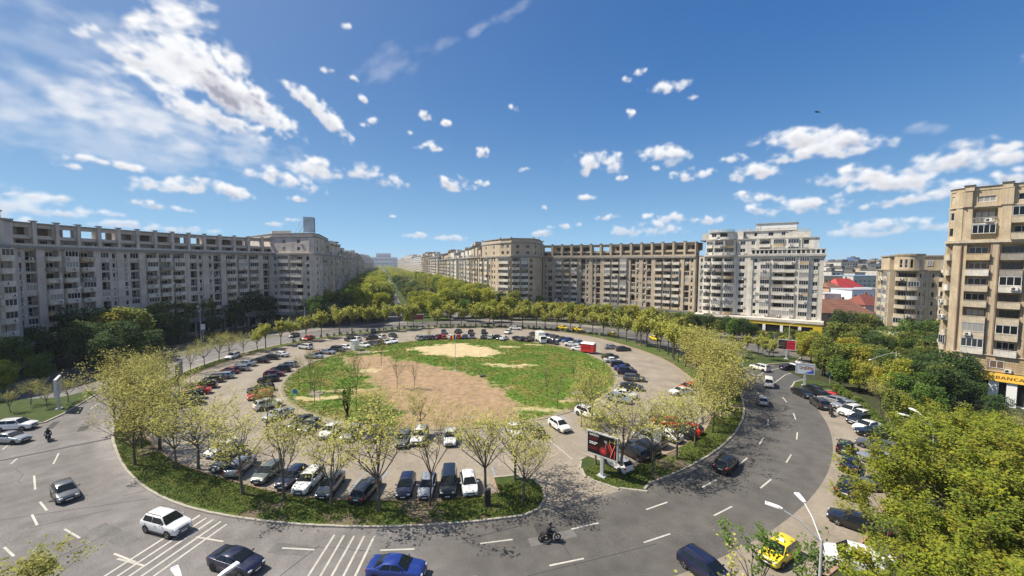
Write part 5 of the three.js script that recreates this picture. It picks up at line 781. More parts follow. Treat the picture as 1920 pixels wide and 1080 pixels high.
{ const p = G(650, 790), [w, f] = branchTree(977, { h: 7.2, trunk: 1.2, r0: 0.3, limbs: 6, spread: 0.5, depth: 4, kids: 2, leaves: 7, size: 0.3, cols: COL.green, len: 2.4, leafR: 0.35 }); const t = thing('dark_tree', 'black-trunked multi-stemmed tree with dense green tufts on the left of the lawn', 'tree', p[0], 0.2, p[1]); part('trunk', w, M.barkDark, t); part('crown', f, M.leaf, t); }
// trees before the shaded block on the left
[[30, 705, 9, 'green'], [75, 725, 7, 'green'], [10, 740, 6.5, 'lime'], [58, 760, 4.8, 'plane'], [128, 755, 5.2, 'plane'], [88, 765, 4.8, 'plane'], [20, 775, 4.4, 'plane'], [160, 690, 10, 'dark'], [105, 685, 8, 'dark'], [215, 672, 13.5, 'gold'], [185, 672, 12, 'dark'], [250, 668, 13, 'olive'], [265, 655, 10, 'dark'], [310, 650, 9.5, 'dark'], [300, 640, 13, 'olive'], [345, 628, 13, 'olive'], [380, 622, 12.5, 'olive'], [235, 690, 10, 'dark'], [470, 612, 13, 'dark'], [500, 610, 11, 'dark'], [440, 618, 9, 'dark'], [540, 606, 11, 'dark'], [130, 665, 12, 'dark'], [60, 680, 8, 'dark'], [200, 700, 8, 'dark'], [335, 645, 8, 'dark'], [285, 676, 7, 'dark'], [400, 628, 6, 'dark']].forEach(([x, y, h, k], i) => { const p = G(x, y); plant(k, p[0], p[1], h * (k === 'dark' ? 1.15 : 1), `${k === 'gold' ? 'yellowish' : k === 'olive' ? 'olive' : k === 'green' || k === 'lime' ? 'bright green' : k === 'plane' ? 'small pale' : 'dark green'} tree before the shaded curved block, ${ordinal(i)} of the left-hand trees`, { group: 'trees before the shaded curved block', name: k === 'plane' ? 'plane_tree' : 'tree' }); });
// the boulevard rows: single trees as far as they can be told apart
{
  const rows = [[-33, 'left outer'], [-25.5, 'left middle'], [-16.8, 'left inner'], [24.5, 'right inner'], [31, 'right outer'], [-1, 'median left'], [3.6, 'median middle'], [8, 'median right']], rnd = mulberry(71);
  rows.forEach(([u, nm], j) => { let i = 0; for (let v = j > 4 ? 92 : 84 + j; v < 430; v += j > 4 ? 8.2 : 9) { const p = bv(v + rr(-1.5, 1.5, rnd), u + rr(-1.2, 1.2, rnd)), med = j > 4, k = med ? (v < 130 ? 'lime' : rnd() < 0.3 ? 'darkcone' : rnd() < 0.5 ? 'olive' : 'dark') : j < 1 && v < 130 ? (rnd() < 0.7 ? 'silver' : 'green') : rnd() < 0.8 ? 'lime' : rnd() < 0.5 ? 'olive' : 'green'; plant(k, p[0], p[1], med ? rr(7, 11, rnd) : k === 'silver' ? 10.5 : rr(12.5, 16.5, rnd), `${k === 'silver' ? 'grey-green' : k.includes('dark') ? 'dark green' : k === 'green' ? 'bright green' : 'yellow-green'} tree, ${ordinal(i++)} from the roundabout in the boulevard's ${nm} row`, { group: 'trees lining the boulevard', y: 0, name: 'boulevard_tree' }); } });
  const g = mergeGeometries(KIND.lime.list[0].map((q) => { const c = q.clone(); if (!c.attributes.color) c.setAttribute('color', new THREE.Float32BufferAttribute(Array.from({ length: c.attributes.position.count * 3 }, () => 0.05), 3)); return c; }));
  const far = new THREE.InstancedMesh(g, M.leaf, 1800), o = new THREE.Object3D(); let c = 0;
  for (const u of [-34, -26, -18.5, 24.5, 31.5, 0, 6]) for (let v = 432; v < 2600; v += 9 + v * 0.003) { const p = bv(v + rr(-2, 2, rnd), u + rr(-1.5, 1.5, rnd)); o.position.set(p[0], 0, p[1]); o.rotation.y = rnd() * 6; const s = rr(0.8, 1.1, rnd); o.scale.set(s * 1.25, s * 0.95, s * 1.25); o.updateMatrix(); if (c < 1800) far.setMatrixAt(c++, o.matrix); }
  far.count = c; far.name = 'distant_trees'; far.userData.kind = 'stuff'; far.castShadow = far.receiveShadow = true; scene.add(far); tag(far, 'far rows of boulevard trees merging into one green band', 'trees');
}
// trees and shrubs before the sunlit block and the white tower
{
  const r = mulberry(19); let i = 0;
  for (let x = 985; x < 1500; x += 17) { const y = mix(596, 645, sstep(960, 1500, x)) + rr(-2, 2, r), p = G(x, y), k = x < 1080 ? pick(['lime', 'gold', 'plane'], r) : x < 1180 ? pick(['lime', 'green', 'gold'], r) : x < 1240 ? pick(['gold', 'green'], r) : pick(['green', 'dark', 'olive', 'olive'], r); plant(k, p[0], p[1], x < 1250 ? rr(7, 9.4, r) : x < 1415 ? rr(6.5, 9, r) : rr(4, 5, r), `${k === 'gold' ? 'yellowish' : k === 'dark' ? 'dark green' : k === 'olive' ? 'olive' : 'fresh green'} bushy tree before the sunlit blocks, ${ordinal(i++)} from the left`, { group: 'bushy trees before the sunlit blocks' }); }
  i = 0; for (let a = 2; a < 88; a += 5) { const p = ang(a + rr(-1, 1, r), 82 + rr(-1, 1, r)); plant('farplane', p[0], p[1], a > 62 ? rr(4.5, 5.8, r) : rr(7.5, 9.6, r), `plane tree on the far verge, ${ordinal(i++)} from the boulevard towards the white tower`, { name: 'plane_tree', group: 'plane trees on the far verge' }); }
  [[820, 608, 7, 'farplane'], [765, 612, 7.5, 'lime'], [900, 606, 9, 'lime'], [870, 602, 10, 'green'], [925, 604, 10, 'lime'], [950, 600, 11, 'lime'], [985, 598, 9, 'lime'], [845, 600, 9, 'lime'], [700, 606, 8, 'lime'], [660, 610, 8.5, 'dark'], [690, 600, 9, 'lime'], [720, 602, 8, 'olive'], [625, 612, 10, 'silver'], [600, 612, 13, 'green'], [575, 610, 12, 'dark'], [618, 604, 14, 'lime'], [640, 602, 14, 'olive'], [665, 600, 14, 'lime'], [690, 598, 13, 'lime'], [712, 600, 12, 'lime'], [990, 592, 11, 'lime'], [965, 594, 13, 'lime'], [940, 592, 13, 'green'], [915, 596, 14, 'lime'], [885, 594, 14, 'lime'], [860, 596, 13, 'olive'], [838, 596, 14, 'lime'], [815, 600, 12, 'lime'], [1010, 592, 10, 'olive']].forEach(([x, y, h, k], j) => { const p = G(x, y); plant(k, p[0], p[1], h, `${k === 'dark' ? 'dark' : k === 'silver' ? 'grey-green' : 'yellow-green'} tree at the mouth of the boulevard, ${ordinal(j)} of that clump`, { group: 'trees at the mouth of the boulevard' }); });
}
// trees of the right-hand plaza
[[1542, 692, 7, 'olive'], [1570, 668, 8, 'olive'], [1516, 668, 4.5, 'blossom'], [1590, 690, 6.4, 'gold'], [1610, 665, 7.5, 'olive'], [1640, 690, 7.6, 'dark'], [1655, 668, 6, 'blossom'], [1575, 730, 5.6, 'green'], [1610, 738, 5.4, 'lime'], [1640, 742, 6, 'plane'], [1600, 712, 6, 'olive'], [1668, 720, 6, 'dark'], [1705, 668, 8.5, 'green'], [1745, 672, 9, 'green'], [1770, 660, 8, 'lime'], [1690, 700, 5, 'olive'], [1730, 700, 5.5, 'olive'], [1760, 720, 6, 'dark'], [1800, 752, 7, 'dark'], [1765, 770, 7, 'dark'], [1715, 755, 6.4, 'dark'], [1680, 770, 5.6, 'green'], [1650, 775, 5, 'plane'], [1822, 772, 4.6, 'dark'], [1740, 800, 5.6, 'green'], [1620, 640, 8, 'olive'], [1580, 640, 9, 'dark'], [1700, 640, 7, 'olive'], [1900, 830, 4.4, 'plane'], [1870, 800, 4.2, 'dark'], [1680, 800, 5, 'olive'], [1625, 705, 6, 'gold'], [1500, 655, 3.6, 'olive'], [1470, 658, 4, 'farplane'], [1430, 660, 4.6, 'farplane'], [1400, 662, 4.6, 'farplane'], [1450, 668, 4.2, 'farplane'], [1385, 672, 4.4, 'farplane'], [1660, 735, 7, 'dark'], [1690, 745, 6.4, 'green'], [1725, 730, 6.6, 'dark'], [1560, 712, 6.6, 'olive'], [1565, 655, 6, 'lime'], [1660, 655, 6, 'green'], [1780, 745, 7.5, 'dark'], [1790, 715, 6, 'green'], [1585, 668, 7, 'lime'], [1640, 640, 7, 'green']].forEach(([x, y, h, k], i) => { const p = G(x, y); plant(k, p[0], p[1], h * 1.22, `${{ olive: 'olive', blossom: 'white-blossomed', gold: 'golden', dark: 'dark green', green: 'fresh green', lime: 'yellow-green', plane: 'sparse pale', farplane: 'sparse pale' }[k]} tree of the right-hand plaza, ${ordinal(i)} in its crowd`, { group: 'trees of the right-hand plaza' }); });
{ const r = mulberry(23); let i = 0; for (let k = 0; k < 400 && i < 46; k++) { const p = G(rr(1500, 1790, r), rr(652, 775, r)), d = Math.hypot(p[0] - C.x, p[1] - C.z); if (d < 84.5 || d > 128 || Math.hypot(p[0] - 86, p[1] + 80) < 9) continue; const kd = pick(['olive', 'dark', 'green', 'olive', 'lime', 'dark', 'gold'], r); plant(kd, p[0], p[1], rr(5.5, 8.5, r), `${{ olive: 'olive', dark: 'dark green', green: 'fresh green', lime: 'yellow-green', gold: 'golden' }[kd]} filler tree deep in the right-hand plaza grove, ${ordinal(i++)} of the grove`, { group: 'trees of the right-hand grove' }); } }
// shrubs and hedges
{ const r = mulberry(41); let i = 0; for (let a = 104; a < 122; a += 1.25) { const p = ang(a, 81 + rr(-0.4, 0.4, r)); plant('shrub', p[0], p[1], rr(1.2, 2, r), `low shrub behind the kerb-parked cars, ${ordinal(i++)} of that row`, { name: 'shrub', cat: 'shrub', group: 'shrubs behind the kerb-parked cars' }); }
  i = 0; for (let a = -64; a < 50; a += 2.2) { const p = ang(a, 61 + rr(-0.2, 0.2, r)); plant('hedge', p[0], p[1], rr(0.8, 1.2, r), `low dark hedge bush, ${ordinal(i++)} from the left along the far strip`, { name: 'hedge_bush', cat: 'hedge', group: 'hedge bushes along the far strip' }); } }
// the big maples close below on the right, and small trees at the bottom edge
kind('maple', (k) => branchTree(700 + k, { h: 12.5, trunk: 2.6, r0: 0.26, limbs: 8, spread: 0.85, depth: 5, kids: 2, leaves: 62, size: 0.14, cols: COL.maple, len: 3.3, leafR: 0.34, curl: 0.22 }), 3, M.leaf, M.bark);
[[33.5, -27.5, 12.8, 'plumpest golden-green maple in the lower right corner', 1.25], [41, -35.5, 12, 'golden-green maple behind the corner maple, towards the bank', 1.2], [29.5, -19.5, 13.5, 'nearest golden-green maple, cut by the lower right frame', 1.2], [40, -24, 14.5, 'tall golden-green maple at the right frame edge', 1.25], [47, -41, 11.5, 'golden-orange maple below the bank sign', 1.15], [36.5, -36.5, 9, 'smaller maple overhanging the kerb-parked cars', 1.1], [28.4, -26.4, 10.4, 'golden-green maple reaching farthest left at the bottom right', 1.15], [22.2, -19.6, 11.6, 'lowest golden-green maple crown on the bottom edge', 1.1], [33, -19, 15, 'golden-green maple filling the very corner', 1.2], [37, -29.5, 12.6, 'golden-green maple in the thick of the lower right mass', 1.2], [44, -33, 13, 'greener maple beside the right frame edge', 1.2]].forEach(([x, z, h, l, w]) => plant('maple', x, z, h, l, { name: 'maple_tree', wide: w }));
{ const [w, f] = branchTree(811, { h: 9, trunk: 3.4, r0: 0.1, limbs: 5, spread: 0.55, depth: 4, kids: 2, leaves: 9, size: 0.22, cols: COL.green, len: 2.2, leafR: 0.3 }); for (const [x, z, h, l] of [[16.6, -26.2, 8.4, 'thin green tree in front of the yellow taxi at the bottom edge'], [19.4, -24.6, 8.2, 'thin green tree beside the twin street lamp at the bottom edge']]) { const t = thing('young_tree', l, 'tree', x, 0, z, x); const s = h / 9; t.scale.setScalar(s); part('trunk', w, M.barkDark, t); part('crown', f, M.leaf, t); } }
{ const [w, f] = branchTree(823, { h: 11, trunk: 4, r0: 0.14, limbs: 6, spread: 0.8, depth: 4, kids: 3, leaves: 9, size: 0.24, cols: COL.planeDull, len: 2.6, leafR: 0.35, up: 0.1 }); const t = thing('drooping_tree', 'pale feathery tree top poking into the lower left corner', 'tree', -30.5, 0, -24.5, 1); t.scale.setScalar(0.66); part('trunk', w, M.bark, t); part('crown', f, M.leaf, t); }
{ const [w, f] = branchTree(829, { h: 8, trunk: 3.5, r0: 0.07, limbs: 4, spread: 0.3, depth: 3, kids: 2, leaves: 7, size: 0.2, cols: COL.plane, len: 2, leafR: 0.22 }); [[10.2, -21.8, 8.0], [12.9, -22.0, 8.6]].forEach(([x, z, h], i) => { const t = thing('twiggy_tree', `twig tips with new leaves rising from the bottom edge, ${ordinal(i)} from the left`, 'tree', x, 0, z, i * 2, 'twiggy trees below the viewer'); t.scale.setScalar(h / 8); part('trunk', w, M.barkDark, t); part('crown', f, M.leaf, t); }); }

// ---------------------------------------------------------------- vehicles
function slab(p, th = 0.014) {                                      // a thin plate on 4 corner points, counter-clockwise seen from outside
  const m = new MB(), a = V(...p[0]), n = V(0, 0, 0).crossVectors(V(...p[1]).sub(a), V(...p[3]).sub(a)).normalize().multiplyScalar(th), f = (q) => [q[0] + n.x, q[1] + n.y, q[2] + n.z];
  const T = p.map(f); m.quad(...T); for (let i = 0; i < 4; i++) { const j = (i + 1) % 4; m.quad(p[i], p[j], T[j], T[i]); } return m.geo();
}
const CARS = {
  sedan: { L: 4.6, W: 1.8, H: 1.45, belt: 0.98, clear: 0.19, rw: -1.6, rr: -0.85, rf: 0.25, ws: 1.08, deck: 1.04, hood: 0.86, wr: 0.32 },
  hatchback: { L: 4.1, W: 1.76, H: 1.49, belt: 0.99, clear: 0.19, rw: -1.96, rr: -1.5, rf: 0.2, ws: 1.02, deck: 0, hood: 0.86, wr: 0.31 },
  'estate car': { L: 4.7, W: 1.8, H: 1.5, belt: 0.98, clear: 0.19, rw: -2.26, rr: -1.85, rf: 0.3, ws: 1.1, deck: 0, hood: 0.86, wr: 0.32, rails: true },
  SUV: { L: 4.45, W: 1.86, H: 1.69, belt: 1.1, clear: 0.27, rw: -2.12, rr: -1.75, rf: 0.3, ws: 1.05, deck: 0, hood: 1.0, wr: 0.36, rails: true },
  van: { L: 4.75, W: 1.86, H: 1.9, belt: 1.12, clear: 0.22, rw: -2.3, rr: -2.16, rf: 0.75, ws: 1.5, deck: 0, hood: 1.02, wr: 0.33, blind: true },
};
function carGeos(c) {
  const { L, W, H, belt, clear, rw, rr: rR, rf, ws, deck, hood, wr } = c, hw = W / 2, z0 = -L / 2, z1 = L / 2, tailY = deck || belt;
  const st = [[z0, hw * 0.8, 0.42, tailY - 0.22, 0], [z0 + 0.06, hw * 0.9, 0.3, tailY - 0.06, 0], [z0 + 0.18, hw * 0.955, clear + 0.04, tailY, 0]];
  if (deck) st.push([rw - 0.15, hw * 0.99, clear, deck, 0]);
  st.push([rw, hw * 0.985, clear, deck ? deck - 0.01 : belt, deck ? 0 : 0.02], [rR, hw, clear, belt + 0.01, 1, H - 0.04], [(rR + rf) / 2, hw, clear, belt, 1, H], [rf, hw, clear, belt, 1, H - 0.025], [ws, hw * 0.99, clear, belt - 0.03, 0.02], [ws + 0.12, hw * 0.985, clear, belt - 0.05, 0], [z1 - 0.5, hw * 0.96, clear, hood, 0], [z1 - 0.18, hw * 0.9, clear + 0.03, hood - 0.08, 0], [z1 - 0.05, hw * 0.82, 0.28, hood - 0.2, 0], [z1, hw * 0.72, 0.4, hood - 0.34, 0]);
  const rows = st.map(([z, w, y0, yb, f, roof]) => { const wc = w - 0.09, wrf = f === 1 ? w - 0.25 : w - 0.32, R = f === 1 ? roof : yb + 0.03; return [[w * 0.82, y0], [w * 0.97, y0 + 0.1], [w, mix(y0, yb, 0.5)], [w * 0.985, yb - 0.1], [w - 0.06, yb], [wc, yb + 0.012], [wrf, f === 1 ? R - 0.06 : R - 0.012], [wrf - 0.13, R - 0.004], [0, R + 0.02]].map(([x, y]) => [x, y, z]); });
  const P = [], I = [], N = 17; for (const r of rows) { for (const p of r) P.push(...p); for (let k = 7; k >= 0; k--) P.push(-r[k][0], r[k][1], r[k][2]); }
  for (let j = 0; j + 1 < rows.length; j++) for (let k = 0; k < N; k++) { const a = j * N + k, b = j * N + (k + 1) % N; I.push(a, a + N, b, b, a + N, b + N); }
  const capF = (j, flip) => { for (let k = 1; k + 1 < N; k++) flip ? I.push(j * N, j * N + k, j * N + k + 1) : I.push(j * N, j * N + k + 1, j * N + k); }; capF(0, true); capF(rows.length - 1, false);
  let body = new THREE.BufferGeometry(); body.setAttribute('position', new THREE.Float32BufferAttribute(P, 3)); body.setIndex(I); body = toCreasedNormals(body, 0.62);
  // orientation check: normals must point outwards
  { const p = body.attributes.position, n = body.attributes.normal; let s = 0; for (let i = 0; i < p.count; i++) s += p.getX(i) * n.getX(i) + (p.getY(i) - 0.7) * n.getY(i); if (s < 0) { const ix = Array.from({ length: p.count }, (_, i) => i); for (let i = 0; i < ix.length; i += 3) { const t = ix[i + 1]; ix[i + 1] = ix[i + 2]; ix[i + 2] = t; } body.setIndex(ix); for (let i = 0; i < n.count; i++) n.setXYZ(i, -n.getX(i), -n.getY(i), -n.getZ(i)); } }
  const o = { body }, wB = hw - 0.09, wT = hw - 0.25;
  o.windshield = slab([[-(wB - 0.07), belt + 0.03, ws - 0.03], [wB - 0.07, belt + 0.03, ws - 0.03], [wT - 0.1, H - 0.055, rf + 0.05], [-(wT - 0.1), H - 0.055, rf + 0.05]], 0.03);
  o.rear = slab([[wB - 0.1, (deck || belt + 0.02) + 0.05, rw + 0.02], [-(wB - 0.1), (deck || belt + 0.02) + 0.05, rw + 0.02], [-(wT - 0.12), H - 0.1, rR - 0.06], [wT - 0.12, H - 0.1, rR - 0.06]], 0.03);
  const zMid = (rR + rf) / 2 + 0.05, sideW = (x) => { const yb = belt + 0.05, yt = H - 0.12, fr = [[wB + 0.004, yb, x ? zMid + 0.05 : rw + (deck ? 0.42 : 0.32)], [wB + 0.004, yb, x ? ws - 0.24 : zMid - 0.04], [wT + 0.012, yt, x ? rf + 0.0 : zMid - 0.04], [wT + 0.012, yt, x ? zMid + 0.05 : rR + 0.08]]; return fr; };
  const mk = (f, s) => { const p = f.map(([x, y, z]) => [x * s, y, z]); return slab(s > 0 ? [p[1], p[0], p[3], p[2]] : p, 0.02); };
  o.sides = []; for (const s of [-1, 1]) { o.sides.push(mk(sideW(1), s)); if (!c.blind) o.sides.push(mk(sideW(0), s)); }
  const zw = [L / 2 - 0.86, -L / 2 + 0.82];
  o.tyre = new THREE.CylinderGeometry(wr, wr, 0.22, 18).rotateZ(Math.PI / 2); const rim = new MB(); for (let k = 0; k < 5; k++) { const a = k / 5 * P2, b = a + 0.55, q = (t, r, x) => [x, Math.sin(t) * r, Math.cos(t) * r]; for (const s of [1, -1]) { const p = [q(a, 0.06, 0.118 * s), q(b, 0.06, 0.118 * s), q(b - 0.06, wr * 0.68, 0.122 * s), q(a + 0.06, wr * 0.68, 0.122 * s)]; m4(rim, s > 0 ? [p[1], p[0], p[3], p[2]] : p); } } rim.tube([V(-0.113, 0, 0), V(0.113, 0, 0)], [wr * 0.3, wr * 0.3], 10); o.rim = rim.geo();
  o.wheels = []; for (const z of zw) for (const s of [-1, 1]) o.wheels.push([s * (hw - 0.1), wr, z]);
  const tr = new MB(); for (const z of zw) for (const s of [-1, 1]) { const r1 = wr + 0.07, pts = []; for (let k = 0; k <= 10; k++) { const a = k / 10 * Math.PI; pts.push([Math.cos(a) * r1, wr + Math.sin(a) * r1]); } for (let k = 0; k < 10; k++) { const [a, b] = [pts[k], pts[k + 1]], x = s * (hw + 0.004); const f = [[x, a[1], z + a[0]], [x, b[1], z + b[0]], [x, wr, z], [x, wr, z]]; m4(tr, s > 0 ? [f[2], f[0], f[1], f[3]] : [f[2], f[1], f[0], f[3]]); } }
  tr.box(-hw * 0.8, hw * 0.8, clear - 0.03, clear + 0.05, z0 + 0.3, z1 - 0.3); for (const s of [-1, 1]) tr.box(s * hw - 0.03, s * hw + 0.008, clear - 0.02, clear + 0.13, zw[1] + wr + 0.1, zw[0] - wr - 0.1); tr.box(-hw * 0.66, hw * 0.66, 0.3, 0.4, z1 - 0.06, z1 + 0.012); tr.box(-hw * 0.74, hw * 0.74, 0.28, 0.4, z0 - 0.012, z0 + 0.06); o.trim = tr.geo();
  const gr = new MB(); gr.box(-0.42, 0.42, hood - 0.36, hood - 0.21, z1 - 0.1, z1 + 0.006); gr.box(-0.5, 0.5, 0.43, hood - 0.41, z1 - 0.1, z1 + 0.003); o.grille = gr.geo();
  o.head = new THREE.SphereGeometry(1, 10, 8).scale(0.2, 0.085, 0.16); o.headAt = [hw * 0.66, hood - 0.2, z1 - 0.14]; o.tail = new THREE.SphereGeometry(1, 10, 8).scale(0.15, deck || c.blind ? 0.11 : 0.15, 0.1); o.tailAt = [hw * 0.76, tailY - 0.2, z0 + 0.06];
  o.plate = new THREE.BoxGeometry(0.5, 0.11, 0.02); o.plateAt = [[0, 0.45, z1 + 0.015], [0, deck ? 0.62 : 0.7, z0 - 0.008]];
  o.mirror = new THREE.SphereGeometry(1, 8, 6).scale(0.11, 0.08, 0.07); o.mirrorAt = [hw + 0.06, belt + 0.08, ws - 0.38];
  const dl = new MB(), zd = [c.blind ? ws - 0.5 : ws - 0.3, zMid, c.blind ? -1.2 : Math.max(rw + 0.6, zw[1] + wr + 0.02)]; for (const s of [-1, 1]) { for (const z of zd) m4(dl, (s > 0 ? (q) => [q[1], q[0], q[3], q[2]] : (q) => q)([[s * (hw * 0.985 + 0.006), clear + 0.2, z], [s * (hw * 0.985 + 0.006), clear + 0.2, z + 0.018], [s * (hw - 0.03), belt - 0.04, z + 0.018], [s * (hw - 0.03), belt - 0.04, z]])); for (const z of [zd[0] - 0.95, zd[1] - 0.85]) if (z > rw) dl.box(s > 0 ? hw - 0.01 : -hw - 0.02, s > 0 ? hw + 0.02 : -hw + 0.01, belt - 0.2, belt - 0.16, z, z + 0.16); } dl.box(-hw * 0.9, hw * 0.9, belt - 0.075, belt - 0.06, ws + 0.06, ws + 0.075); o.seams = dl.geo();
  if (c.rails) { const q = new MB(); for (const s of [-1, 1]) q.tube([V(s * (wT - 0.1), H + 0.0, rR + 0.1), V(s * (wT - 0.1), H + 0.05, rR + 0.25), V(s * (wT - 0.1), H + 0.06, rf - 0.25), V(s * (wT - 0.1), H - 0.005, rf - 0.05)], [0.022, 0.022, 0.022, 0.022], 5); o.rails = q.geo(); }
  return o;
}
function m4(m, p) { m.quad(p[0], p[1], p[2], p[3]); }
const CG = Object.fromEntries(Object.entries(CARS).map(([k, c]) => [k, carGeos(c)]));
const PAINT = {};
const paint = (k, c, metal = 0) => PAINT[k] = new THREE.MeshPhysicalMaterial({ color: S(...c), roughness: 0.3, metalness: metal, clearcoat: 1, clearcoatRoughness: 0.06 });
paint('white', [0.74, 0.74, 0.72]); paint('silver', [0.42, 0.43, 0.44], 0.55); paint('grey', [0.14, 0.145, 0.15], 0.45); paint('dark grey', [0.05, 0.052, 0.056], 0.35); paint('black', [0.009, 0.009, 0.011]); paint('navy', [0.008, 0.011, 0.045], 0.2); paint('blue', [0.012, 0.04, 0.24], 0.2); paint('red', [0.5, 0.025, 0.015]); paint('dark red', [0.13, 0.012, 0.015]); paint('yellow', [0.75, 0.56, 0.012]); paint('pale blue', [0.28, 0.4, 0.48], 0.4); paint('brown', [0.09, 0.055, 0.04], 0.4); paint('green-grey', [0.13, 0.15, 0.13], 0.4);
const protoCar = new Map();
function car(col, type, x, z, heading, label, { group, taxi, dark } = {}) {
  const key = col + type; let t = protoCar.get(key);
  if (t) { t = t.clone(); t.name = numbered((taxi ? 'taxi' : 'parked_car')); scene.add(t); t.userData = {}; const old = t.getObjectByName('taxi_sign'); if (old && !taxi) t.remove(old); }
  else {
    const g = CG[type], pm = PAINT[col]; t = new THREE.Group(); t.name = numbered(taxi ? 'taxi' : 'parked_car'); scene.add(t); protoCar.set(key, t);
    part('body', g.body, pm, t); part('windshield', g.windshield, M.carGlass, t); part('rear_window', g.rear, M.carGlass, t); g.sides.forEach((s) => part('side_window', s, M.carGlass, t));
    for (const w of g.wheels) { const o = part('wheel', g.tyre, M.rubber, t); o.position.set(...w); part('rim', g.rim, R0() < 0.75 ? M.rim : M.rimDark, o); }
    part('lower_trim', g.trim, M.trim, t); part('grille', g.grille, M.trim, t);
    for (const s of [-1, 1]) { part('headlight', g.head, M.lampGlass, t).position.set(s * g.headAt[0], g.headAt[1], g.headAt[2]); part('tail_light', g.tail, M.tail, t).position.set(s * g.tailAt[0], g.tailAt[1], g.tailAt[2]); part('wing_mirror', g.mirror, type === 'van' ? M.trim : pm, t).position.set(s * g.mirrorAt[0], g.mirrorAt[1], g.mirrorAt[2]); }
    for (const p of g.plateAt) part('number_plate', g.plate, M.white, t).position.set(...p);
    part('door_seam', g.seams, M.trim, t); if (g.rails) part('roof_rail', g.rails, M.trim, t);
  }
  if (taxi && !t.getObjectByName('taxi_sign')) { const m = new MB(); m.hexa([[-0.3, 0, 0.12], [0.3, 0, 0.12], [0.3, 0, -0.12], [-0.3, 0, -0.12]], [[-0.26, 0.2, 0.05], [0.26, 0.2, 0.05], [0.26, 0.2, -0.05], [-0.26, 0.2, -0.05]]); const s = part('taxi_sign', m.geo(), M.white, t); s.position.set(0, CARS[type].H + 0.01, -0.2); }
  t.position.set(x, 0.02, z); t.rotation.y = heading; tag(t, label, taxi ? 'taxi' : 'car', group); return t;
}
const TY = { s: 'sedan', h: 'hatchback', e: 'estate car', u: 'SUV', v: 'van' };
const CO = { w: 'white', s: 'silver', g: 'grey', d: 'dark grey', k: 'black', n: 'navy', b: 'blue', r: 'red', m: 'dark red', y: 'yellow', l: 'pale blue', o: 'brown', e: 'green-grey' };
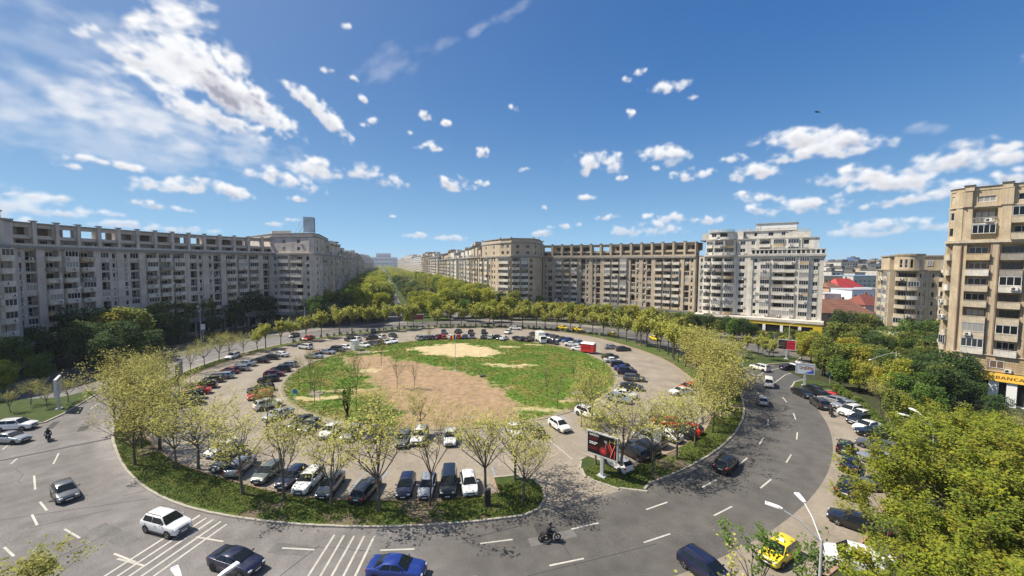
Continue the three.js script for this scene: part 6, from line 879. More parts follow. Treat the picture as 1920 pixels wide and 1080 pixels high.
// rows of parked cars, read from the photograph: [x, y, colour + kind], nose 'in' towards the lawn or 'out'
const ROWS = [
  ['in the near row against the lawn', 'inner', 'out', [[562, 790, 'ds', 20], [580, 796, 'es', 20], [619, 806, 'ws', 15], [658, 811, 'sh', 10], [700, 811, 'ns', 8], [757, 822, 'gh'], [787, 817, 'wu'], [844, 818, 'ws'], [964, 806, 'wh'], [1003, 804, 'gh', 180], [1049, 796, 'wh'], [1102, 774, 'wu']], 'left to right'],
  ['in the left row against the lawn', 'inner', 'in', [[522, 776, 'ss', 185], [503, 757, 'wu', 5], [487, 740, 'rh', 182], [489, 728, 'ke', 182], [503, 710, 'kh', 184], [514, 700, 'mh'], [526, 692, 'ku', 180], [540, 683, 'sh', 178], [589, 667, 'ss'], [614, 659, 'ss'], [634, 655, 'du'], [650, 651, 'wh'], [682, 646.5, 'ws'], [700, 643.5, 'ds'], [712, 642, 'mh'], [724, 641, 'ws'], [737, 639, 'wh']], 'near to far'],
  ['in the far row against the lawn', 'inner', 'out', [[786, 633.5, 'su'], [798, 633, 'gh'], [809, 632.5, 'dh'], [820, 632, 'mh'], [832, 631.5, 'rh'], [845, 631.3, 'ws'], [860, 631, 'rh'], [872, 631, 'ns'], [885, 631, 'dh'], [908, 631, 'ks'], [920, 631.5, 'wh'], [933, 632, 'ks'], [945, 633.5, 'ws'], [970, 634.5, 'ks'], [979, 635, 'ds'], [993, 636, 'ku'], [1036, 641, 'ks']], 'left to right'],
  ['in the right row against the lawn', 'inner', 'out', [[1161, 746, 'se'], [1172, 738, 'ws'], [1184, 724, 'ds'], [1189, 708, 'ge'], [1176, 696, 'nu'], [1170, 690, 'bs'], [1163, 683, 'ke'], [1149, 675, 'ws'], [1144, 668, 'ks']], 'near to far'],
  ['at the far right of the car park', 'free', 'out', [[1147, 650, 'ss', 95], [1168, 653.5, 'ds', 100], [1072, 645, 'ws', 70], [1086, 654, 'ws', 60]], 'left to right'],
  ['in the far outer row', 'outer', 'in', [[832, 622, 'ds'], [859, 620.5, 'ks'], [883, 622, 'dh'], [907, 621, 'ks'], [952, 622, 'wh'], [1000, 626, 'dh'], [1012, 627, 'kh'], [1022, 629, 'bs'], [1034, 631, 'es'], [1040, 633.5, 'oh'], [1051, 635, 'gs'], [1064, 637, 'bs'], [1081, 642, 'lh']], 'left to right'],
  ['in the left outer row', 'outer', 'out', [[351, 754, 'ke', 2], [355, 743, 'ku'], [368, 733, 'rs'], [382, 722, 'ku'], [398, 711, 'oh'], [406, 705, 'se'], [418, 704, 'lh'], [431, 694, 'mh'], [447, 690, 'se'], [461, 681, 'ss'], [487, 675, 'ks'], [505, 669, 'ks'], [525, 664, 'ws'], [573, 650, 'wu'], [656, 636, 'de'], [668, 635, 'wh'], [697, 632.5, 'ks'], [715, 631.5, 'wu'], [736, 628, 'ds']], 'near to far'],
  ['in the near outer row', 'outer', 'out', [[421, 838, 'ws', 10], [432, 862, 'ds', 10], [452, 872, 'su', 10], [502, 884, 'eh', 10], [547, 893, 'nh', 8], [579, 901, 'wu', 10], [620, 907, 'gs', 10], [687, 915, 'de', 6], [761, 909, 'nh'], [801, 910, 'sh'], [841, 905, 'kv'], [879, 905, 'wh']], 'left to right'],
  ['in the right outer row', 'outer', 'in', [[1158, 866, 'wh', 0], [1187, 845, 'ke', 0], [1207, 838, 'ku', 0], [1219, 822, 'sv', 0], [1249, 814, 'ws', 0], [1277, 809, 'kh', 0], [1290, 802, 'rh', 0], [1248, 789, 'rh', 15], [1277, 733, 'ws', 40], [1289, 725, 'rh', 40]], 'near to far'],
];
for (const [where, ring0, nose, list, order] of ROWS) list.forEach(([x, y, ct, turn = 0], i) => {
  const p = G(x, y, 0.68), dx = p[0] - C.x, dz = p[1] - C.z, out = Math.atan2(dx, dz), h = ring0 === 'free' ? turn * D2R : out + (nose === 'in' ? Math.PI : 0) + turn * D2R + rr(-0.05, 0.05);
  const type = TY[ct[1]], col = CO[ct[0]], near = order.endsWith('right') ? 'left' : 'viewer';
  car(col, type, p[0], p[1], h, `${col} ${type} ${where}, ${ordinal(i)} from the ${near}`);
});
// kerb-parked and moving cars: [x, y, kind, heading as seen: nose towards (dx, dy) pixels, label]
const FREE = [
  [32, 797, 'wu', 20, -1, 'white SUV driving in at the left edge of the picture'], [20, 820, 'ss', 20, 0.5, 'silver-bonneted sedan at the left edge, below the white SUV'], [122, 920, 'gh', 14, 20, 'grey hatchback alone on the left part of the ring road'], [313, 981, 'wu', 30, 8, 'white SUV with roof rails on the road beside the parallel white lines'], [443, 1050, 'ns', 28, 8, 'dark navy sedan behind the street lamp at the bottom'], [744, 1064, 'bs', 30, 2, 'bright blue sedan at the bottom, half in tree shade'], [1327, 1066, 'ne', 20, 14, 'deep blue estate car cut off by the bottom edge'], [1362, 868, 'ku', 20, -20, 'black SUV driving in tree shade right of the grass strip'],
  [1430, 750, 'sh', -4, -16, 'silver hatchback driving away on the right part of the road'], [1441, 717, 'wv', -2, -16, 'white van driving away on the right bend'], [1425, 689, 'wu', -16, -4, 'white SUV at the junction near the small grass island'], [1480, 688, 'ns', 16, -1, 'dark navy sedan entering the side street beside the white banner'], [1499, 684, 'ws', 16, -1, 'white sedan on the side street behind the white banner'],
  [436, 667, 'we', -20, 8, 'white estate car on the road beyond the left grass strip'], [577, 634, 'rh', -18, 6, 'bright red hatchback on the far left road'], [700, 620, 'ks', -18, 4, 'black sedan on the far road near the boulevard mouth'], [967, 615, 'we', 18, 1, 'white estate car on the far road before the sunlit block'], [552, 628, 'gs', -18, 6, 'dull grey sedan close behind the red hatchback'],
  [1585, 836, 'kh', 4, -14, 'black hatchback with red tail lamps stopped at the right kerb lane'], [1594, 867, 'ns', 4, -14, 'navy sedan second in the kerb lane, behind the black hatchback'], [1591, 912, 'nu', 6, -12, 'navy SUV with roof rails, last in the kerb lane before the maples'],
  [1505, 736, 'ks', -16, -7, 'black sedan first in the angled kerb row, under the white banner'], [1524, 730, 'ku', -14, -7, 'black SUV tucked behind the first car of the angled kerb row'], [1534, 737, 'ke', -14, -7, 'black estate car left of the red hatchback in the kerb row'], [1552, 741, 'rh', -16, -5, 'red hatchback in the angled kerb row on the right'], [1537, 756, 'du', -14, -10, 'dark grey SUV halted on the road beside the red hatchback'], [1563, 749, 'se', -16, -4, 'silver estate car just right of the red hatchback'], [1577, 752, 'gs', -16, -4, 'grey sedan behind the silver estate in the kerb row'], [1584, 759, 'sh', -16, 0, 'silver hatchback before the first white kerb-row car'], [1594, 770, 'wu', -16, 3, 'white SUV, upper one of the white kerb-row cars'], [1613, 776, 'ws', -16, 2, 'white sedan behind the black car in the kerb row'], [1609, 785, 'kh', -16, 4, 'black hatchback between two white cars in the kerb row'], [1626, 798, 'ws', -16, 3, 'white sedan with dark roof glass, lower in the kerb row'], [1640, 810, 'ks', -16, 4, 'black sedan after the lower white sedan in the kerb row'], [1646, 834, 'ge', -16, -4, 'large grey estate car last of the open kerb row'], [1652, 858, 'ss', -16, -2, 'silver sedan half hidden by maple leaves at the kerb'], [1608, 977, 'ks', -4, 12, 'black sedan almost hidden under the maples'], [1612, 1052, 'wv', -14, 14, 'white van showing through leaves at the bottom right'], [1649, 905, 'gh', -16, 0, 'grey hatchback peeping from the maple leaves'],
];
for (const [x, y, ct, dx, dy, label] of FREE) { const p = G(x, y, 0.68), q = G(x + dx * 0.5, y + dy * 0.5, 0.68); car(CO[ct[0]], TY[ct[1]], p[0], p[1], Math.atan2(q[0] - p[0], q[1] - p[1]), label); }
for (const [x, y, dx, dy, label, ty] of [[1461, 1032, -22, 16, 'yellow taxi behind the thin tree at the bottom right', 'h'], [1055, 614, 18, 2, 'yellow taxi, left one of the pair on the far road', 's'], [1083, 617, 18, 3, 'yellow taxi, right one of the pair on the far road', 's'], [1150, 627, 18, 4, 'yellow taxi behind the far plane trees, near the red kiosk', 's'], [1228, 634, 18, 6, 'yellow taxi farthest right on the far road, half hidden by crowns', 's']]) { const p = G(x, y, 0.68), q = G(x + dx * 0.5, y + dy * 0.5, 0.68); car('yellow', TY[ty], p[0], p[1], Math.atan2(q[0] - p[0], q[1] - p[1]), label, { taxi: true }); }
{ const r = mulberry(90); let i = 0; for (const [v, u, c] of [[98, -8.2, 'ws'], [110, -12, 'nh'], [118, -8.4, 'ws'], [127, -12.2, 'sh'], [134, -8.6, 'bs'], [143, -12, 'ks'], [152, -12.3, 'we'], [168, -12, 'ku'], [192, -11.8, 'wv'], [230, -12, 'ds'], [270, -8.5, 'ws'], [330, -10, 'ss'], [150, 17, 'gs'], [210, 15, 'ws'], [280, 17.5, 'ks']]) { const p = bv(v, u), h = Math.atan2(AX[0], AX[1]) + (u > 0 ? 0 : Math.PI); car(CO[c[0]], TY[c[1]], p[0], p[1], h, `${CO[c[0]]} ${TY[c[1]]} on the boulevard's ${u < 0 ? 'left' : 'right'} carriageway, ${ordinal(u < 0 ? i++ : i++ - 12)} from the roundabout`); } }

// ---------------------------------------------------------------- houses and the city beyond the side street on the right
function house(name, label, x0, x1, depth, wallH, ridgeH, roofMat, wallMat, turn = 0, deep = 10, cat = 'house') {
  const w = (x1 - x0) / FPX * depth, [x, z] = pos2((x0 + x1) / 2, depth), t = thing(name, label, cat, x, 0, z - deep / 2, turn), m = new MB(), hw = w / 2, d = deep / 2;
  m.box(-hw, hw, 0, wallH, -d, d); part('wall', m.geo(), wallMat, t);
  const r = new MB(), o = 0.6, i = ridgeH > wallH + 0.5 ? Math.min(hw * 0.45, d) : 0;
  if (ridgeH > wallH + 0.5) {
    const e = wallH - 0.15, A = [-hw - o, e, d + o], B = [hw + o, e, d + o], Cc = [hw + o, e, -d - o], D = [-hw - o, e, -d - o], R1 = [-hw + i, ridgeH, 0], R2 = [hw - i, ridgeH, 0];
    r.quad(A, B, R2, R1); r.quad(Cc, D, R1, R2); r.quad(B, Cc, R2, R2); r.quad(D, A, R1, R1); const roof = part('roof', r.geo(), roofMat, t);
    const ch = new MB(); ch.box(-0.4, 0.4, ridgeH - 1.4, ridgeH + 0.9, -1.2, -0.6); const cc = part('chimney', ch.geo(), M.brickRed, roof); cc.position.x = hw * 0.4;
    const tl = new MB(); for (let y = 0.12; y < 1; y += 0.16) { const f = (a, b) => [mix(a[0], b[0], y), mix(a[1], b[1], y) + 0.03, mix(a[2], b[2], y) + 0.03]; const p = f(A, R1), q = f(B, R2); tl.quad([p[0], p[1], p[2]], [q[0], q[1], q[2]], [q[0], q[1] + 0.09, q[2] - 0.04], [p[0], p[1] + 0.09, p[2] - 0.04]); } part('tile_course', tl.geo(), roofMat, roof).userData.kind = 'stuff';
  } else { r.box(-hw - 0.3, hw + 0.3, wallH, wallH + 0.35, -d - 0.3, d + 0.3); part('roof', r.geo(), roofMat, t); }
  const fl = Math.max(1, Math.floor(wallH / 3)), nW = Math.max(1, Math.floor(w / 3.4));
  for (let f = 0; f < fl; f++) for (let k = 0; k < nW; k++) { const [fg, pg] = windowGeo(1.3, 1.4, 2), q = part('window', fg, M.pvc, t); q.position.set(mix(-hw, hw, (k + 0.5) / nW), 1 + f * 3, d + 0.03); part('pane', pg, M.glassA, q); }
  return t;
}
M.brickRed = std(S(0.25, 0.08, 0.05), 0.9); M.tileBrown = std(S(0.25, 0.115, 0.075), 0.85, { map: TX.stain }); M.tileRed = std(S(0.5, 0.045, 0.04), 0.6, { map: TX.stain }); M.plasterPink = std(S(0.66, 0.5, 0.48), 0.9, { map: TX.wall }); M.plasterOrange = std(S(0.6, 0.4, 0.26), 0.9, { map: TX.wall }); M.sheetBlue = std(S(0.25, 0.42, 0.62), 0.5); M.cityWhite = std(S(0.62, 0.6, 0.56), 0.9, { map: TX.wall });
house('tiled_house', 'long brown-tiled house with a hipped roof right of the white tower', 1541, 1640, 162, 6.2, 11, M.tileBrown, M.plasterOrange, -0.12, 14);
house('tiled_house', 'small dark red-tiled house between the brown roof and the rounded block', 1622, 1660, 172, 8.5, 12.5, std(S(0.2, 0.055, 0.04), 0.85), M.plasterPink, 0.1, 10);
house('red_roofed_house', 'house under a vivid red metal roof in the gap right of the white tower', 1570, 1626, 232, 11.5, 17.5, M.tileRed, M.plasterOrange, 0.15, 14);
house('gabled_house', 'plain orange-beige house left of the vivid red roof', 1556, 1578, 226, 13, 15.4, M.tileBrown, M.plasterOrange, 0, 10);
house('pink_house', 'flat pink house front below the vivid red roof', 1546, 1596, 196, 11.2, 11.2, M.galv, M.plasterPink, 0.05, 10);
house('white_block', 'plain white box-shaped building with a bluish wall below the red roof', 1597, 1641, 190, 13.6, 13.6, M.galv, std(S(0.62, 0.68, 0.76), 0.8), 0.05, 12, 'building');
house('orange_block', 'narrow plain orange-beige wall left of the rounded block', 1636, 1660, 196, 13.8, 13.8, M.galv, M.plasterOrange, 0, 10, 'building');
house('blue_sheet_hall', 'white hall with pale blue roof edge above the red-roofed house', 1600, 1652, 300, 17.5, 17.5, M.sheetBlue, M.cityWhite, 0, 14, 'building');
house('long_white_block', 'long pale block with rows of dark windows left of the blue-edged hall', 1545, 1590, 310, 17, 17, M.galv, M.wallCream, 0, 14, 'building');
{ const r = mulberry(66); [[1546, 1566, 420, 24], [1562, 1598, 460, 29], [1596, 1622, 480, 28], [1618, 1650, 440, 27], [1640, 1672, 500, 30], [1590, 1640, 560, 31], [1560, 1580, 620, 30], [1592, 1604, 900, 43], [1606, 1622, 950, 36], [1548, 1568, 360, 20], [1566, 1586, 380, 22], [1584, 1606, 350, 19], [1604, 1630, 390, 23], [1626, 1652, 360, 21], [1600, 1618, 700, 33], [1552, 1572, 700, 31], [1575, 1592, 760, 34], [1630, 1648, 720, 35], [1650, 1690, 620, 34], [1680, 1720, 700, 37], [1710, 1760, 640, 36], [1748, 1800, 720, 40], [1545, 1575, 800, 34], [1620, 1650, 820, 35]].forEach(([a, b, d, h], i) => { const blue = a === 1592 && d === 900, w = (b - a) / FPX * d, [x, z] = pos2((a + b) / 2, d), t = thing('distant_building', blue ? 'small blue glass tower on the far right skyline' : `pale distant apartment building, ${ordinal(i)} of the hazy skyline right of the white tower`, 'building', x, 0, z, rr(-0.2, 0.2, r), blue ? undefined : 'distant buildings of the right skyline'), m = new MB(), n = new MB(), rf = new MB(); m.box(-w / 2, w / 2, 0, h, -8, 8); rf.box(-w / 2 - 0.4, w / 2 + 0.4, h, h + 0.6, -8.4, 8.4); rf.box(-w * 0.2, w * 0.1, h + 0.6, h + 3, -4, 3); for (let y = 2; y < h - 2; y += 3) for (let q = -w / 2 + 1.4; q < w / 2 - 1.6; q += 3.3) if (r() < 0.85) n.box(q, q + 1.6, y, y + 1.5, 7.9, 8.06); part('wall', m.geo(), blue ? std(S(0.05, 0.12, 0.3), 0.3) : pick([M.cityWhite, M.wallCream, M.wallPale], r), t); part('roof', rf.geo(), M.roofDark, t); if (!n.empty) { const q = part('window', n.geo(), blue ? M.glassB : M.glassA, t); q.userData.kind = 'stuff'; } }); }
{ const hill = new MB(); const seg = 40; for (let k = 0; k < seg; k++) { const f = (j) => { const t = j / seg, x = mix(700, 1500, t), h = 18 + 15 * Math.sin(t * 3) + fbm(t * 6, 1, 2, 4) * 10; return [x, h]; }; const [x0, h0] = f(k), [x1, h1] = f(k + 1); hill.quad([x0, 0, -900], [x1, 0, -900], [x1, h1, -1150], [x0, h0, -1150]); hill.quad([x1, 0, -1500], [x0, 0, -1500], [x0, h0, -1150], [x1, h1, -1150]); } struct('hills', hill.geo(), std(S(0.05, 0.065, 0.035), 1)); }
{ const w = KIND.green.list[0]; const g = mergeGeometries(w.map((q) => { const c = q.clone(); if (!c.attributes.color) c.setAttribute('color', new THREE.Float32BufferAttribute(Array.from({ length: c.attributes.position.count * 3 }, () => 0.05), 3)); return c; })), o = new THREE.InstancedMesh(g, M.leaf, 700), q = new THREE.Object3D(), r = mulberry(17); let c = 0; while (c < 700) { const d = 210 + 900 * r() ** 1.6, px0 = rr(1548, 1800, r), [x, z] = pos2(px0, d); q.position.set(x, 0, z); const s = rr(0.5, 1.0, r); q.scale.set(s * 1.2, s, s * 1.2); q.rotation.y = r() * 6; q.updateMatrix(); o.setMatrixAt(c++, q.matrix); } o.name = 'distant_trees'; o.userData.kind = 'stuff'; o.castShadow = o.receiveShadow = true; scene.add(o); tag(o, 'far trees between the roofs right of the white tower', 'trees'); }

// ---------------------------------------------------------------- street lamps
const LAMPHEAD = (() => { const m = new MB(); m.hexa([[-0.1, -0.05, 0], [0.1, -0.05, 0], [0.07, -0.03, -0.22], [-0.07, -0.03, -0.22]], [[-0.1, 0.07, 0], [0.1, 0.07, 0], [0.07, 0.04, -0.22], [-0.07, 0.04, -0.22]]); m.hexa([[-0.17, -0.05, 0.72], [0.17, -0.05, 0.72], [0.1, -0.05, 0.001], [-0.1, -0.05, 0.001]], [[-0.14, 0.03, 0.72], [0.14, 0.03, 0.72], [0.1, 0.07, 0.001], [-0.1, 0.07, 0.001]]); return m.geo(); })(), LAMPPANE = (() => { const m = new MB(); m.box(-0.11, 0.11, -0.075, -0.051, 0.12, 0.66); m.box(-0.1, 0.1, 0.032, 0.04, 0.42, 0.68); return m.geo(); })();
function lamp(label, x, z, H, arms, group) {                        // arms: [dx, dz, dy] of each lantern from the pole top
  const t = thing('street_lamp', label, 'street lamp', x, 0, z, 0, group), p = new MB(); p.cyl(0, 0, 0.13, 0.075, 0, H, 10); p.cyl(0, 0, 0.2, 0.18, 0, 0.5, 10); part('pole', p.geo(), M.galv, t);
  for (const [dx, dz, dy] of arms) { const a = new MB(); a.tube([V(0, H - 0.15, 0), V(dx * 0.5, H + dy * 0.62, dz * 0.5), V(dx, H + dy, dz)], [0.05, 0.045, 0.04], 6); part('arm', a.geo(), M.galv, t); const h = part('lantern', LAMPHEAD, M.white, t); h.position.set(dx, H + dy, dz); h.rotation.order = 'YXZ'; h.rotation.y = Math.atan2(dx, dz); h.rotation.x = -0.12; part('lantern_glass', LAMPPANE, M.lampGlass, h); }
  return t;
}
{ const h1 = G(1500, 928, 10), h2 = G(1447, 943, 10), b = G(1541, 1012, 8.6); lamp('twin-armed white street lamp in front at the lower right', b[0], b[1], 8.6, [[(h1[0] - b[0]) * 0.86, (h1[1] - b[1]) * 0.86, 1.25], [(h2[0] - b[0]) * 0.86, (h2[1] - b[1]) * 0.86, 1.25]]); }
{ const h1 = G(327, 1062, 10), h2 = G(440, 1058, 10), b = [-14.6, -17.6]; lamp('twin-armed white street lamp whose lanterns rise over the bottom left edge', b[0], b[1], 8.6, [[(h1[0] - b[0]) * 0.72, (h1[1] - b[1]) * 0.72, 1.3], [(h2[0] - b[0]) * 0.72, (h2[1] - b[1]) * 0.72, 1.3]]); }
{ const h1 = G(1718, 769, 9.6), h2 = G(1700, 777, 9.4), b = G(1752, 797, 8.8); lamp('white twin street lamp rising out of the maples on the right', b[0], b[1], 8.7, [[h1[0] - b[0], h1[1] - b[1], 0.8], [h2[0] - b[0], h2[1] - b[1], 0.6]]); }
{ const h1 = G(1633, 673, 9.8), b = G(1676, 742); lamp('white street lamp among the right plaza trees, long arm to the left', b[0], b[1], 8.6, [[h1[0] - b[0], h1[1] - b[1], 1.1]]); }
[[1478, 668, 0.9, 'street lamp behind the red and black billboard'], [572, 618, -0.4, 'street lamp before the left corner tower'], [1762, 690, -0.6, 'street lamp before the rounded cream block'], [377, 640, 0.6, 'street lamp before the middle of the shaded block'], [1200, 607, 0.2, 'street lamp before the sunlit curved block'], [1040, 600, 0.4, 'street lamp near the right corner tower']].forEach(([x, y, a, l]) => { const p = G(x, y); lamp(l, p[0], p[1], 8.8, [[Math.sin(a) * 1.7, Math.cos(a) * 1.7, 0.8]]); });

// ---------------------------------------------------------------- billboards
function canvasMat(w, h, draw) { const c = document.createElement('canvas'); c.width = w; c.height = h; draw(c.getContext('2d'), w, h); const t = new THREE.CanvasTexture(c); t.colorSpace = THREE.SRGBColorSpace; return std(S(1, 1, 1), 0.45, { map: t }); }
function billboard(label, x, z, turn, W, H, bottom, face, { postX = 0, postMat = M.galv, frame = M.galv, back = M.darkFrame, posts } = {}) {
  const t = thing('billboard', label, 'billboard', x, 0, z, turn), f = new MB(), p = new MB(), b = new MB();
  f.box(-W / 2, W / 2, bottom, bottom + 0.12, -0.18, 0.18); f.box(-W / 2, W / 2, bottom + H - 0.12, bottom + H, -0.18, 0.18); f.box(-W / 2, -W / 2 + 0.12, bottom + 0.12, bottom + H - 0.12, -0.178, 0.178); f.box(W / 2 - 0.12, W / 2, bottom + 0.12, bottom + H - 0.12, -0.178, 0.178); part('frame', f.geo(), frame, t);
  b.box(-W / 2 + 0.12, W / 2 - 0.12, bottom + 0.12, bottom + H - 0.12, -0.15, 0.1); part('back_panel', b.geo(), back, t);
  const pl = new THREE.BoxGeometry(W - 0.24, H - 0.24, 0.03); const m = new THREE.Mesh(pl, [frame, frame, frame, frame, face, frame]); m.name = 'poster'; m.position.set(0, bottom + H / 2, 0.118); m.castShadow = m.receiveShadow = true; t.add(m);
  for (const q of posts ?? [postX]) { p.box(q - 0.19, q + 0.19, 0.25, bottom, -0.13, 0.13); p.box(q - 0.03, q + 0.03, 0.25, bottom - 0.02, 0.13, 0.16); p.box(q - 0.5, q + 0.5, 0, 0.25, -0.4, 0.4); } part('post', p.geo(), postMat, t);
  return t;
}
{ const p = G(1127, 895); billboard('dark gaming billboard with red neon figure beside the car park entrance', p[0] + 0.1, p[1], -0.72, 4.0, 2.75, 2.5, canvasMat(640, 430, (g, w, h) => {
  g.fillStyle = '#0b090b'; g.fillRect(0, 0, w, h); const gr = g.createRadialGradient(400, 260, 10, 400, 260, 200); gr.addColorStop(0, '#4a1216'); gr.addColorStop(1, '#0b090b'); g.fillStyle = gr; g.fillRect(0, 0, w, h);
  g.fillStyle = '#f2eeee'; g.font = 'bold 56px sans-serif'; g.fillText('MAXBET', 36, 66); g.fillStyle = '#5c1417'; for (let k = 0; k < 3; k++) g.fillRect(36, 92 + k * 24, 210 - k * 20, 14);
  g.fillStyle = '#e9e5e5'; for (const [y, l] of [[190, [34, 60, 26, 70]], [222, [52, 40, 60]]]) { let x = 36; for (const q of l) { g.fillRect(x, y, q - 8, 18); x += q; } } g.fillStyle = '#6a1518'; for (let k = 0; k < 2; k++) g.fillRect(36, 290 + k * 34, 180, 22);
  g.fillStyle = '#c63a3c'; for (let k = 0; k < 14; k++) { g.save(); g.translate(345, 320); g.rotate(k * 0.45); g.beginPath(); g.ellipse(40, 0, 52, 15, 0, 0, 7); g.globalAlpha = 0.55; g.fill(); g.restore(); } g.globalAlpha = 1; g.fillStyle = '#8b8688'; g.beginPath(); g.ellipse(400, 120, 36, 26, 0.5, 0, 7); g.fill(); g.fillRect(396, 140, 12, 120);
  g.lineWidth = 13; g.lineJoin = 'round'; g.strokeStyle = '#e5452f'; g.beginPath(); g.moveTo(470, 120); g.lineTo(545, 270); g.lineTo(600, 130); g.moveTo(545, 270); g.lineTo(500, 410); g.moveTo(440, 150); g.lineTo(530, 330); g.moveTo(600, 250); g.lineTo(585, 420); g.stroke(); g.lineWidth = 4; g.strokeStyle = '#ffb9a0'; g.beginPath(); g.moveTo(470, 120); g.lineTo(545, 270); g.lineTo(600, 130); g.moveTo(545, 270); g.lineTo(500, 410); g.stroke();
}), { frame: M.galv }); }
{ const p = G(1474, 674); billboard('half dark, half red billboard on the grass wedge of the far junction', p[0], p[1], -0.62, 4.0, 2.7, 2.6, canvasMat(256, 176, (g) => { g.fillStyle = '#241f26'; g.fillRect(0, 0, 256, 176); g.fillStyle = '#4a3c34'; g.fillRect(14, 40, 90, 40); g.fillStyle = '#6d5a40'; g.fillRect(20, 100, 76, 18); g.fillStyle = '#b32035'; g.fillRect(128, 0, 128, 176); g.strokeStyle = '#5d1320'; g.lineWidth = 9; g.beginPath(); g.arc(196, 90, 40, 0, 7); g.stroke(); g.fillStyle = '#5d1320'; g.fillRect(150, 60, 92, 9); g.fillRect(150, 118, 92, 9); })); }
{ const p = G(1508, 724); billboard('white and blue banner billboard at the side street corner', p[0], p[1], -0.5, 3.2, 2.1, 2.6, canvasMat(256, 170, (g) => { g.fillStyle = '#b9c3cf'; g.fillRect(0, 0, 256, 170); const r = mulberry(4); for (let k = 0; k < 60; k++) { g.fillStyle = pick(['#6b4436', '#8d5a48', '#3c2d2c', '#a06a52'], r); g.fillRect(40 + r() * 200, 30 + r() * 62, 16, 14); } g.fillStyle = '#2c4fae'; g.beginPath(); g.moveTo(110, 170); g.lineTo(256, 96); g.lineTo(256, 170); g.fill(); })); }
{ const p = G(337, 722); billboard('billboard seen from behind on the left grass strip', p[0], p[1], 2.05, 4, 2.7, 1.9, canvasMat(64, 64, (g) => { g.fillStyle = '#777'; g.fillRect(0, 0, 64, 64); }), { back: std(S(0.2, 0.19, 0.17), 0.7), frame: M.darkFrame, postMat: M.darkFrame, postX: -0.9 }); }
{ const p = G(111, 768); billboard('pale billboard seen almost edge-on on the left grass island', p[0], p[1], 2.27, 4, 2.9, 2.6, canvasMat(128, 90, (g) => { g.fillStyle = '#b9b6ad'; g.fillRect(0, 0, 128, 90); g.fillStyle = '#8a6a4a'; g.fillRect(0, 0, 128, 14); g.fillStyle = '#8f9aa6'; g.fillRect(12, 30, 60, 40); }), { postX: 0 }); }
{ const p = bv(74, -2.6); billboard('dull red banner board at the mouth of the boulevard', p[0], p[1], 0.3, 4, 2.2, 1.4, canvasMat(64, 40, (g) => { g.fillStyle = '#8d2f33'; g.fillRect(0, 0, 64, 40); g.fillStyle = '#a8494b'; g.fillRect(8, 10, 30, 6); }), { posts: [-1.4, 1.4] }); }
{ const p = G(378, 640); const t = thing('wall_sign', 'small white sign panel on a post before the shaded block', 'sign', p[0] - 1, 0, p[1] - 2, 0.9); const m = new MB(), q = new MB(); m.box(-0.6, 0.6, 3.4, 5.2, 0, 0.15); q.box(-0.07, 0.07, 0, 3.4, 0.02, 0.12); part('panel', m.geo(), M.white, t); part('post', q.geo(), M.galv, t); }

// ---------------------------------------------------------------- kiosks, trailers, truck, flag, bin, signs
{ const p = G(665, 656.5), t = thing('toilet_cabin', 'white portable cabin between parked white cars at the far left of the lawn', 'cabin', p[0], 0, p[1], -0.5), m = new MB(), d = new MB(), r = new MB(); m.box(-0.95, 0.95, 0.1, 2.75, -0.9, 0.9); d.box(-0.4, 0.4, 0.2, 2.3, 0.9, 0.93); r.box(-1.05, 1.05, 2.75, 2.92, -1, 1); part('wall', m.geo(), M.white, t); part('door', d.geo(), std(S(0.55, 0.57, 0.58), 0.6), t); part('roof', r.geo(), M.galv, t); const v = new MB(); v.box(0.5, 0.8, 1.9, 2.3, 0.9, 0.925); part('vent', v.geo(), M.trim, t); }
{ const p = G(1103, 662), t = thing('red_kiosk', 'bright red kiosk trailer with a white roof beside the right end of the lawn', 'kiosk', p[0], 0, p[1], -0.55), m = new MB(), r = new MB(), h = new MB(), w = new MB(); m.box(-1.9, 1.9, 0.5, 2.75, -1.1, 1.1); r.hexa([[-2, 2.75, 1.2], [2, 2.75, 1.2], [2, 2.75, -1.2], [-2, 2.75, -1.2]], [[-1.8, 3.0, 1], [1.8, 3.0, 1], [1.8, 3.0, -1], [-1.8, 3.0, -1]]); h.box(-1.4, 1.0, 1.4, 2.4, 1.1, 1.14); part('wall', m.geo(), std(S(0.55, 0.03, 0.025), 0.5), t); part('roof', r.geo(), M.white, t); part('hatch', h.geo(), std(S(0.4, 0.02, 0.02), 0.45), t); for (const s of [-0.7, 0.7]) { const o = part('wheel', new THREE.CylinderGeometry(0.32, 0.32, 0.2, 14).rotateX(Math.PI / 2), M.rubber, t); o.position.set(s, 0.32, 1.05); } w.box(1.9, 3.1, 0.45, 0.55, -0.06, 0.06); part('tow_bar', w.geo(), M.galv, t); }
{ const p = G(595, 664), t = thing('flatbed_trailer', 'low brown flatbed trailer between silver cars at the left of the lawn', 'trailer', p[0], 0, p[1], 1.1), m = new MB(), q = new MB(); m.box(-2.2, 2.2, 0.6, 0.72, -0.95, 0.95); for (let x = -2.1; x < 2.2; x += 0.7) q.box(x, x + 0.08, 0.72, 1.3, 0.88, 0.94).box(x, x + 0.08, 0.72, 1.3, -0.94, -0.88); q.box(-2.2, 2.2, 1.15, 1.3, 0.94, 0.97); part('deck', m.geo(), std(S(0.3, 0.16, 0.08), 0.8, { map: TX.bark }), t); part('side_rail', q.geo(), std(S(0.28, 0.13, 0.07), 0.8), t); for (const x of [-0.5, 0.5]) for (const z of [-0.9, 0.9]) part('wheel', new THREE.CylinderGeometry(0.3, 0.3, 0.2, 12).rotateX(Math.PI / 2), M.rubber, t).position.set(x, 0.3, z); }
